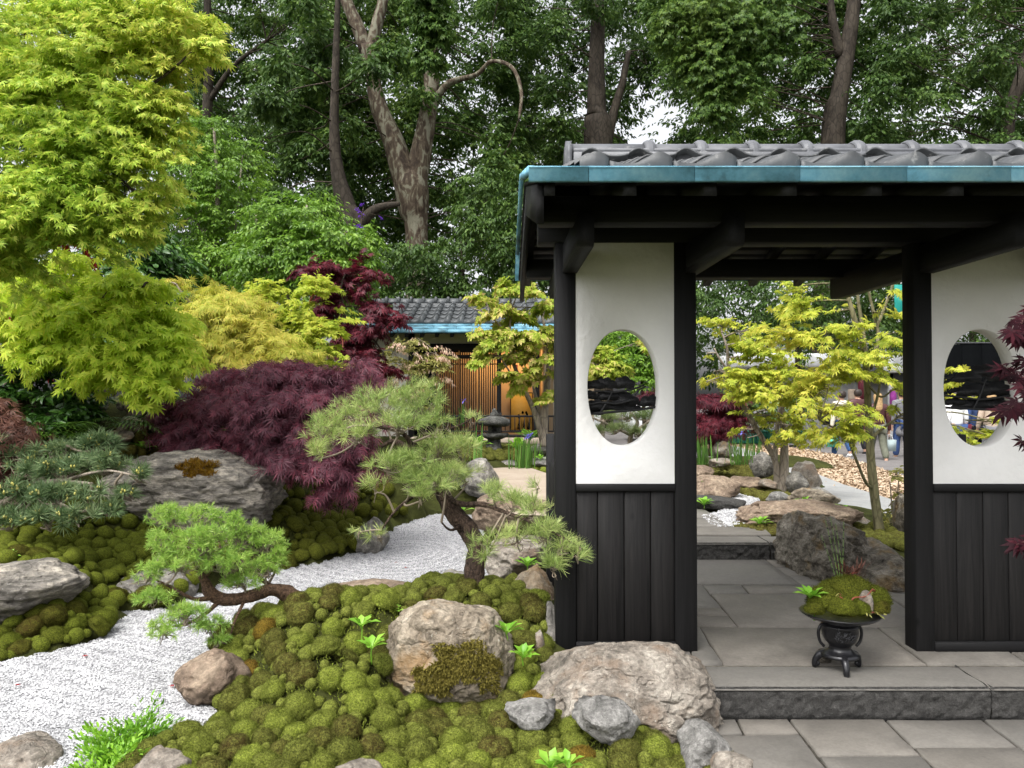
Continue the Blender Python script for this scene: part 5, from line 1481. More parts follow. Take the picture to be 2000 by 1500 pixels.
# ------------------------------------------------------------------ leaves
def lobed(angles, lens, w=.16, waist=.28, droop=.14, wide=.45):
    V, Q = [], []
    for a, l in zip(angles, lens):
        a = math.radians(a); c, s = math.cos(a), math.sin(a)
        def pt(x, y, z): return [c * x - s * y, s * x + c * y, z]
        b = len(V)
        V += [pt(0, 0, 0), pt(l * wide, -w * l, .03), pt(l, 0, -droop * l), pt(l * wide, w * l, .03)]
        Q.append([b, b + 1, b + 2, b + 3])
    return np.array(V), [np.array(Q)]
LEAF = {
 'palm5': lobed([-75, -38, 0, 38, 75], [.62, .88, 1, .88, .62], .17),
 'palm7': lobed([-105, -68, -33, 0, 33, 68, 105], [.5, .75, .92, 1, .92, .75, .5], .125),
 'fan': lobed([-100, -66, -33, 0, 33, 66, 100], [.62, .80, .92, 1, .92, .80, .62], .22, wide=.55),
 'thread': lobed([-95, -60, -28, 0, 28, 60, 95], [.6, .85, .98, 1.05, .98, .85, .6], .062, droop=.28, wide=.4),
 'plane': lobed([-62, 0, 62], [.85, 1, .85], .30, wide=.5),
 'oval': (np.array([[0, 0, 0], [.33, -.2, .05], [.36, .0, -.01], [.33, .2, .05], [.72, -.16, .02], [.72, 0, -.05], [.72, .16, .02], [1, 0, -.14]], float),
          [np.array([[0, 1, 2], [0, 2, 3], [4, 7, 5], [5, 7, 6]]), np.array([[1, 4, 5, 2], [2, 5, 6, 3]])]),
 'diamond': (np.array([[0, 0, 0], [.45, -.24, .06], [1, 0, -.08], [.45, .24, .06]], float), [np.array([[0, 1, 2], [0, 2, 3]])]),
 'blade': (np.array([[0, -.05, 0], [0, .05, 0], [.5, -.07, .06], [.5, .07, .06], [1, 0, -.06]], float), [np.array([[2, 4, 3]]), np.array([[0, 2, 3, 1]])]),
}
def leaf_axes(xd, nm):
    x = nrm(xd); z = nrm(nm - x * (nm * x).sum(1, keepdims=True)); y = np.cross(z, x)
    return x, y, z
LR = np.random.default_rng(99)
def leaf_verts(kind, pos, xd, nm, size, curl=.22):
    T, Fs = LEAF[kind]
    x, y, z = leaf_axes(xd, nm)
    n = len(pos); k = len(T)
    s = np.broadcast_to(np.asarray(size, float), (n,))[:, None, None]
    r2 = (T[:, 0] ** 2 + T[:, 1] ** 2)[None, :, None]
    zc = T[None, :, 2:3] - LR.uniform(-.3, 1, (n, 1, 1)) * curl * r2
    w = LR.uniform(.72, 1.1, (n, 1, 1))
    V = pos[:, None] + s * (T[None, :, 0:1] * x[:, None] + w * T[None, :, 1:2] * y[:, None] + zc * z[:, None])
    off = (np.arange(n) * k)[:, None, None]
    return V.reshape(-1, 3), [(f[None] + off).reshape(-1, f.shape[1]) for f in Fs]

def pad_world(p):
    u, v, Y, ru, rv = p[:5]
    rd = p[5] if len(p) > 5 and p[5] else px((ru + rv) / 2, Y) * 1.0
    return P(u, v, Y), np.array([px(ru, Y), rd, px(rv, Y)])
def sprays(pads, n_sprig, per, size, droop=.25, shell=.42, upbias=.9, jit=.45, seed=0, spread=.36, fan=9, cull=.0, loose=.10, fanr=.42):
    """leaves in small sprays; the sprays lie in flat fans spread through ellipsoidal pads, thinned by noise so that gaps open between the fans"""
    r = np.random.default_rng(seed)
    W = np.array([p[3] * p[4] * (p[6] if len(p) > 6 else 1) for p in pads], float); W /= W.sum()
    cnt = r.multinomial(n_sprig, W)
    A = []
    for k, (p, c) in enumerate(zip(pads, cnt)):
        if c == 0: continue
        ctr, rad = pad_world(p)
        nf = max(2, c // fan)
        d = nrm(r.normal(0, 1, (nf, 3)))
        q = d * (r.random((nf, 1)) ** shell)
        q *= np.where(r.random((nf, 1)) < loose, r.uniform(1.05, 1.4, (nf, 1)), 1)
        fc = ctr + q * rad
        fo = nrm(q * [1, 1, .25] + r.normal(0, .3, (nf, 3)) * [1, 1, .3])
        fs = nrm(np.cross(fo, [0, 0, 1.0]))
        R0 = fanr * min(max(rad), 3.0 * float(np.median(rad))) * r.uniform(.6, 1.3, nf)
        i = r.integers(0, nf, c)
        t = r.uniform(-1, 1, c); s_ = r.uniform(-1, 1, c) * np.sqrt(np.clip(1 - t * t, 0, 1))
        S = fc[i] + fo[i] * (t * R0[i])[:, None] + fs[i] * (s_ * R0[i])[:, None]
        S[:, 2] -= (.22 + droop * .5) * R0[i] * (t * .5 + .5 * (t * t + s_ * s_)) * 1.0
        S[:, 2] += r.normal(0, .06, c) * R0[i]
        out = nrm(fo[i] * .8 + fs[i] * s_[:, None] * .8 + r.normal(0, .3, (c, 3)) * [1, 1, .4])
        A.append((S, nrm(out + [0, 0, -droop]), np.full(c, k)))
    S = np.vstack([a[0] for a in A]); TW_ = np.vstack([a[1] for a in A]); K = np.concatenate([a[2] for a in A])
    if cull > 0:
        f = fbm(S * (.9 / max(.02, size * 4.5)), 2, seed + 3)
        keep = f > np.quantile(f, cull); S, TW_, K = S[keep], TW_[keep], K[keep]
    n = len(S)
    up = np.array([0, 0, 1.0])
    side = nrm(np.cross(TW_, up + r.normal(0, .15, (n, 3))))
    pos, xd, nm, sz = [], [], [], []
    Lt = per * size * spread
    for i in range(per):
        t = ((i + .5) / per - .35) * Lt
        sg = 1 if i % 2 else -1
        last = (i == per - 1)
        a = 0.0 if last else sg * r.uniform(.5, 1.1, (n, 1))
        pos.append(S + TW_ * t + (0 if last else sg * side * size * .12) + r.normal(0, size * .12, (n, 3)))
        xd.append(TW_ * np.cos(a) + side * np.sin(a) + [0, 0, -droop * .8] + r.normal(0, .15, (n, 3)))
        nm.append(up * upbias + TW_ * .35 + r.normal(0, jit, (n, 3)))
        sz.append(size * r.uniform(.6, 1.15, n))
    return np.vstack(pos), np.vstack(xd), np.vstack(nm), np.concatenate(sz), S, K

def limb(mb, pts, seg=9, n=5, rough=.05, seed=0, wob=0.0):
    """pts: (u, v, Y, width in photo pixels)"""
    p = np.array([P(a[0], a[1], a[2]) for a in pts]); w = np.array([px(a[3], a[2]) / 2 for a in pts])
    q = spline(np.c_[p, w], n)
    if wob:
        k = np.linspace(0, 1, len(q))
        q[1:-1, :3] += wob * np.stack([vnoise(np.c_[k * 6 + seed, k * 0, k * 0], j) for j in (1, 2, 3)], 1)[1:-1]
    mb.tube(q[:, :3], np.maximum(q[:, 3], .0015), seg, True, rough, seed)
    return q[:, :3], q[:, 3]

def tree(name, label, cat, limbs, pads, kind, leaf_mat, bark, n_sprig, per, size, n_obj=0, group=None, seed=0, twigs=.5, twig_mat=None, root=None, seg=9, rough=.05, tw_r=.004, twigs_per=7, **kw):
    base = P(*limbs[0][0][:3]) if limbs else pad_world(pads[0])[0]
    if root is not None: base = np.asarray(root, float)
    t = empty(name, base, label, cat, group)
    nodes = []
    for k, L in enumerate(limbs):
        mb = MB(); q, _ = limb(mb, L, seg, 6, rough, seed + k, kw.get('wob', 0)); nodes.append(q)
        mb.build('trunk' if k == 0 else 'branch', M[bark], t, True)
    kw.pop('wob', None)
    nodes = np.vstack(nodes) if nodes else base[None]
    pos, xd, nm, sz, S, K = sprays(pads, n_sprig, per, size, seed=seed, **kw)
    # boughs to every pad and twigs to some of its sprays
    r = np.random.default_rng(seed + 1)
    if twigs > 0:
        mb = MB(); any_ = False
        for k, p in enumerate(pads):
            c, rad = pad_world(p)
            j = np.argmin(((nodes - c) ** 2).sum(1) + 4 * np.maximum(0, nodes[:, 2] - c[2]) ** 2)
            a = nodes[j]; d = np.linalg.norm(c - a)
            if d > .05 and d < 12 * max(rad):
                mid = (a + c) / 2 + r.normal(0, .06, 3) * d + [0, 0, .05 * d]
                mb.tube(spline([a, mid, c], 5), np.linspace(tw_r * 2.6, tw_r * 1.2, 11), 5, False); any_ = True
            idx = np.where(K == k)[0]
            for i in r.choice(idx, min(len(idx), max(1, int(twigs_per * twigs * 2))), replace=False) if len(idx) else []:
                b = S[i]; st = c + (a - c) * r.uniform(0, .35)
                mid = (st + b) / 2 + r.normal(0, .05, 3) * np.linalg.norm(b - st)
                mb.tube(spline([st, mid, b], 2), np.linspace(tw_r, tw_r * .35, 5), 3, False); any_ = True
        if any_: mb.build('twigs', M[twig_mat or bark], t, True, 'stuff')
    sel = np.zeros(len(pos), bool)
    if n_obj:
        u, v, dep = proj(pos)
        ins = (u > 5) & (u < 1995) & (v > 5) & (v < 1495)
        sc_ = np.where(ins, sz / dep + (-xd[:, 1] / np.maximum(1, np.linalg.norm(xd, axis=1))) * .0012 - dep * .0006, -9)
        sel[np.argsort(-sc_)[:n_obj]] = True
        mes = [raw_mesh('leaf', LEAF[kind][0] * [1, w_, 1] - np.c_[np.zeros((len(LEAF[kind][0]), 2)), q_ * (LEAF[kind][0][:, :2] ** 2).sum(1)], LEAF[kind][1], M[leaf_mat], False) for w_, q_ in ((1, .02), (.8, .12), (.95, .25), (.75, -.08))]
        x, y, z = leaf_axes(xd[sel], nm[sel])
        for P0, a, b, c, s in zip(pos[sel], x, y, z, sz[sel]):
            m = Matrix(((a[0] * s, b[0] * s, c[0] * s, P0[0]), (a[1] * s, b[1] * s, c[1] * s, P0[1]), (a[2] * s, b[2] * s, c[2] * s, P0[2]), (0, 0, 0, 1)))
            inst('leaf', random.choice(mes), t, m)
    V, Fs = leaf_verts(kind, pos[~sel], xd[~sel], nm[~sel], sz[~sel])
    obj('crown', V, Fs, M[leaf_mat], t, False, 'stuff')
    return t

# ------------------------------------------------------------------ tall plane trees beyond the garden
rp = np.random.default_rng(5)
GAPS = [(1262, 235, 52, 62), (1085, 5, 34, 16), (600, 360, 26, 18), (1860, 225, 40, 32), (575, 60, 14, 10), (500, 110, 16, 12), (470, 230, 16, 14), (860, 140, 26, 30), (1130, 60, 16, 24), (1760, 60, 28, 30), (1480, 150, 30, 20), (700, 210, 20, 30), (960, 250, 26, 18)]
def gap_ok(u, v, m=1.0): return all(((u - a) / (c * m)) ** 2 + ((v - b) / (d * m)) ** 2 > 1 for a, b, c, d in GAPS)
def crown_pads(u0, u1, v0, v1, Y, step, r, dy=3.0):
    out = []
    for u in np.arange(u0, u1 + 1, step):
        for v in np.arange(v0, v1 + 1, step * .8):
            a, b = u + rp.uniform(-.4, .4) * step, v + rp.uniform(-.4, .4) * step
            if not gap_ok(a, b, 1.0): continue
            out.append((a, b, Y + rp.uniform(-dy, dy), r * rp.uniform(.7, 1.25), r * rp.uniform(.55, .95), None))
    return out
PLANE = [
 ('tall plane tree with a broad forked mottled trunk behind the garden', 32,
  [[(817, 860, 32, 58), (814, 480, 32, 44), (808, 410, 32, 58), (803, 362, 32, 66), (800, 335, 32, 40), (799, 318, 32, 10)], [(803, 400, 32, 46), (788, 340, 32, 50), (768, 275, 32, 42), (740, 210, 32, 34), (728, 150, 32, 30), (720, 90, 32, 36)], [(716, 100, 32, 28), (698, 50, 32, 26), (676, 0, 32, 23), (655, -90, 32, 20)],
   [(724, 100, 32, 24), (738, 40, 32, 23), (748, 0, 32, 21), (758, -90, 32, 19)], [(806, 405, 32, 44), (815, 335, 32, 46), (830, 255, 32, 37), (842, 180, 32, 31), (842, 100, 32, 27), (848, 0, 32, 23), (855, -100, 32, 18)],
   [(850, 195, 32, 16), (878, 162, 31.6, 13), (930, 146, 31, 9), (960, 120, 30.6, 8), (1000, 132, 30, 8), (1018, 180, 29.6, 7), (1014, 232, 29.3, 5)]],
  (620, 1010, -60, 470), 'plane_leaf'),
 ('tall plane tree rising behind the left end of the gate roof', 36,
  [[(1166, 850, 36, 64), (1168, 285, 36, 58), (1166, 225, 36, 40), (1165, 120, 36, 31), (1170, 0, 36, 27), (1174, -120, 36, 20)], [(1185, 280, 36, 22), (1200, 215, 36, 17), (1216, 160, 36, 14), (1228, 100, 36, 9)]],
  (1040, 1260, -60, 340), 'plane_leaf_dark'),
 ('tall leaning plane tree rising behind the middle of the gate roof', 34,
  [[(1606, 850, 34, 58), (1626, 285, 34, 46), (1640, 185, 34, 35), (1656, 90, 34, 29), (1668, 0, 34, 25), (1676, -120, 34, 20)], [(1642, 110, 34, 20), (1626, 40, 34, 16), (1618, -40, 34, 12)]],
  (1330, 1720, -60, 330), 'plane_leaf'),
 ('plane tree with thin trunk behind the right end of the gate roof', 35,
  [[(1958, 850, 35, 40), (1962, 285, 35, 32), (1982, 190, 35, 25), (2012, 90, 35, 20), (2035, -60, 35, 15)]],
  (1750, 2100, -60, 330), 'plane_leaf_dark'),
 ('dark plane tree with a low thick trunk behind the red maple', 29,
  [[(694, 860, 29, 66), (692, 480, 29, 54), (676, 405, 29, 40), (658, 330, 29, 26), (653, 240, 29, 19), (656, 110, 29, 14), (662, -60, 29, 9)], [(700, 440, 29, 26), (735, 408, 28.7, 18), (780, 398, 28.4, 9)]],
  (560, 720, 120, 520), 'plane_leaf_dark'),
 ('slim plane tree behind the golden maple', 40, [[(408, 880, 40, 34), (404, 300, 40, 22), (408, 110, 40, 17), (402, -80, 40, 12)], [(407, 200, 40, 12), (455, 130, 39.5, 9), (520, 80, 39, 6)]],
  (370, 640, -60, 420), 'plane_leaf'),
]
for k, (lab, Y, limbs, (u0, u1, v0, v1), mt) in enumerate(PLANE):
    near = lambda a, b: any(abs(a - (L[i][0] + (L[i + 1][0] - L[i][0]) * t_)) < 46 + L[i][3] * .4 and abs(b - (L[i][1] + (L[i + 1][1] - L[i][1]) * t_)) < 30 for L in limbs for i in range(len(L) - 1) for t_ in (0, .25, .5, .75, 1))
    veil = [p for p in crown_pads(u0 - 20, u1 + 20, v0, min(v1, 300), Y - 1.5, 88, 40, 1.5) if not near(p[0], p[1]) or rp.random() < .12]
    pads = crown_pads(u0, u1, v0, v1, Y + 3.5, 64, 44, 2.0) + veil
    # a veil of branches hanging in front of the trunk, thin where the trunk shows
    tree('plane_tree', lab, 'tree', limbs, pads, 'diamond', mt, 'bark_plane' if k == 0 else 'bark_plane_dark', int(len(pads) * 118), 6, .27, 0, 'tall plane trees behind the garden', 200 + k, .5, 'bark_dark', seg=14, rough=.04, tw_r=.012, twigs_per=2, droop=.5, shell=.5, upbias=.6, jit=.6, cull=.1, fan=1, fanr=.05, loose=.2)
# leafy ivy-like shoots on the forked trunk and hanging boughs nearer by
tree('plane_bough', 'bright hanging plane bough in front of the right fork of the broad trunk', 'tree branch', [[(845, -90, 26, 12), (842, 0, 26, 9), (838, 60, 26, 6), (836, 130, 26, 3)]],
     [(835, 10, 26, 42, 34), (842, 60, 26, 34, 34), (836, 115, 26, 24, 28), (858, 45, 26, 26, 30)], 'palm5', 'plane_leaf', 'bark_plane', 260, 6, .26, 0, None, 231, .4, tw_r=.012, droop=.6, fan=1, fanr=.05)
tree('plane_bough', 'light green drooping plane bough above the gate roof', 'tree branch', [[(1400, -120, 27, 16), (1420, 0, 27, 12), (1450, 60, 27, 8), (1480, 120, 27, 4)]],
     [(1380, 30, 27, 60, 50), (1440, 60, 27, 70, 56), (1360, 120, 27, 50, 50), (1420, 150, 27, 60, 50), (1490, 110, 27, 40, 40), (1390, 210, 27, 44, 36), (1540, 60, 27, 34, 40), (1310, 50, 27, 30, 50)], 'palm5', 'plane_leaf', 'bark_plane', 1500, 7, .20, 0, None, 232, .5, tw_r=.014, droop=.7, fan=1, fanr=.05)
# distant wood closing the view
mb_p = []
for u0, u1, v0, v1 in ((330, 1120, 250, 640), (1040, 2100, 270, 720), (1300, 2100, 30, 280), (420, 1060, 330, 560), (-60, 420, 60, 620), (380, 1300, -100, 270)):
    for u in np.arange(u0, u1, 90):
        for v in np.arange(v0, v1, 70):
            a, b = u + rp.uniform(-30, 30), v + rp.uniform(-25, 25)
            if gap_ok(a, b, .95): mb_p.append((a, b, rp.uniform(42, 54), 66, 50, 3.0))
pos, xd, nm, sz, S, K = sprays(mb_p, len(mb_p) * 115, 5, .36, .4, .5, seed=77, upbias=.6, jit=.6, fan=1, fanr=.05, loose=.2, cull=.08)
V, Fs = leaf_verts('diamond', pos, xd, nm, sz)
tag(obj('far_woods', V, Fs, M['plane_leaf_dark'], None, False, 'stuff'), 'dark far woods filling the gaps between the plane trees', 'woods')

# ------------------------------------------------------------------ middle distance greenery
tree('hornbeam', 'bright green hornbeam with pale stems behind the golden maple', 'tree',
     [[(420, 900, 16, 16), (412, 600, 16, 12), (425, 400, 16, 9), (418, 250, 16, 5)], [(418, 560, 16, 8), (390, 450, 15.8, 6), (372, 330, 15.6, 4)], [(415, 620, 16, 8), (455, 470, 16.2, 6), (470, 340, 16.4, 3)]],
     [(400, 270, 16.4, 70, 56), (350, 330, 15.8, 60, 60), (430, 360, 16, 80, 64), (360, 430, 15.5, 70, 60), (450, 450, 16.2, 70, 56), (400, 520, 15.5, 80, 56), (330, 530, 15, 60, 50), (440, 580, 16, 60, 50), (480, 300, 17, 46, 40)],
     'diamond', 'hornbeam_leaf', 'bark_grey', 3000, 9, .10, 0, 'hornbeams behind the maples', 240, .7, 'bark_grey', tw_r=.008, droop=.45, fan=3, fanr=.25, cull=.1, loose=.2)
tree('hornbeam', 'bright green spreading hornbeam above the amber and red maples', 'tree',
     [[(560, 900, 14.5, 16), (556, 620, 14.5, 12), (580, 500, 14.5, 8), (600, 400, 14.5, 4)], [(562, 580, 14.5, 8), (630, 500, 14.2, 5), (680, 450, 14, 3)], [(558, 600, 14.5, 7), (510, 500, 14.6, 5), (500, 420, 14.8, 3)]],
     [(590, 420, 14.8, 80, 50), (530, 440, 14.6, 60, 50), (640, 470, 14.2, 70, 44), (560, 500, 14.3, 90, 50), (620, 530, 14, 80, 40), (690, 500, 14.2, 40, 50), (520, 560, 14.5, 60, 40), (500, 500, 15, 50, 50), (670, 560, 14.5, 50, 40), (720, 470, 14.8, 26, 30)],
     'oval', 'hornbeam_leaf', 'bark_grey', 2900, 9, .105, 0, 'hornbeams behind the maples', 241, .7, 'bark_grey', tw_r=.008, droop=.4, fan=3, fanr=.25, cull=.1, loose=.2)
tree('laurel_bush', 'dark glossy laurel bush between the lime and amber maples', 'bush', [[(290, 900, 11.5, 14), (285, 640, 11.5, 8), (280, 520, 11.5, 4)]],
     [(250, 440, 12, 60, 50), (290, 520, 11.6, 70, 60), (250, 560, 11.3, 50, 50), (320, 590, 11.4, 60, 46), (290, 660, 11.2, 70, 46), (340, 680, 11.4, 60, 40), (220, 500, 12.5, 40, 60), (200, 640, 11.5, 60, 60)],
     'oval', 'laurel_leaf', 'bark_dark', 1500, 8, .15, 0, None, 242, .4, droop=.35, fan=1, fanr=.05)
hedge_p = [(u + rp.uniform(-15, 15), v + rp.uniform(-10, 10), 22 + rp.uniform(-1, 1), 52, 36) for u in range(700, 1110, 60) for v in range(370, 640, 44) if not (u < 900 and v < 470)]
tree('hedge', 'tall dark hedge of fine leaves behind the tea house roof', 'hedge', [[(900, 900, 22.5, 12), (905, 600, 22.5, 8), (900, 420, 22.5, 4)]], hedge_p, 'diamond', 'hedge_leaf', 'bark_dark', len(hedge_p) * 75, 9, .16, 0, None, 243, .2, droop=.6, fan=1, fanr=.05)
back_p = [(u + rp.uniform(-15, 15), v + rp.uniform(-10, 10), 25 + rp.uniform(-2, 2), 55, 42) for u in range(1340, 1790, 62) for v in range(520, 700, 46)]
tree('hedge', 'dark bushy trees beyond the road seen through the gate', 'hedge', [[(1560, 860, 25.5, 16), (1560, 600, 25.5, 12), (1565, 520, 25.5, 8)]], back_p, 'diamond', 'hedge_leaf', 'bark_dark', len(back_p) * 70, 9, .17, 0, None, 244, .2, droop=.5, fan=1, fanr=.05)
right_p = [(u + rp.uniform(-15, 15), v + rp.uniform(-10, 10), 27 + rp.uniform(-1, 1), 55, 42) for u in range(1790, 2060, 62) for v in range(560, 680, 46)]
tree('hedge', 'dark bushes above the black hoarding in the right oval window', 'hedge', [[(1900, 860, 27.5, 16), (1900, 600, 27.5, 12)]], right_p, 'diamond', 'hedge_leaf', 'bark_dark', len(right_p) * 50, 8, .18, 0, None, 245, .2, fan=1, fanr=.05)
tree('green_tree', 'leafy mid green tree framed by the left oval window', 'tree', [[(1260, 870, 15, 9), (1255, 760, 15, 7), (1245, 660, 15, 4)]],
     [(1250, 665, 15, 50, 30), (1270, 700, 14.6, 40, 30), (1230, 700, 15, 44, 30), (1265, 735, 14.6, 44, 24), (1200, 660, 15.5, 40, 26)], 'diamond', 'hornbeam_leaf', 'bark_dark', 800, 9, .10, 0, None, 246, .6, fan=1, fanr=.05)

# ------------------------------------------------------------------ maples on the left
tree('maple_tree', 'large golden green maple overhanging the upper left of the garden', 'tree',
     [[(-230, 800, 6.6, 44), (-150, 560, 6.4, 38), (-40, 425, 6.2, 34), (40, 370, 6.1, 30), (85, 315, 6.1, 26), (108, 270, 6.1, 20), (130, 220, 6.15, 14), (128, 130, 6.2, 9)],
      [(-20, 420, 6.2, 22), (-10, 200, 6.3, 18), (0, 90, 6.4, 16), (20, 40, 6.4, 10)], [(100, 285, 6.1, 12), (150, 240, 5.9, 9), (200, 200, 5.8, 7), (215, 125, 5.7, 7), (245, 105, 5.7, 4)],
      [(60, 340, 6.1, 10), (150, 310, 5.9, 7), (230, 260, 5.8, 5), (290, 170, 5.7, 4)], [(110, 262, 6.1, 10), (180, 60, 6.2, 8), (195, -40, 6.2, 6)], [(5, 80, 6.4, 10), (60, 20, 6.4, 8), (70, -60, 6.4, 6)]],
     [(60, 60, 6.2, 80, 60), (170, 40, 6.0, 90, 56), (280, 30, 5.9, 80, 40), (355, 50, 5.8, 50, 34), (390, 85, 5.7, 26, 22), (120, 130, 6.0, 90, 50), (240, 110, 5.8, 90, 44), (320, 120, 5.8, 46, 34), (30, 180, 6.2, 70, 56),
      (150, 210, 5.8, 80, 46), (240, 190, 5.7, 70, 38), (290, 240, 5.7, 44, 40), (60, 270, 5.9, 80, 50), (180, 290, 5.7, 80, 46), (270, 300, 5.6, 56, 36), (20, 350, 5.8, 60, 46), (110, 370, 5.6, 80, 46), (210, 370, 5.6, 70, 40), (270, 380, 5.6, 40, 30), (50, 440, 5.6, 70, 44), (150, 440, 5.6, 60, 34), (230, 430, 5.6, 34, 26), (310, 190, 5.7, 30, 30), (-30, 480, 5.8, 60, 60), (10, 520, 5.9, 60, 50)],
     'palm7', 'maple_gold', 'bark_grey', 4100, 7, .068, 300, 'maples on the left of the garden', 301, .5, 'bark_dark', tw_r=.005, droop=.3, upbias=.7, cull=.2, loose=.38, fanr=.95, fan=5, jit=.6)
tree('maple_tree', 'vivid lime green maple arching over the rockery rocks', 'tree',
     [[(130, 762, 7.4, 10), (152, 735, 7.3, 8), (160, 690, 7.2, 7), (150, 640, 7.1, 6), (120, 590, 7.0, 5)], [(152, 735, 7.3, 6), (165, 700, 7.1, 5), (200, 690, 6.9, 4), (240, 690, 6.8, 3)], [(140, 752, 7.4, 5), (190, 730, 7.1, 4), (230, 735, 6.9, 3)], [(158, 690, 7.2, 5), (162, 660, 7.0, 4), (210, 570, 6.8, 3), (280, 560, 6.7, 2)]],
     [(130, 500, 7.2, 60, 36), (60, 530, 7.3, 70, 36), (140, 560, 7.0, 90, 40), (60, 600, 7.1, 70, 40), (190, 600, 6.9, 90, 36), (250, 545, 6.9, 46, 16), (290, 552, 6.8, 26, 12), (150, 640, 6.9, 70, 30), (250, 640, 6.8, 80, 34), (320, 670, 6.7, 46, 22), (350, 685, 6.7, 22, 13), (250, 690, 6.7, 70, 30), (190, 680, 6.8, 60, 28), (270, 730, 6.7, 44, 26), (220, 720, 6.7, 40, 22), (265, 770, 6.7, 26, 20), (40, 660, 7.0, 50, 24), (90, 690, 6.9, 40, 20), (300, 620, 6.8, 44, 24)],
     'palm7', 'maple_lime', 'bark_dark', 1450, 8, .092, 300, 'maples on the left of the garden', 302, .5, 'bark_dark', tw_r=.005, droop=.42, upbias=.7, cull=.15, loose=.3, fanr=.8, fan=6, jit=.55)
tree('maple_tree', 'small red maple tucked between the golden and lime maples', 'tree', [[(20, 800, 8.2, 12), (30, 600, 8, 9), (80, 460, 7.6, 5)]],
     [(60, 385, 6.6, 22, 10), (50, 375, 6.5, 8, 6), (80, 470, 7.2, 44, 18), (150, 450, 7.2, 34, 16), (100, 440, 7.0, 30, 12), (160, 480, 7.4, 20, 14), (30, 640, 8.0, 60, 30), (60, 700, 8, 50, 26)], 'palm7', 'maple_red', 'bark_dark', 150, 7, .10, 40, 'maples on the left of the garden', 303, .4, droop=.35)
tree('maple_tree', 'amber yellow cut leaf maple with pale twigs behind the purple maple', 'tree',
     [[(430, 880, 9.6, 11), (440, 760, 9.5, 9), (420, 680, 9.4, 7), (400, 610, 9.3, 4)], [(436, 720, 9.5, 7), (490, 660, 9.3, 5), (520, 640, 9.2, 3)], [(380, 600, 9.3, 4), (355, 572, 9.2, 4), (345, 555, 9.2, 2)]],
     [(430, 580, 9.3, 66, 20), (390, 605, 9.2, 30, 22), (450, 610, 9.2, 70, 22), (420, 645, 9.1, 60, 24), (490, 640, 9.0, 60, 22), (470, 680, 9.0, 80, 22), (530, 670, 8.9, 50, 20), (400, 680, 9.2, 40, 22), (560, 690, 8.8, 46, 14), (330, 555, 9.3, 22, 9), (380, 700, 9.3, 40, 14)],
     'thread', 'maple_amber', 'twig_pale', 800, 8, .115, 0, 'maples on the left of the garden', 304, .8, 'twig_pale', tw_r=.005, droop=.35, cull=.2, loose=.25, fanr=.6, fan=6)
tree('maple_tree', 'upright chartreuse maple with red twigs beside the dark red maple', 'tree',
     [[(560, 880, 10.2, 10), (556, 720, 10.1, 8), (548, 640, 10, 6), (530, 570, 9.9, 3)], [(556, 700, 10.1, 6), (590, 620, 10, 5), (620, 560, 9.9, 3)], [(560, 720, 10.1, 6), (620, 660, 9.9, 4), (660, 650, 9.8, 3)]],
     [(530, 570, 10, 30, 26), (535, 620, 9.9, 40, 30), (610, 560, 10, 34, 24), (600, 610, 9.9, 50, 30), (640, 640, 9.7, 50, 24), (560, 660, 9.7, 50, 26), (620, 690, 9.6, 50, 24), (670, 680, 9.6, 26, 18), (560, 700, 9.6, 40, 20), (640, 715, 9.5, 34, 12), (500, 600, 10, 26, 30)],
     'palm5', 'maple_chartreuse', 'twig_red', 800, 8, .09, 0, 'maples on the left of the garden', 305, .8, 'twig_red', tw_r=.005, droop=.2, cull=.25, loose=.3, fanr=.7, fan=6)
tree('maple_tree', 'tall dark red maple rising between chartreuse leaves and the tea house roof', 'tree',
     [[(690, 880, 11.5, 11), (695, 760, 11.4, 9), (680, 660, 11.3, 7), (665, 570, 11.2, 4)], [(692, 720, 11.4, 6), (720, 660, 11.2, 4), (750, 690, 11, 3)]],
     [(625, 530, 11.4, 40, 18), (680, 530, 11.4, 46, 22), (660, 560, 11.3, 50, 22), (715, 550, 11.2, 26, 18), (700, 600, 11.2, 44, 24), (690, 650, 11.2, 40, 28), (735, 615, 11.0, 40, 14), (695, 690, 11.0, 40, 22), (735, 695, 10.9, 20, 10), (712, 722, 10.8, 40, 20), (650, 600, 11.4, 30, 30), (600, 520, 11.5, 18, 10), (765, 625, 10.9, 14, 8)],
     'palm7', 'maple_dark_red', 'bark_dark', 640, 8, .11, 0, 'maples on the left of the garden', 306, .6, tw_r=.005, droop=.35, cull=.25, loose=.3, fanr=.7, fan=6)
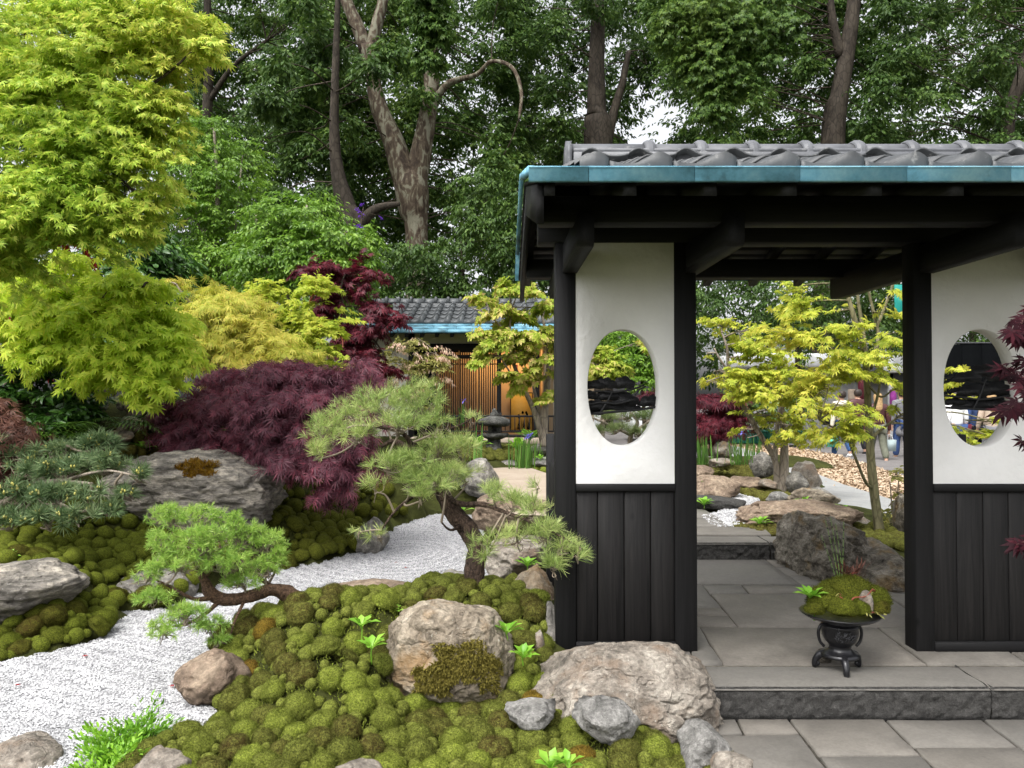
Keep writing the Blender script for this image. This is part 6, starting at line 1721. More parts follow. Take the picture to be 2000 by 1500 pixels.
tree('maple_tree', 'weeping purple cut leaf maple forming a low dome over the far bank', 'tree',
     [[(565, 915, 8.0, 26), (560, 860, 7.9, 22), (540, 800, 7.8, 16), (500, 760, 7.6, 9)], [(560, 850, 7.9, 14), (600, 780, 7.7, 9), (650, 760, 7.5, 5)], [(566, 862, 7.9, 5), (566, 780, 7.5, 4)], [(560, 840, 7.9, 10), (480, 800, 7.6, 6), (420, 800, 7.4, 4)], [(575, 880, 7.9, 8), (650, 850, 7.5, 5), (700, 880, 7.3, 4)]],
     [(352, 800, 7.3, 36, 30), (360, 850, 7.2, 40, 30), (420, 870, 7.0, 50, 26), (457, 736, 7.6, 58, 25), (532, 727, 7.5, 75, 25), (607, 732, 7.5, 75, 25), (675, 750, 7.4, 58, 25), (424, 781, 7.3, 50, 30), (499, 781, 7.1, 75, 33), (583, 790, 7, 75, 33), (658, 808, 7, 67, 33), (406, 830, 7.2, 38, 26), (465, 835, 7, 67, 30), (549, 844, 6.9, 75, 33), (624, 862, 6.9, 67, 33), (482, 871, 7, 55, 22), (532, 884, 6.9, 41, 16), (574, 880, 6.9, 55, 18), (432, 862, 7.1, 41, 22), (641, 898, 6.8, 50, 22), (695, 876, 6.9, 30, 30), (650, 934, 6.8, 38, 15), (700, 925, 6.9, 28, 20), (650, 956, 6.9, 22, 6), (386, 790, 7.4, 25, 16), (394, 853, 7.3, 25, 15), (716, 718, 7.6, 25, 14)],
     'thread', 'maple_purple', 'bark_grey', 2150, 8, .098, 300, 'maples on the left of the garden', 307, .5, 'bark_dark', tw_r=.005, droop=.7, upbias=.6, shell=.34, cull=.08, loose=.05)
tree('maple_tree', 'brownish weeping cut leaf maple at the left edge', 'tree', [[(-90, 900, 6.6, 16), (-70, 820, 6.5, 10), (-30, 790, 6.4, 6)]],
     [(-20, 800, 6.2, 46, 24), (0, 840, 6.1, 46, 30), (20, 870, 6.0, 36, 30), (10, 910, 6.0, 40, 26), (-40, 870, 6.1, 50, 50), (35, 905, 6.0, 22, 16)], 'thread', 'maple_brown', 'bark_dark', 330, 8, .10, 60, 'maples on the left of the garden', 308, .4, droop=.8)

# maple before the tea house
tree('maple_tree', 'fan leaved maple with pink tinged leaves before the tea house', 'tree',
     [[(1064, 872, 11.8, 22), (1062, 830, 11.8, 16), (1068, 760, 11.8, 13), (1072, 690, 11.8, 9), (1060, 620, 11.8, 5)], [(1060, 862, 11.8, 13), (1046, 810, 11.7, 11), (1024, 760, 11.6, 9), (1000, 700, 11.5, 7), (996, 640, 11.4, 5), (1000, 600, 11.4, 3)],
      [(1046, 812, 11.7, 8), (1030, 770, 11.5, 7), (1005, 740, 11.4, 5), (985, 710, 11.3, 3)], [(1062, 830, 11.8, 9), (1045, 770, 11.9, 7), (1040, 740, 12, 4)], [(1000, 680, 11.5, 5), (980, 640, 11.3, 4), (955, 615, 11.2, 3)], [(1068, 870, 11.8, 7), (1090, 840, 11.8, 5), (1100, 800, 11.8, 3)]],
     [(985, 555, 11.5, 30, 18), (1010, 570, 11.5, 40, 22), (950, 590, 11.3, 44, 16), (920, 600, 11.2, 22, 12), (1040, 600, 11.5, 50, 26), (1000, 610, 11.3, 50, 18), (1075, 580, 11.7, 40, 20), (960, 660, 11.2, 40, 16), (930, 655, 11.1, 22, 12), (1020, 650, 11.3, 50, 22), (1065, 650, 11.5, 40, 24), (970, 690, 11.2, 34, 16), (1010, 690, 11.3, 40, 18), (1050, 700, 11.4, 40, 20), (1075, 735, 11.5, 30, 24), (1030, 735, 11.3, 40, 16), (1075, 780, 11.5, 24, 16), (1000, 735, 11.2, 22, 12)],
     'fan', 'maple_fan', 'bark_grey', 430, 6, .115, 300, None, 309, .8, 'bark_grey', tw_r=.005, droop=.4, cull=.12)
tree('flowering_shrub', 'pale pink flowering enkianthus shrub in front of the white tea house wall', 'shrub', [[(775, 870, 12.6, 9), (785, 800, 12.6, 6), (800, 730, 12.6, 4)], [(785, 800, 12.6, 5), (840, 740, 12.5, 4), (860, 700, 12.5, 2)]],
     [(815, 660, 12.6, 14, 22), (770, 690, 12.6, 36, 24), (830, 690, 12.5, 46, 24), (790, 720, 12.5, 50, 26), (855, 720, 12.4, 22, 26), (770, 760, 12.5, 40, 24), (830, 760, 12.4, 30, 24), (800, 800, 12.4, 44, 24), (850, 790, 12.3, 22, 16)],
     'oval', 'azalea_leaf', 'bark_grey', 620, 7, .07, 0, None, 310, .7, 'twig_pale', droop=.2)
shr = [x for x in C.objects if x.name == 'flowering_shrub'][0]
pos, xd, nm, sz, S, K = sprays([(815, 660, 12.5, 16, 24), (770, 690, 12.5, 38, 26), (830, 690, 12.4, 48, 26), (790, 720, 12.4, 52, 28), (855, 720, 12.3, 24, 28), (770, 760, 12.4, 42, 26), (830, 760, 12.3, 32, 26)], 250, 4, .055, .9, .2, seed=311)
V, Fs = leaf_verts('oval', pos, xd, nm, sz); obj('blossom', V, Fs, M['blossom'], shr, False, 'stuff')

# ------------------------------------------------------------------ maples through the gate
tree('maple_tree', 'twin stemmed yellow green maple on moss beyond the gate', 'tree',
     [[(1522, 962, 10.2, 24), (1530, 930, 10.2, 20), (1532, 880, 10.2, 15), (1530, 840, 10.2, 12), (1528, 780, 10.2, 7), (1522, 720, 10.2, 4)], [(1518, 958, 10.2, 15), (1514, 900, 10.2, 12), (1485, 850, 10.1, 10), (1445, 780, 10, 9), (1424, 720, 9.9, 7), (1420, 680, 9.8, 5), (1410, 650, 9.8, 3)], [(1514, 905, 10.2, 10), (1516, 850, 10.2, 9), (1526, 780, 10.3, 7)],
      [(1532, 870, 10.2, 9), (1546, 840, 10.1, 7), (1570, 800, 10, 4)], [(1426, 730, 9.9, 5), (1405, 700, 9.8, 4), (1395, 680, 9.8, 3)]],
     [(1410, 635, 9.9, 30, 14), (1455, 645, 9.9, 46, 20), (1440, 670, 9.8, 40, 16), (1380, 690, 9.8, 30, 16), (1395, 725, 9.7, 44, 20), (1490, 690, 9.8, 40, 14), (1380, 745, 9.7, 34, 16), (1480, 730, 9.7, 50, 20), (1540, 720, 9.8, 50, 20), (1500, 760, 9.6, 60, 20), (1455, 770, 9.7, 30, 14), (1560, 770, 9.7, 50, 20), (1590, 740, 9.9, 44, 20), (1540, 830, 9.5, 56, 14), (1500, 810, 9.6, 40, 14), (1470, 840, 9.5, 30, 12), (1560, 830, 9.6, 40, 20), (1580, 810, 9.8, 40, 16), (1460, 855, 9.4, 24, 10), (1530, 810, 9.6, 50, 16)],
     'palm5', 'maple_path', 'bark_grey', 700, 7, .078, 300, 'maples beyond the gate', 320, .8, 'bark_grey', tw_r=.005, droop=.25, cull=.32, loose=.3, fanr=.75, fan=6)
tree('maple_tree', 'taller single trunk yellow green maple close behind the right gate post', 'tree',
     [[(1722, 1068, 7.4, 22), (1714, 1010, 7.4, 18), (1704, 930, 7.4, 17), (1697, 830, 7.4, 14), (1692, 720, 7.4, 13), (1684, 670, 7.4, 12), (1668, 620, 7.4, 10), (1655, 570, 7.4, 8), (1648, 520, 7.4, 6)],
      [(1692, 700, 7.4, 9), (1684, 640, 7.5, 8), (1676, 585, 7.5, 6), (1672, 540, 7.5, 5)], [(1700, 720, 7.4, 8), (1715, 660, 7.5, 7), (1708, 620, 7.5, 6), (1695, 560, 7.5, 5), (1690, 530, 7.5, 4)], [(1712, 640, 7.5, 6), (1728, 600, 7.6, 6), (1744, 555, 7.6, 4)],
      [(1706, 955, 7.4, 6), (1690, 940, 7.3, 6), (1665, 880, 7.2, 5), (1650, 850, 7.2, 4), (1600, 820, 7.1, 3)], [(1697, 860, 7.4, 7), (1720, 840, 7.4, 6), (1760, 810, 7.3, 3)], [(1697, 830, 7.4, 6), (1715, 770, 7.3, 5), (1725, 710, 7.3, 4), (1740, 680, 7.3, 3)], [(1690, 745, 7.4, 5), (1720, 775, 7.3, 4), (1745, 760, 7.2, 3)]],
     [(1540, 560, 7.6, 40, 12), (1560, 590, 7.5, 46, 16), (1590, 610, 7.4, 30, 12), (1660, 600, 7.4, 40, 16), (1710, 610, 7.4, 40, 16), (1740, 570, 7.5, 26, 12), (1545, 650, 7.3, 50, 18), (1610, 645, 7.4, 60, 22), (1680, 650, 7.3, 50, 18), (1735, 650, 7.3, 34, 18), (1590, 670, 7.2, 40, 14), (1690, 690, 7.2, 56, 20), (1640, 710, 7.2, 50, 20), (1740, 670, 7.3, 24, 14), (1620, 750, 7.1, 56, 20), (1670, 735, 7.1, 40, 16), (1580, 760, 7.2, 30, 14), (1640, 780, 7.0, 50, 18), (1600, 800, 7.0, 40, 14), (1655, 820, 7.0, 40, 16), (1620, 840, 7.0, 30, 12), (1730, 725, 7.2, 26, 14), (1745, 760, 7.2, 22, 12), (1670, 850, 7.0, 24, 10), (1750, 790, 7.2, 20, 12), (1640, 690, 7.3, 40, 14), (1865, 722, 7.2, 22, 8), (1860, 750, 7.2, 22, 10), (1870, 780, 7.2, 16, 8), (1930, 850, 7.0, 40, 12), (1910, 862, 7.0, 30, 8), (1945, 825, 7.0, 26, 10), (1820, 740, 7.2, 30, 16), (1870, 840, 7.1, 20, 8)],
     'palm7', 'maple_path', 'bark_green', 600, 7, .074, 300, 'maples beyond the gate', 321, .8, 'bark_green', tw_r=.004, droop=.25, cull=.32, loose=.3, fanr=.75, fan=6)
tree('maple_tree', 'yellow orange maple seen at the left of the left oval window', 'tree', [[(1175, 880, 12.8, 10), (1178, 780, 12.8, 8), (1170, 700, 12.8, 4)]],
     [(1165, 690, 12.8, 24, 14), (1185, 700, 12.7, 34, 14), (1170, 720, 12.6, 34, 16), (1215, 720, 12.7, 30, 12), (1240, 670, 13, 24, 8), (1160, 745, 12.6, 34, 12)], 'palm5', 'maple_fan', 'bark_grey', 210, 7, .12, 0, 'maples beyond the gate', 322, .6)
tree('maple_tree', 'round crimson maple beyond the left inner gate post', 'tree', [[(1385, 890, 12.6, 9), (1395, 855, 12.5, 8), (1410, 825, 12.4, 5)]],
     [(1375, 785, 12.4, 40, 26), (1410, 780, 12.4, 34, 22), (1440, 810, 12.3, 26, 20), (1390, 820, 12.2, 50, 24), (1370, 840, 12.3, 40, 20), (1425, 840, 12.2, 30, 14)], 'thread', 'maple_dark_red', 'bark_grey', 360, 8, .13, 0, 'maples beyond the gate', 323, .5)
tree('maple_tree', 'small dark red maple glimpsed low in the left oval window', 'tree', [[(1275, 850, 13.4, 7), (1272, 800, 13.4, 4)]], [(1265, 785, 13.4, 26, 14), (1280, 800, 13.3, 20, 12), (1290, 775, 13.5, 18, 10)], 'thread', 'maple_dark_red', 'bark_dark', 90, 7, .12, 0, 'maples beyond the gate', 324, .4)
tree('shrub', 'wispy pale leaved azalea beside the right gate post', 'shrub', [[(1745, 1045, 7.9, 5), (1742, 990, 7.9, 3), (1738, 940, 7.9, 2)], [(1748, 1045, 7.9, 4), (1752, 980, 7.9, 3), (1756, 930, 7.9, 2)]],
     [(1745, 930, 7.9, 20, 14), (1752, 960, 7.8, 22, 20), (1738, 985, 7.8, 20, 16), (1755, 1000, 7.8, 16, 20), (1745, 1020, 7.8, 20, 16)], 'oval', 'azalea_leaf', 'twig_pale', 80, 6, .06, 0, None, 325, .9, tw_r=.003)

# dark red sprigs of a maple standing just outside the frame on the right
t = empty('maple_tree', (2.05, 2.05, 0), 'wine red maple whose sprigs hang in from the right edge', 'tree', 'maples beside the gate')
mb = MB(); tr_ = spline([(2.05, 2.05, -.05), (2.0, 2.06, .6), (1.85, 2.08, 1.3), (1.78, 2.1, 2.0), (1.8, 2.1, 2.8)], 8); mb.tube(tr_, np.linspace(.03, .012, len(tr_)), 9, True, .05)
mb.build('trunk', M['bark_dark'], t, True)
SPR = [[(2090, 560), (2010, 612), (1990, 640), (1965, 655)], [(2100, 640), (2010, 650), (1985, 665)], [(2100, 760), (2020, 745), (1985, 735), (1955, 712)], [(2120, 770), (2030, 770), (1995, 760)], [(2110, 830), (2040, 800), (1990, 790), (1955, 810)], [(2110, 850), (2030, 860), (1995, 866)], [(2140, 1110), (2060, 1070), (2010, 1058), (1985, 1064)], [(2100, 720), (2050, 720), (2020, 715), (1990, 700)]]
me = raw_mesh('leaf', LEAF['palm7'][0], LEAF['palm7'][1], M['sprig_red'], False)
rs = np.random.default_rng(9)
tw = MB()
for k, q in enumerate(SPR):
    Ys = 1.95 + .1 * (k % 3)
    pts = np.array([P(u, v, Ys + .04 * i) for i, (u, v) in enumerate(q[::-1])])[::-1]
    root_ = tr_[np.argmin(np.abs(tr_[:, 2] - pts[0][2] + .05))]
    c = spline(np.vstack([[root_], pts]), 6)
    tw.tube(c, np.linspace(.005, .0011, len(c)), 5, True)
    L = len(c)
    for i in range(int(L * .28), L, 3 if k % 2 else 2):
        for s in (-1, 1):
            if i == L - 1 and s < 0: continue
            d = nrm(c[min(i, L - 1)] - c[i - 1]); sd_ = nrm(np.cross(d, [0, 0, 1]))
            for rep in range(1):
                xdir = d * .8 + s * sd_ * rs.uniform(-.3, .9) + np.array([0, -.15, -.55 - .3 * rs.random()]) + rs.normal(0, .15, 3)
                nmv = np.array([0, -.55, .75]) + rs.normal(0, .3, 3)
                x, y, z = leaf_axes(xdir[None], nmv[None]); x, y, z = x[0], y[0], z[0]
                size = rs.uniform(.036, .052); p0 = c[i] + s * sd_ * .008 + rs.normal(0, .006, 3)
                inst('leaf', me, t, Matrix(((x[0] * size, y[0] * size, z[0] * size, p0[0]), (x[1] * size, y[1] * size, z[1] * size, p0[1]), (x[2] * size, y[2] * size, z[2] * size, p0[2]), (0, 0, 0, 1))))
tw.build('branch', M['twig_wine'], t, True)

# bell flowers hung on the dark trunk
tree('bellflower', 'purple flowers hanging beside the low thick plane trunk', 'flower', [[(704, 480, 27, 5), (706, 430, 27, 4), (710, 405, 27, 2)]], [(700, 440, 27, 5, 22), (703, 418, 27, 6, 14), (708, 402, 27, 5, 6), (735, 420, 27, 8, 6), (718, 445, 27, 14, 8, None, .2)], 'oval', 'bell_flower', 'bark_dark', 34, 5, .09, 0, None, 330, .2, droop=.6)
# ------------------------------------------------------------------ pines
def tuft_template(n, spread, seed, w=.016, up=0.25):
    """needles of unit length bursting from one bud"""
    r = np.random.default_rng(seed)
    d = r.normal(0, 1, (n * 4, 3)); d = nrm(d)
    d = d[d[:, 0] > math.cos(spread)][:n]
    while len(d) < n:
        e = nrm(r.normal(0, 1, (n * 8, 3))); d = np.vstack([d, e[e[:, 0] > math.cos(spread)]])[:n]
    L = r.uniform(.7, 1.05, (n, 1))
    s = nrm(np.cross(d, r.normal(0, 1, (n, 3))))
    st = np.c_[r.uniform(-.32, .05, n), np.zeros(n), np.zeros(n)]
    mid = st + d * L * .55 + s * 0 + [0, 0, .03]
    V = np.stack([st - s * w * .8, st + s * w * .8, mid + s * w, mid - s * w, st + d * L + [0, 0, -.03]], 1).reshape(-1, 3)
    i = np.arange(n)[:, None] * 5
    return V, [i + [[0, 1, 2, 3]], i + [[3, 2, 4]]]
def needle_mass(tpls, pos, xd, size, seed=0):
    r = np.random.default_rng(seed)
    nm = r.normal(0, 1, pos.shape)
    which = r.integers(0, len(tpls), len(pos)); mb = MB()
    for k, T in enumerate(tpls):
        m = which == k
        LEAF['_t'] = T
        V, Fs = leaf_verts('_t', pos[m], xd[m], nm[m], (np.broadcast_to(size, (len(pos),))[m]) * r.uniform(.75, 1.15, m.sum()))
        mb.add(V, *Fs)
    return mb
def pine(name, label, cat, limbs, pads, n, tpl, size, needle, bark, seed, base=None, up=.6, tw_r=.004, twig_mat=None, group=None, shell=.5, buds=0, top=.25, rough=.12):
    t = empty(name, P(*limbs[0][0][:3]) if base is None else base, label, cat, group)
    nodes = []
    for k, L in enumerate(limbs):
        mb = MB(); q, _ = limb(mb, L, 14 if k == 0 else 9, 9, rough, seed + k); nodes.append(q)
        mb.build('trunk' if k == 0 else 'branch', M[bark], t, True)
    nodes = np.vstack(nodes)
    r = np.random.default_rng(seed)
    W = np.array([p[3] * p[4] for p in pads], float); W /= W.sum(); cnt = r.multinomial(n, W)
    pos, xd = [], []
    tw = MB()
    for p, c in zip(pads, cnt):
        ctr, rad = pad_world(p)
        d = nrm(r.normal(0, 1, (c, 3))); d[:, 2] = np.where(d[:, 2] < -top, -d[:, 2], d[:, 2])
        q = d * r.random((c, 1)) ** shell
        s = ctr + q * rad
        pos.append(s); xd.append(nrm(q * [1, 1, .8] + [0, 0, up] + r.normal(0, .35, (c, 3))))
        j = np.argmin(((nodes - ctr) ** 2).sum(1)); a = nodes[j]
        low = ctr - [0, 0, rad[2] * .5]
        dd = np.linalg.norm(low - a)
        if dd > .03:
            mid = (a + low) / 2 + r.normal(0, .10, 3) * dd
            tw.tube(spline([a, mid, low], 6), np.linspace(tw_r * 2.4, tw_r * 1.4, 13), 6, False, .1, seed)
        for i in r.choice(c, min(c, max(4, int(c * .45))), replace=False):
            b = s[i] - xd[-1][i] * size * .2; st = low + (b - low) * 0 + r.normal(0, .15, 3) * rad
            st[2] = min(st[2], ctr[2])
            mid = (st + b) / 2 + r.normal(0, .12, 3) * np.linalg.norm(b - st) - [0, 0, .01]
            tw.tube(spline([low, (low + st) / 2 + r.normal(0, .02, 3), st, mid, b], 2), np.linspace(tw_r * 1.1, tw_r * .45, 9), 3, False)
    tw.build('twigs', M[twig_mat or bark], t, True, 'stuff')
    pos, xd = np.vstack(pos), np.vstack(xd)
    needle_mass(tpl, pos, xd, size, seed).build('needles', M[needle], t, False, 'stuff')
    if buds:
        m = r.random(len(pos)) < buds
        b = MB(); B = (np.array([[1, 0, 0], [-1, 0, 0], [0, 1, 0], [0, -1, 0], [0, 0, 1], [0, 0, -1]], float), np.array([[0, 2, 4], [2, 1, 4], [1, 3, 4], [3, 0, 4], [2, 0, 5], [1, 2, 5], [3, 1, 5], [0, 3, 5]]))
        for a, d in zip(pos[m], xd[m]):
            for q in range(3): b.add(B[0] * size * [.10, .10, .15] + a + d * size * .12 + r.normal(0, size * .10, 3), B[1])
        b.build('buds', M['bud'], t, True, 'stuff')
    return t
T_PINE = [tuft_template(30, 1.2, s, .0115) for s in range(6)]
pine('pine_tree', 'leaning red barked pine with cloud shaped tufts in the middle of the garden', 'pine tree',
     [[(932, 1185, 4.6, 50), (930, 1150, 4.6, 42), (926, 1105, 4.6, 39), (931, 1070, 4.62, 37), (915, 1035, 4.64, 37), (885, 1000, 4.66, 35), (866, 968, 4.68, 29), (846, 936, 4.7, 24), (822, 900, 4.7, 19), (796, 876, 4.7, 15), (768, 862, 4.7, 10), (745, 872, 4.66, 6)],
      [(838, 930, 4.7, 14), (820, 900, 4.6, 12), (800, 862, 4.55, 10), (778, 842, 4.5, 8), (730, 832, 4.45, 6)], [(868, 972, 4.68, 12), (905, 985, 4.6, 11), (945, 985, 4.5, 10), (985, 1000, 4.35, 8), (1040, 1020, 4.1, 6), (1100, 1050, 3.95, 4), (1150, 1080, 3.88, 2.5)],
      [(800, 880, 4.7, 10), (825, 850, 4.8, 7), (870, 840, 4.85, 5), (910, 825, 4.9, 3), (925, 812, 4.9, 2)], [(850, 945, 4.7, 9), (800, 975, 4.5, 7), (770, 1000, 4.4, 5), (745, 1035, 4.35, 3)], [(905, 1025, 4.64, 8), (880, 1035, 4.5, 5), (862, 1020, 4.45, 3)]],
     [(640, 850, 4.5, 46, 44), (690, 810, 4.6, 56, 40), (750, 790, 4.7, 66, 44), (820, 790, 4.7, 60, 50), (850, 830, 4.6, 40, 30), (700, 850, 4.45, 60, 22), (780, 830, 4.45, 60, 26), (620, 885, 4.4, 24, 26),
      (850, 880, 4.6, 50, 36), (840, 940, 4.4, 46, 24), (870, 955, 4.45, 36, 18), (800, 900, 4.45, 46, 24), (900, 880, 4.7, 40, 40), (870, 930, 4.5, 46, 34), (800, 940, 4.4, 44, 26), (760, 910, 4.4, 44, 24), (735, 950, 4.35, 26, 22), (920, 820, 4.9, 22, 12), (910, 930, 4.7, 30, 26), (820, 970, 4.35, 30, 18),
      (960, 960, 4.4, 30, 16), (1000, 985, 4.3, 46, 24), (1040, 1000, 4.15, 46, 28), (960, 1060, 4.3, 50, 22), (1010, 1050, 4.2, 46, 22), (1065, 1040, 4.0, 36, 26), (1095, 1070, 3.95, 36, 22, .12), (1080, 1105, 3.95, 18, 22, .1), (940, 1085, 4.3, 28, 12), (1050, 950, 4.3, 22, 12), (1128, 1082, 3.9, 18, 10, .08), (740, 1045, 4.35, 30, 14), (700, 1035, 4.3, 22, 10)],
     700, T_PINE, .080, 'pine_needle', 'bark_pine', 401, tw_r=.0032, twig_mat='twig_pale', up=.55)
T_LARCH = [tuft_template(34, 1.75, s + 10, .026) for s in range(5)]
pine('larch_tree', 'small bright green larch stretching low over the gravel stream', 'larch tree',
     [[(720, 1178, 4.25, 24), (690, 1195, 4.25, 26), (650, 1188, 4.25, 27), (600, 1178, 4.2, 27), (560, 1158, 4.2, 30), (530, 1152, 4.15, 24), (490, 1165, 4.1, 24), (440, 1172, 4.1, 26), (412, 1158, 4.1, 24), (400, 1135, 4.1, 16), (385, 1110, 4.1, 9)],
      [(545, 1155, 4.2, 12), (510, 1130, 4.25, 8), (490, 1100, 4.3, 6), (480, 1060, 4.3, 4)], [(425, 1165, 4.1, 12), (380, 1170, 4.0, 8), (340, 1150, 3.95, 5), (300, 1130, 3.9, 3)], [(430, 1172, 4.1, 10), (400, 1200, 4.0, 7), (360, 1220, 3.9, 5), (310, 1225, 3.85, 3)], [(400, 1130, 4.1, 8), (430, 1080, 4.15, 6), (420, 1040, 4.2, 4)], [(480, 1168, 4.1, 7), (460, 1210, 4.0, 5), (450, 1240, 3.95, 3)]],
     [(330, 1010, 4.1, 46, 24), (390, 1010, 4.2, 50, 24), (320, 1060, 4.0, 46, 26), (400, 1060, 4.0, 60, 34), (470, 1050, 4.2, 50, 34), (520, 1060, 4.25, 40, 34), (350, 1100, 3.95, 60, 22), (440, 1100, 4.0, 60, 26), (520, 1110, 4.15, 44, 24), (290, 1120, 3.9, 32, 24), (470, 1135, 4.05, 40, 14), (300, 1165, 3.85, 36, 16), (360, 1200, 3.85, 56, 18), (320, 1230, 3.8, 44, 16), (410, 1220, 3.9, 46, 18), (430, 1250, 3.9, 22, 10), (460, 1015, 4.2, 24, 14), (545, 1085, 4.2, 20, 24)],
     800, T_LARCH, .043, 'larch_needle', 'bark_larch', 402, tw_r=.003, twig_mat='twig_pale', up=.25, shell=.4, top=.6, rough=.16)
T_BLUE = [tuft_template(64, 1.5, s + 20, .022) for s in range(5)]
pine('dwarf_pine', 'blue green dwarf pine with cream buds beside the slab rock', 'pine tree',
     [[(-60, 1080, 6.0, 30), (-20, 1010, 5.9, 22), (40, 960, 5.8, 14), (100, 940, 5.7, 10), (180, 945, 5.6, 6)], [(40, 960, 5.8, 10), (110, 980, 5.5, 6), (150, 1000, 5.4, 4)], [(60, 955, 5.8, 8), (120, 900, 5.9, 6), (130, 870, 5.9, 4)], [(100, 945, 5.7, 7), (200, 920, 5.6, 5), (270, 930, 5.5, 3)]],
     [(110, 880, 5.9, 50, 24), (190, 870, 5.9, 44, 22), (60, 920, 5.8, 50, 26), (130, 920, 5.7, 60, 26), (210, 910, 5.7, 50, 28), (270, 930, 5.6, 30, 22), (40, 970, 5.6, 46, 30), (110, 970, 5.5, 60, 30), (180, 970, 5.5, 50, 26), (250, 965, 5.6, 36, 18), (20, 1020, 5.5, 40, 26), (90, 1020, 5.4, 50, 26), (150, 1010, 5.4, 40, 22), (-20, 880, 5.9, 36, 30), (210, 1000, 5.5, 36, 16), (40, 890, 5.9, 30, 16)],
     250, T_BLUE, .10, 'blue_needle', 'bark_grey', 403, tw_r=.005, up=.5, buds=.4, twig_mat='twig_pale')
pine('pine_tree', 'grey green pine with bare crooked branches low in the left oval window', 'pine tree',
     [[(1230, 880, 10.6, 12), (1232, 850, 10.5, 9), (1245, 825, 10.4, 7), (1230, 805, 10.4, 5)], [(1235, 845, 10.5, 6), (1270, 822, 10.3, 5), (1282, 815, 10.2, 3)], [(1232, 850, 10.5, 6), (1190, 830, 10.3, 5), (1155, 815, 10.2, 4)]],
     [(1180, 815, 10.3, 36, 12), (1225, 812, 10.4, 40, 14), (1265, 815, 10.4, 36, 14), (1200, 840, 10.2, 40, 12), (1250, 845, 10.3, 36, 12), (1165, 845, 10.3, 30, 12)], 150, T_PINE, .13, 'pine_needle_far', 'bark_grey', 404, tw_r=.007, twig_mat='twig_pale')

# ------------------------------------------------------------------ small plants, leaf by leaf
leaf_me = {}
def leaf_mesh(kind, mat):
    if (kind, mat) not in leaf_me: leaf_me[kind, mat] = raw_mesh('leaf', LEAF[kind][0], LEAF[kind][1], M[mat], False)
    return leaf_me[kind, mat]
def put_leaf(root, me, p0, xdir, nmv, s):
    x, y, z = leaf_axes(np.array([xdir], float), np.array([nmv], float)); x, y, z = x[0] * s, y[0] * s, z[0] * s
    return inst('leaf', me, root, Matrix(((x[0], y[0], z[0], p0[0]), (x[1], y[1], z[1], p0[1]), (x[2], y[2], z[2], p0[2]), (0, 0, 0, 1))))
LEAF['spoon'] = (np.array([[0, -.02, 0], [0, .02, 0], [.35, -.08, .10], [.35, 0, .07], [.35, .08, .10], [.72, -.21, .10], [.72, 0, .05], [.72, .21, .10], [1, 0, -.06]], float),
                 [np.array([[5, 8, 6], [6, 8, 7], [0, 2, 3], [1, 3, 4], [0, 3, 1]]), np.array([[2, 5, 6, 3], [3, 6, 7, 4]])])
def rosette(u, v, Y, n, size, label, seed, mat='fresh_leaf', kind='spoon', tilt=1.15, base=None, group='fresh leafy plants between the rocks', stem=.0):
    r = np.random.default_rng(seed)
    p = P(u, v, Y) if base is None else base
    t = empty('leafy_plant', p, label, 'plant', group)
    me = leaf_mesh(kind, mat)
    st = MB()
    top = p + [r.normal(0, .01), r.normal(0, .01), stem]
    st.tube(spline([p - [0, 0, .03], (p + top) / 2 + r.normal(0, .004, 3), top + [0, 0, .01]], 4), np.linspace(.004, .0025, 9), 5)
    st.build('stem', M[mat], t, True)
    for i in range(n):
        a = i * 2.399 + r.normal(0, .2); k = i / n
        el = tilt * (1.15 - .75 * k)
        d = [math.cos(a) * math.sin(el), math.sin(a) * math.sin(el), math.cos(el)]
        hgt = stem * (1 - .4 * k) if stem else 0
        put_leaf(t, me, p + [0, 0, hgt + .005], d, [-d[0] * .3, -d[1] * .3, 1.0], 1.12 * size * r.uniform(.75, 1.1) * (1 - .25 * (k if not stem else 0)))
    return t
on = on_px
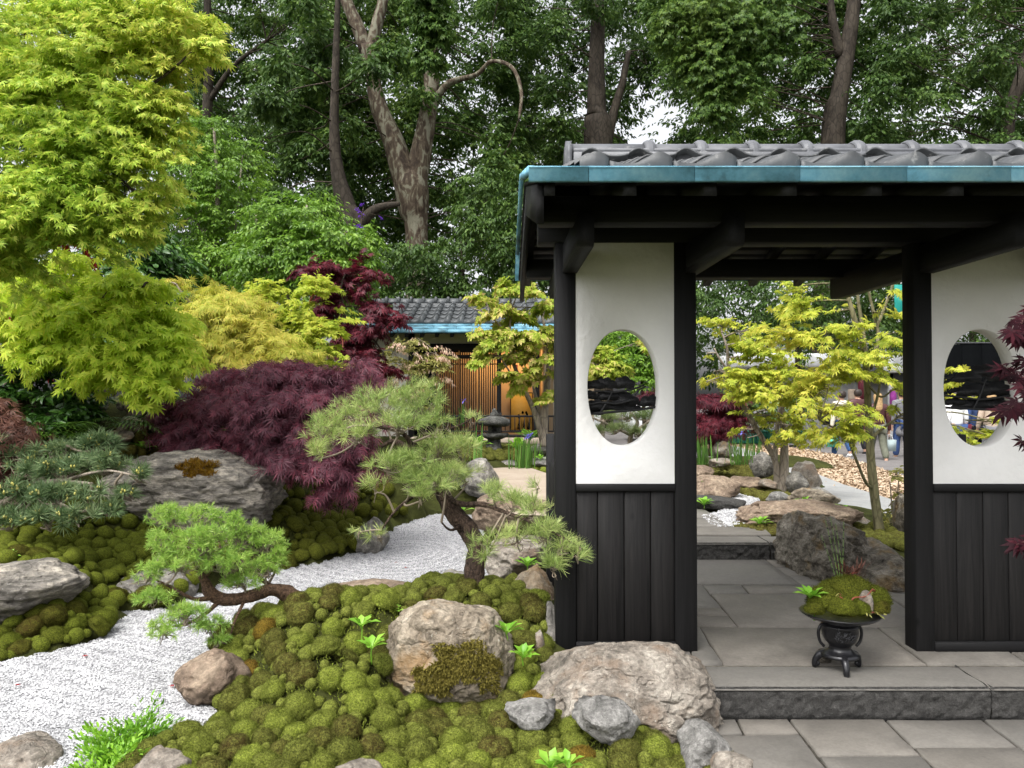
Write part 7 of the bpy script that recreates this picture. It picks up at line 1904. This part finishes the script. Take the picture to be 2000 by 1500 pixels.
for (u, v, Y, n, s, lab, sd_, stem) in [
    (706, 1245, 3.75, 9, .085, 'fresh green leafy plant at the upper left of the mossy boulder', 1, .05),
    (726, 1285, 3.62, 10, .085, 'bright yellow green leafy plant against the left side of the mossy boulder', 2, .04),
    (765, 1200, 4.15, 12, .080, 'spreading green leafy plant behind the left shoulder of the mossy boulder', 3, .0),
    (990, 1250, 3.85, 10, .080, 'leafy plant at the upper right of the mossy boulder', 4, .03),
    (1022, 1288, 3.7, 12, .085, 'bright leafy plant on the right of the mossy boulder above the low rocks', 5, .0),
    (1075, 1515, 2.75, 12, .075, 'bright leafy plant cut by the bottom edge before the moss', 6, .02),
    (1110, 1512, 2.72, 8, .065, 'second bright leafy plant at the bottom edge, nearer the paving', 7, .02),
    (18, 1092, 5.2, 12, .085, 'bright leafy plant on top of the overhanging ledge rock', 8, .0),
    (1385, 952, 9.3, 12, .16, 'pale green leafy plant on the long rock left of the stepping path', 9, .0),
    (1412, 958, 9.2, 7, .10, 'tiny pale plant right of the leafy one on the long rock', 10, .0),
    (1375, 988, 8.3, 14, .13, 'leafy plant before the dark stepping stone', 11, .0),
    (1484, 1026, 7.2, 14, .12, 'yellow green leafy plant under the long flat rock', 12, .0),
    (1572, 985, 8.0, 9, .11, 'small bright plant on the lumpy cream rock', 13, .0),
    (1645, 1002, 7.8, 12, .12, 'bright leafy plant at the right end of the long flat rock', 14, .0),
    (1560, 1095, 6.35, 12, .12, 'fern like plant beside the upper step and the dark crag', 15, .0),
    (1680, 1105, 5.9, 14, .10, 'light leafy plant between the two dark rocks', 16, .0),
    (905, 1000, 6.8, 8, .10, 'small bright plant on the rock under the pine', 17, .0),
    (1030, 1108, 5.4, 14, .095, 'yellow green fern behind the tan upright rock', 18, .0),
    (280, 880, 7.2, 12, .14, 'broad green plant above the slab rock', 19, .0),
    (1010, 885, 11.5, 16, .22, 'lush green plant right of the stone lantern', 20, .05),
    (1035, 872, 11.9, 16, .24, 'lush green clump under the fan leaved maple', 21, .1),
    (935, 880, 12, 14, .22, 'light green plant left of the stone lantern', 22, .05),
    (1055, 898, 11.2, 8, .12, 'small pale plant on the grey rock near the irises', 23, .0)]:
    rosette(u, v, Y, n, s, lab, sd_, stem=stem)
# low box shrubs
for (pads, lab, base, n) in [
    ([(260, 1440, 3.25, 60, 26), (220, 1470, 3.15, 40, 26), (190, 1490, 3.1, 30, 26), (300, 1430, 3.3, 30, 18), (235, 1500, 3.0, 40, 26)], 'bright green sprigged box shrub at the gravel edge near the bottom', (255, 1500, 3.2), 330),
]:
    tree('box_shrub', lab, 'shrub', [[(*base, 5), (base[0] - 5, base[1] - 30, base[2], 3)]], pads, 'oval', 'box_leaf', 'bark_dark', n, 7, .030, 200, None, 410, .8, tw_r=.002, droop=-.6, upbias=.6, spread=.55)
tree('shrub', 'dark green glossy leaved shrub below the lime maple on the left', 'shrub', [[(70, 900, 7.2, 12), (80, 830, 7.2, 6)]], [(60, 720, 7.4, 70, 40), (30, 760, 7.3, 60, 40), (120, 800, 7.1, 50, 40), (60, 820, 7.0, 60, 36), (100, 850, 6.9, 50, 24), (170, 780, 7.3, 40, 30), (20, 690, 7.5, 50, 30)],
     'oval', 'laurel_leaf', 'bark_dark', 520, 8, .10, 120, None, 411, .4, droop=.1)
tree('shrub', 'small green shrub between the lime maple tip and the purple maple', 'shrub', [[(310, 800, 8.4, 5), (310, 760, 8.4, 3)]], [(310, 760, 8.4, 24, 20), (325, 790, 8.3, 22, 16)], 'oval', 'hornbeam_leaf', 'bark_dark', 80, 7, .07, 0, None, 412, .4)
# ferns
def fern(u, v, Y, n, L, label, seed):
    r = np.random.default_rng(seed); p = P(u, v, Y)
    t = empty('fern', p, label, 'fern', 'ferns on the rockery')
    for i in range(n):
        a = -math.pi / 2 + r.uniform(-1.9, 1.9); l = L * r.uniform(.7, 1.1)
        s = np.linspace(0, 1, 16)
        c = p + np.stack([np.cos(a) * s * l * .9, np.sin(a) * s * l * .9, l * (.75 * s - .75 * s ** 2.1)], 1)
        mb = MB(); mb.tube(c, np.linspace(.004, .001, 16), 4)
        d = np.gradient(c, axis=0); sd_ = nrm(np.cross(d, [0, 0, 1]))
        for sg in (-1, 1):
            w = l * .26 * np.sin(np.clip(s * 1.02, 0, 1) * math.pi) ** .6 * (1 - .35 * s) + .01
            V, Fs = leaf_verts('blade', c[1:], sd_[1:] * sg + nrm(d)[1:] * .35 + [0, 0, -.12], np.tile([0, 0, 1.0], (15, 1)) + r.normal(0, .1, (15, 3)), w[1:])
            V = V.reshape(-1, 5, 3); mb.add(V.reshape(-1, 3), *Fs)
        mb.build('frond', M['fern_leaf'], t)
fern(190, 850, 7.0, 11, .62, 'big dark fern at the centre of the left rockery', 1)
fern(130, 865, 6.8, 9, .5, 'fern left of the big dark fern', 2)
fern(235, 830, 7.15, 8, .42, 'fern reaching toward the pale upright rock', 3)
fern(175, 800, 7.3, 7, .4, 'fern below the grey rock in the shade', 4)
# irises
def iris(u, v, Y, n, h, label, seed, flowers=0):
    r = np.random.default_rng(seed); p = P(u, v, Y)
    t = empty('iris', p, label, 'iris', 'irises beside the rocks')
    V_, q = [], []
    me = leaf_mesh('sword', 'iris_leaf')
    for i in range(n):
        o_ = r.normal(0, .07, 2) * [1.2, .7]
        put_leaf(t, me, p + [o_[0], o_[1], -.02], [r.normal(0, .12), r.normal(0, .12), 1], [r.normal(0, 1), -1, .1], h * r.uniform(.6, 1.1))
    for i in range(flowers):
        o_ = r.normal(0, .08, 2); b = p + [o_[0], o_[1], h * r.uniform(.9, 1.1)]
        mb = MB(); mb.tube([b - [0, 0, h], b], [.004, .003], 5); mb.build('stem', M['iris_leaf'], t)
        mb = MB()
        for k in range(6):
            a = k * math.pi / 3; up = .9 if k % 2 else -.4
            V, Fs = leaf_verts('oval', b[None], np.array([[math.cos(a), math.sin(a), up]]), np.array([[0, 0, 1.0]]), .075); mb.add(V, *Fs)
        mb.build('flower', M['iris_flower'], t)
LEAF['sword'] = (np.array([[0, -.022, 0], [0, .022, 0], [.5, -.024, .0], [.5, .024, .0], [.85, -.012, .02], [.85, .012, .02], [1, 0, .05]], float), [np.array([[4, 6, 5]]), np.array([[0, 2, 3, 1], [2, 4, 5, 3]])])
iris(1025, 912, 11.2, 34, .46, 'dense blue flowered iris clump by the sandy path', 1, 1)
iris(1042, 905, 11.3, 16, .42, 'iris tuft with a violet bloom against the grey flat rock', 2, 2)
iris(1372, 905, 11.2, 34, .44, 'iris clump at the left inner gate post', 3, 1)
iris(1445, 905, 10.8, 26, .40, 'iris tuft with one blue flower before the wood chips', 4, 1)
iris(1478, 895, 11.4, 18, .36, 'thin iris tuft behind the round grey rock', 5, 0)
iris(930, 900, 9.4, 9, .46, 'pale arching blades beside the grey angular rock', 6, 0)
iris(905, 830, 13.4, 10, .45, 'tall grassy tuft left of the stone lantern', 7, 1)
# ------------------------------------------------------------------ the bronze flower stand
zb_ = Z1
uc = P(1641, 1310, 3.87)
base = np.array([uc[0], 3.87, zb_])
urn = empty('bronze_urn', base, 'black bronze footed urn with looped handles on the platform', 'urn')
k_ = lambda n: px(n, 3.87)
def zz(v): return P(1641, v, 3.87)[2] - zb_
prof = [(k_(22), zz(1284)), (k_(34), zz(1281)), (k_(37), zz(1277)), (k_(30), zz(1273)), (k_(22), zz(1268)), (k_(20), zz(1262)), (k_(22), zz(1257)), (k_(29), zz(1250)), (k_(33), zz(1240)), (k_(34), zz(1230)), (k_(33), zz(1224)), (k_(34.5), zz(1222)), (k_(34.5), zz(1219)), (k_(30), zz(1217)), (k_(28), zz(1212)), (k_(30), zz(1209)), (k_(26), zz(1207))]
MB().lathe(prof, base, 40).build('body', M['bronze'], urn, True)
MB().lathe([(k_(30), zz(1207)), (k_(48), zz(1207)), (k_(65), zz(1203)), (k_(72), zz(1198)), (k_(74), zz(1196)), (k_(72), zz(1195)), (k_(56), zz(1200)), (k_(20), zz(1203))], base, 48).build('dish', M['bronze'], urn, True)
MB().lathe([(k_(24), zz(1216)), (k_(31), zz(1213.5)), (k_(31), zz(1211.5)), (k_(24), zz(1210))], base, 32).build('collar', M['bronze_relief'], urn, True)
for s in (-1, 1):
    q = spline([[base[0] + s * k_(30), base[1], zb_ + zz(1218)], [base[0] + s * k_(38), base[1], zb_ + zz(1222)], [base[0] + s * k_(42), base[1], zb_ + zz(1236)], [base[0] + s * k_(39), base[1], zb_ + zz(1252)], [base[0] + s * k_(31), base[1], zb_ + zz(1262)]], 6)
    MB().tube(q, k_(3.0), 8, True).build('handle', M['bronze'], urn, True)
for a in (-100, 20, 160):
    a = R(a); d = np.array([math.cos(a), math.sin(a), 0])
    q = spline([base + d * k_(14) + [0, 0, zz(1279)], base + d * k_(34) + [0, 0, zz(1281)], base + d * k_(44) + [0, 0, zz(1292)], base + d * k_(46) + [0, 0, zz(1304) * .8], base + d * k_(46) + [0, 0, .008], base + d * k_(40) + [0, 0, .012], base + d * k_(41) + [0, 0, .022]], 5)
    MB().tube(q, np.interp(np.linspace(0, 1, len(q)), [0, .3, .8, 1], [k_(9), k_(6.5), k_(4), k_(3.4)]), 9, True).build('foot', M['bronze'], urn, True)
# cast relief on the belly
mb = MB(); rr_ = np.random.default_rng(3)
for i in range(26):
    t0 = rr_.uniform(-.75, .75); z0 = zz(1232) + rr_.uniform(-.030, .020)
    pts = []
    for s in np.linspace(0, 1, 5):
        t = t0 + .22 * (s - .5) * rr_.choice([1, 1, -1]); z = z0 + .012 * math.sin(s * 3 + i) * rr_.uniform(.3, 1.5)
        rad = np.interp(z, [p[1] for p in prof[6:10]], [p[0] for p in prof[6:10]]) + .0015
        pts.append([base[0] + rad * math.sin(t), base[1] - rad * math.cos(t), zb_ + z])
    mb.tube(pts, [.001, .0024, .003, .0022, .0008], 5)
mb.build('relief', M['bronze_relief'], urn, True, 'stuff')
V, T = rock_shape(501, nplanes=6, n=4); V = V * [k_(20), k_(16), k_(16)] + [P(1611, 1290, 3.98)[0], 3.98, zb_ + k_(12)]
tag(obj('pebble', V, [T], M['rock_dark'], None, True), 'dark flat pebble lying behind the urn foot', 'pebble')
# what grows in the dish
for k, (u, v, Y, r, lab) in enumerate([(1655, 1168, 3.92, 40, 'largest moss ball heaped in the middle of the urn dish'), (1612, 1182, 3.87, 32, 'moss ball left of the middle in the urn dish'), (1702, 1180, 3.9, 32, 'moss ball at the right side of the urn dish'), (1592, 1198, 3.82, 18, 'small moss ball at the front left rim of the urn dish'), (1645, 1196, 3.79, 28, 'low brownish moss ball at the front of the urn dish'), (1716, 1196, 3.84, 20, 'small moss ball on the right lip of the urn dish'), (1678, 1198, 3.79, 20, 'small moss ball beside the pink stone in the urn dish'), (1625, 1160, 3.95, 24, 'moss ball at the back left of the urn dish')]):
    c = P(u, v - 6, Y); s = px(r * 1.06, Y)
    tag(inst('moss_ball', cush_me(k % 8, 'moss_deep'), None, Matrix.Translation(c) @ Matrix.Diagonal((s, s, s * 1.05, 1)) @ Matrix.Rotation(k, 4, 'Z')), lab, 'moss', 'moss balls in the urn dish')
V, T = rock_shape(502, nplanes=5, n=4); V = V * [px(13, 3.8), px(10, 3.8), px(24, 3.8)] + P(1690, 1182, 3.8)
tag(obj('stone', V, [T], M['rock_pale'], None, True), 'pinkish upright stone among the moss in the urn dish', 'stone')
ht = empty('horsetail', P(1645, 1150, 3.92), 'thin jointed horsetail stems rising from the urn dish', 'plant')
for (u0, v0, u1, v1) in ((1640, 1145, 1612, 1015), (1644, 1150, 1622, 1012), (1648, 1150, 1632, 1022), (1638, 1150, 1604, 1045), (1642, 1155, 1648, 1018)):
    a, b = P(u0, v0, 3.94), P(u1, v1, 4.0); mb = MB(); c = spline([a, (a + b) / 2 + [.004, 0, 0], b], 8)
    mb.tube(c, np.linspace(.0024, .0013, len(c)), 6); mb.build('stem', M['horsetail_green'], ht, True)
    mb = MB()
    for i in range(2, len(c) - 1, 2): mb.tube([c[i] - [0, 0, .004], c[i] + [0, 0, .003]], .0029, 6)
    mb.build('joint', M['black_metal'], ht)
rosette(1583, 1186, 3.84, 15, .085, 'lime green leafy sprig drooping over the left rim of the urn dish', 30, 'fresh_leaf', 'oval', 1.25, group=None, stem=.055)
rosette(1590, 1200, 3.82, 10, .035, 'small leafed green sprig below the lime sprig on the urn', 31, 'fresh_leaf', 'oval', 1.4, group=None, stem=.01)
tree('vine', 'trailing red stemmed vine with small leaves over the urn moss', 'plant', [[(1662, 1205, 3.74, 3), (1665, 1170, 3.76, 3), (1690, 1165, 3.78, 2), (1705, 1150, 3.8, 2)], [(1664, 1180, 3.76, 2), (1640, 1165, 3.76, 2)]],
     [(1640, 1160, 3.78, 14, 8), (1690, 1160, 3.8, 26, 10), (1695, 1195, 3.76, 20, 10), (1710, 1155, 3.85, 14, 10)], 'oval', 'azalea_leaf', 'twig_red', 14, 3, .03, 30, None, 510, .6, 'twig_red', tw_r=.0016)
tree('pitcher_plant', 'reddish pitcher tubes clustered behind the urn moss', 'plant', [[(1656, 1150, 3.98, 3), (1656, 1120, 3.98, 2)]], [(1655, 1132, 3.98, 12, 14), (1664, 1120, 3.98, 8, 12)], 'blade', 'maple_brown', 'twig_red', 34, 4, .05, 0, None, 511, .9, 'twig_red', tw_r=.0018, droop=-.8)

# ------------------------------------------------------------------ beyond the road: stalls, planters, hoarding
def wbox(name, u0, v0, u1, v1, Y0, d, mat, parent=None, bev=.01):
    a, b = P(u0, v1, Y0), P(u1, v0, Y0)
    return MB().box(a[0], Y0, a[2], b[0], Y0 + d, b[2], bev).build(name, M[mat], parent)
st = empty('market_stall', P(1680, 858, 27), 'grey walled stall with white counter and dark awning across the road', 'stall')
wbox('wall', 1560, 716, 1668, 866, 29, .2, 'stall_grey', st)
wbox('wall', 1668, 745, 1830, 866, 29, .2, 'stall_grey', st)
wbox('roof', 1440, 690, 1830, 716, 28.4, 2.5, 'stall_white', st)
wbox('awning', 1690, 717, 1830, 745, 28.2, .9, 'stall_dark', st)
wbox('counter', 1735, 715, 1830, 728, 27.8, .5, 'stall_white', st)
wbox('sign', 1710, 698, 1728, 722, 28.3, .08, 'burgundy', st)
wbox('post', 1738, 690, 1745, 866, 28.2, .15, 'stall_white', st)
for k, (u0, v0, u1, v1, m_, nm_) in enumerate([(1680, 740, 1690, 780, 'burgundy', 'hanging_scarf'), (1742, 760, 1752, 800, 'magenta', 'hanging_scarf'), (1660, 760, 1672, 800, 'beige_cloth', 'hanging_coat'), (1608, 795, 1622, 830, 'black_cloth', 'hanging_coat')]):
    tag(wbox(nm_, u0, v0, u1, v1, 27.9, .2, m_, None, .04), ['dark red scarf hanging on the stall front', 'magenta scarf hanging at the right of the stall', 'beige coat hanging at the stall left of the maple trunk', 'black coat hanging on the grey stall wall'][k], 'scarf' if 'scarf' in nm_ else 'coat', 'clothes hanging on the stall')
w = wbox('stall', 1236, 780, 1300, 850, 24, 2.0, 'stall_white'); tag(w, 'white stall partly seen behind the left window cutout', 'stall')
w = wbox('stall', 1120, 785, 1175, 850, 24, 2.0, 'stall_white'); tag(w, 'white stall at the far left of the left window', 'stall')
for (u0, u1, lab) in ((1330, 1496, 'long teal planter box behind the wood chips'), (1500, 1576, 'teal planter box nearest the walkers')):
    pl = empty('planter', P((u0 + u1) / 2, 866, 22), lab, 'planter', 'teal planters by the road')
    a, b = P(u0, 866, 22), P(u1, 842, 22)
    MB().box(a[0] + .02, 22.03, a[2], b[0] - .02, 22.8, b[2] - .03).build('box', M['teal_paint'], pl)
    MB().box(a[0], 22, b[2] - .05, b[0], 22.85, b[2], .01).build('rim', M['teal_paint'], pl)
    x = a[0] + .04
    while x < b[0] - .08:
        MB().box(x, 22.005, a[2], x + .10, 22.03, b[2] - .05, .006).build('plank', M['teal_paint'], pl); x += .112
wb = wbox('notice_board', 1500, 785, 1558, 812, 23, .1, 'teal_pale'); tag(wb, 'pale green board leaning above the teal planter', 'board')
tag(wbox('box_hedge', 1440, 740, 1462, 800, 24, 1.0, 'moss_deep', None, .1), None)
bh = [x for x in C.objects if x.name == 'box_hedge'][0]; bpy.data.objects.remove(bh)
tree('bush', 'clipped dark bush behind the twin maple stems', 'bush', [[(1452, 860, 21, 8), (1452, 780, 21, 5)]], [(1450, 745, 21, 26, 26), (1455, 790, 21, 34, 30), (1540, 800, 21.5, 44, 34), (1500, 820, 21.5, 30, 24), (1560, 760, 21.5, 40, 26)], 'diamond', 'hedge_leaf', 'bark_dark', 420, 8, .14, 0, None, 520, .3)
bn = empty('banner', P(1765, 612, 19), 'tall teal banner on a pole behind the right gate post', 'banner')
wbox('pole', 1774, 540, 1778, 900, 19.02, .06, 'stall_dark', bn); wbox('cloth', 1748, 556, 1774, 612, 19.03, .03, 'teal_banner', bn)
hd = empty('hoarding', P(1900, 880, 21), 'tall black hoarding wall seen in the right oval window', 'wall')
u = 1802
while u < 2120:
    wbox('panel', u, 672 - (u - 1850) * .05, u + 38.5, 890, 21, .1, 'hoarding', hd, .008); u += 39
wbox('cap_rail', 1802, 668, 2120, 671, 20.98, .14, 'stall_dark', hd)

# ------------------------------------------------------------------ people
def skin_mesh(name, J, E, parent, mat, sub=2, kind=None):
    """J: joints {name: (x, y, z, r)}; E: edges between them; grown into one continuous surface"""
    me = bpy.data.meshes.new(name); keys = list(J)
    me.from_pydata([J[k][:3] for k in keys], [(keys.index(a), keys.index(b)) for a, b in E], [])
    o = bpy.data.objects.new(name, me); C.objects.link(o)
    sk = o.modifiers.new('skin', 'SKIN'); sk.use_smooth_shade = True
    if not me.skin_vertices: return o
    for i, k in enumerate(keys):
        r = J[k][3]; r = (r, r) if isinstance(r, (int, float)) else r
        me.skin_vertices[0].data[i].radius = r; me.skin_vertices[0].data[i].use_root = (i == 0)
    sb = o.modifiers.new('sub', 'SUBSURF'); sb.levels = sub; sb.render_levels = sub
    dg = bpy.context.evaluated_depsgraph_get(); dg.update()
    m2 = bpy.data.meshes.new_from_object(o.evaluated_get(dg)); m2.name = name
    o.modifiers.clear(); o.data = m2; m2.materials.clear(); m2.materials.append(M[mat])
    for p in m2.polygons: p.use_smooth = True
    o.parent = parent; ORG[o] = ORG[parent]
    return o
def person(u, vfoot, Y, H_, face, label, top, legs, hair, arms, step=.22, long_hair=True, shoe='white_cloth', coat=0.0):
    """face: heading in degrees, 0 = walking straight away from the camera; arms: (left, right) hand offsets (out, forward, height)"""
    p = P(u, vfoot, Y); t = empty('person', p, label, 'person', 'visitors beyond the gate')
    t.rotation_euler = (0, 0, R(face)); s = H_ / 1.7
    def q(x, y, z, r): return (x * s, y * s, z * s, r * s if isinstance(r, (int, float)) else (r[0] * s, r[1] * s))
    f1, f2 = step, -step
    J = {'pelvis': q(0, 0, .93, (.155, .11)), 'waist': q(0, 0, 1.06, (.135, .095)), 'chest': q(0, .01, 1.25, (.16, .105)), 'upper': q(0, 0, 1.38, (.13, .09)), 'neck': q(0, .01, 1.46, .052), 'head0': q(0, .03, 1.53, .075), 'head1': q(0, .03, 1.60, .092), 'head2': q(0, .03, 1.66, .07)}
    E = [('pelvis', 'waist'), ('waist', 'chest'), ('chest', 'upper'), ('upper', 'neck'), ('neck', 'head0'), ('head0', 'head1'), ('head1', 'head2')]
    for sg, f, nm_ in ((-1, f1, 'l'), (1, f2, 'r')):
        back = f < 0
        J['hip' + nm_] = q(sg * .09, .0, .88, .095)
        J['knee' + nm_] = q(sg * .095, f * .45 + .04, .49, .062); J['calf' + nm_] = q(sg * .095, f * .75, .32, .055)
        J['ankle' + nm_] = q(sg * .095, f, .085 + (.07 if back else 0), .04); J['toe' + nm_] = q(sg * .105, f + .15, .035 + (.0 if back else .0), .035)
        E += [('pelvis', 'hip' + nm_), ('hip' + nm_, 'knee' + nm_), ('knee' + nm_, 'calf' + nm_), ('calf' + nm_, 'ankle' + nm_), ('ankle' + nm_, 'toe' + nm_)]
        ox, oy, oz = arms[0 if sg < 0 else 1]
        J['sho' + nm_] = q(sg * .175, 0, 1.37, .062); J['elb' + nm_] = q(sg * (.215 + ox * .3), oy * .3 - .03, 1.10 + (oz - .82) * .3, .043); J['wri' + nm_] = q(sg * (.21 + ox), oy, oz, .029); J['pal' + nm_] = q(sg * (.205 + ox), oy + .02, oz - .07, (.035, .02))
        E += [('upper', 'sho' + nm_), ('sho' + nm_, 'elb' + nm_), ('elb' + nm_, 'wri' + nm_), ('wri' + nm_, 'pal' + nm_)]
        for i, dx in enumerate((-.02, -.007, .007, .02)):
            J[f'fin{nm_}{i}'] = q(sg * (.205 + ox), oy + .02 + dx, oz - .145 + .006 * abs(i - 1.5), .0085); J[f'kn{nm_}{i}'] = q(sg * (.205 + ox), oy + .022 + dx, oz - .105, .009)
            E += [('pal' + nm_, f'kn{nm_}{i}'), (f'kn{nm_}{i}', f'fin{nm_}{i}')]
        J['th' + nm_] = q(sg * (.185 + ox), oy + .05, oz - .095, .010); E += [('wri' + nm_, 'th' + nm_)]
    skin_mesh('body', J, E, t, 'skin', 1)
    g = lambda k, e: (*J[k][:3], tuple(r + e * s for r in J[k][3]) if isinstance(J[k][3], tuple) else J[k][3] + e * s)
    JJ = {k: g(k, .022) for k in ('pelvis', 'waist', 'chest', 'upper')}
    EE = [('pelvis', 'waist'), ('waist', 'chest'), ('chest', 'upper')]
    JJ['neck'] = (*J['neck'][:3], .062 * s); EE.append(('upper', 'neck'))
    for nm_ in 'lr':
        for k in ('sho', 'elb'): JJ[k + nm_] = g(k + nm_, .022)
        JJ['wri' + nm_] = g('wri' + nm_, .016); EE += [('upper', 'sho' + nm_), ('sho' + nm_, 'elb' + nm_), ('elb' + nm_, 'wri' + nm_)]
    if coat:
        JJ['hem'] = (0, 0, (.93 - coat) * s, (.20 * s, .15 * s)); EE.append(('pelvis', 'hem'))
    skin_mesh('jacket' if top != 'cream_cloth' else 'shirt', JJ, EE, t, top, 2)
    JJ = {'pelvis': (*J['pelvis'][:2], J['pelvis'][2] - .03, tuple(r + .012 * s for r in J['pelvis'][3]))}; EE = []
    for nm_ in 'lr':
        for k, e in (('hip', .016), ('knee', .025), ('calf', .03)): JJ[k + nm_] = g(k + nm_, e)
        a = J['ankle' + nm_]; JJ['ankle' + nm_] = (a[0], a[1], a[2] + .03, .068 * s)
        EE += [('pelvis', 'hip' + nm_), ('hip' + nm_, 'knee' + nm_), ('knee' + nm_, 'calf' + nm_), ('calf' + nm_, 'ankle' + nm_)]
    skin_mesh('trousers', JJ, EE, t, legs, 2)
    for nm_ in 'lr':
        a, b = J['ankle' + nm_], J['toe' + nm_]
        skin_mesh('shoe', {'heel': (a[0], a[1] - .04 * s, a[2] - .035 * s, .045 * s), 'mid': (a[0], a[1] + .05 * s, a[2] - .03 * s, .05 * s), 'tip': (b[0], b[1] + .01 * s, b[2] + .005 * s, .038 * s)}, [('heel', 'mid'), ('mid', 'tip')], t, shoe, 2)
    hh = {'top': q(0, .02, 1.68, .085), 'back': q(0, -.02, 1.62, .112), 'nape': q(0, -.045, 1.50, (.10, .06))}
    he = [('top', 'back'), ('back', 'nape')]
    if long_hair: hh['tail'] = q(0, -.085, 1.36, (.10, .05)); hh['end'] = q(0, -.10, 1.27, (.05, .03)); he += [('nape', 'tail'), ('tail', 'end')]
    skin_mesh('hair', hh, he, t, hair, 2)
    return t, p, s
def world_of(t, v): return np.array((Matrix.Translation(t.location) @ Matrix.Rotation(t.rotation_euler[2], 4, 'Z')) @ Vector(v))
def carry_bag(name, at, w, h, d, mat, label, handle, cat='bag'):
    b = empty(name, at, label, cat)
    mb = MB(); z1 = at[2] - handle; 
    V = [[at[0] + sx * w * k, at[1] + sy * d * k2, z] for z, k, k2 in ((z1 - h, .92, .9), (z1, 1, 1)) for sx in (-.5, .5) for sy in (-.5, .5)]
    mb.add(V, [[0, 1, 3, 2], [4, 6, 7, 5], [0, 4, 5, 1], [2, 3, 7, 6], [0, 2, 6, 4], [1, 5, 7, 3]]); mb.build('body', M[mat], b)
    for sy in (-.4, .4):
        q = spline([[at[0] - w * .25, at[1] + sy * d, z1 - .01], [at[0] - w * .12, at[1] + sy * d * .5, at[2] - .01], [at[0] + w * .12, at[1] + sy * d * .5, at[2] - .01], [at[0] + w * .25, at[1] + sy * d, z1 - .01]], 5)
        MB().tube(q, .006, 5).build('handle', M['white_cloth' if mat == 'gift_bag' else mat], b, True)
    return b
tA, pA, sA = person(1645, 897, 18.6, 1.66, 8, 'walker in cream patterned top and blue jeans with white shoes', 'cream_cloth', 'denim', 'hair_dark', ((.05, .02, .80), (.06, .0, .82)), .20, False)
bp_ = empty('backpack', world_of(tA, (0, -.2, 1.2 * sA)), 'small brown backpack on the walker in the cream top', 'backpack')
mb = MB(); c = world_of(tA, (0, -.2, 1.15 * sA)); V, T = ICO[3]; V = np.sign(V) * np.abs(V) ** .6 * [.14, .08, .19] + c; mb.add(V, T); mb.build('body', M['pack_brown'], bp_, True)
mb = MB(); V, T = ICO[3]; V = np.sign(V) * np.abs(V) ** .6 * [.10, .03, .08] + c + [0, -.085, -.06]; mb.add(V, T); mb.build('pocket', M['pack_brown'], bp_, True)
carry_bag('paper_bag', world_of(tA, (-.26 * sA, .04, .72 * sA)), .26, .30, .12, 'teal_bag', 'teal paper bag in the left hand of the cream topped walker', .10)
tB, pB, sB = person(1715, 912, 17.6, 1.70, -6, 'blonde walker in dark red leather jacket and olive trousers', 'leather_brown', 'olive', 'hair_blonde', ((.05, .05, .84), (.06, .05, .82)), .24, True)
carry_bag('gift_bag', world_of(tB, (.275 * sB, .07, .74 * sB)), .27, .26, .13, 'gift_bag', 'pale grey gift bag with white handles held by the blonde walker', .12)
person(1763, 900, 18.4, 1.72, 4, 'person in long dark grey coat half hidden behind the right gate post', 'grey_cloth', 'navy_cloth', 'hair_dark', ((.04, .0, .84), (.05, .05, .84)), .12, False, 'black_cloth', .38)
person(1676, 893, 19.6, 1.74, 0, 'person in brown and dark clothes walking behind the maple trunk', 'leather_brown', 'black_cloth', 'hair_dark', ((.04, .0, .84), (.05, .05, .84)), .18, False, 'black_cloth')
tD, pD, sD = person(1868, 915, 16.6, 1.66, 10, 'person in white jacket seen through the right oval window', 'white_cloth', 'navy_cloth', 'hair_dark', ((.04, .0, .84), (.07, .05, .95)), .15, False)
carry_bag('handbag', world_of(tD, (.2 * sD, .02, 1.08 * sD)), .30, .24, .12, 'burgundy', 'burgundy shoulder bag of the person in the white jacket', .10, 'handbag')
person(1898, 915, 17.6, 1.68, 40, 'person in navy blue seen through the right oval window', 'navy_cloth', 'black_cloth', 'hair_dark', ((.05, .1, .9), (.05, .2, 1.0)), .14, False, 'black_cloth')
person(1938, 915, 17.0, 1.66, -20, 'person in pale beige coat seen through the right oval window', 'beige_cloth', 'grey_cloth', 'hair_blonde', ((.05, .1, .9), (.05, .1, .9)), .14, True, 'black_cloth', .3)

# a few fallen red leaves on the gravel
for k, (u, v) in enumerate([(163, 1280), (32, 1338), (340, 1338), (40, 1436), (790, 1108), (775, 1098)]):
    p = G(u, v, GZ + .02)
    me = leaf_mesh('palm5', 'maple_red'); s = .028
    tag(inst('fallen_leaf', me, None, Matrix.Translation(p) @ Matrix.Rotation(k * 1.7, 4, 'Z') @ Matrix.Diagonal((s, s, s, 1))), 'fallen red maple leaf lying on the white gravel', 'leaf', 'fallen leaves on the gravel')
print('objects', len(bpy.data.objects), 'tris', sum(len(m.loops) - 2 * len(m.polygons) for m in bpy.data.meshes))
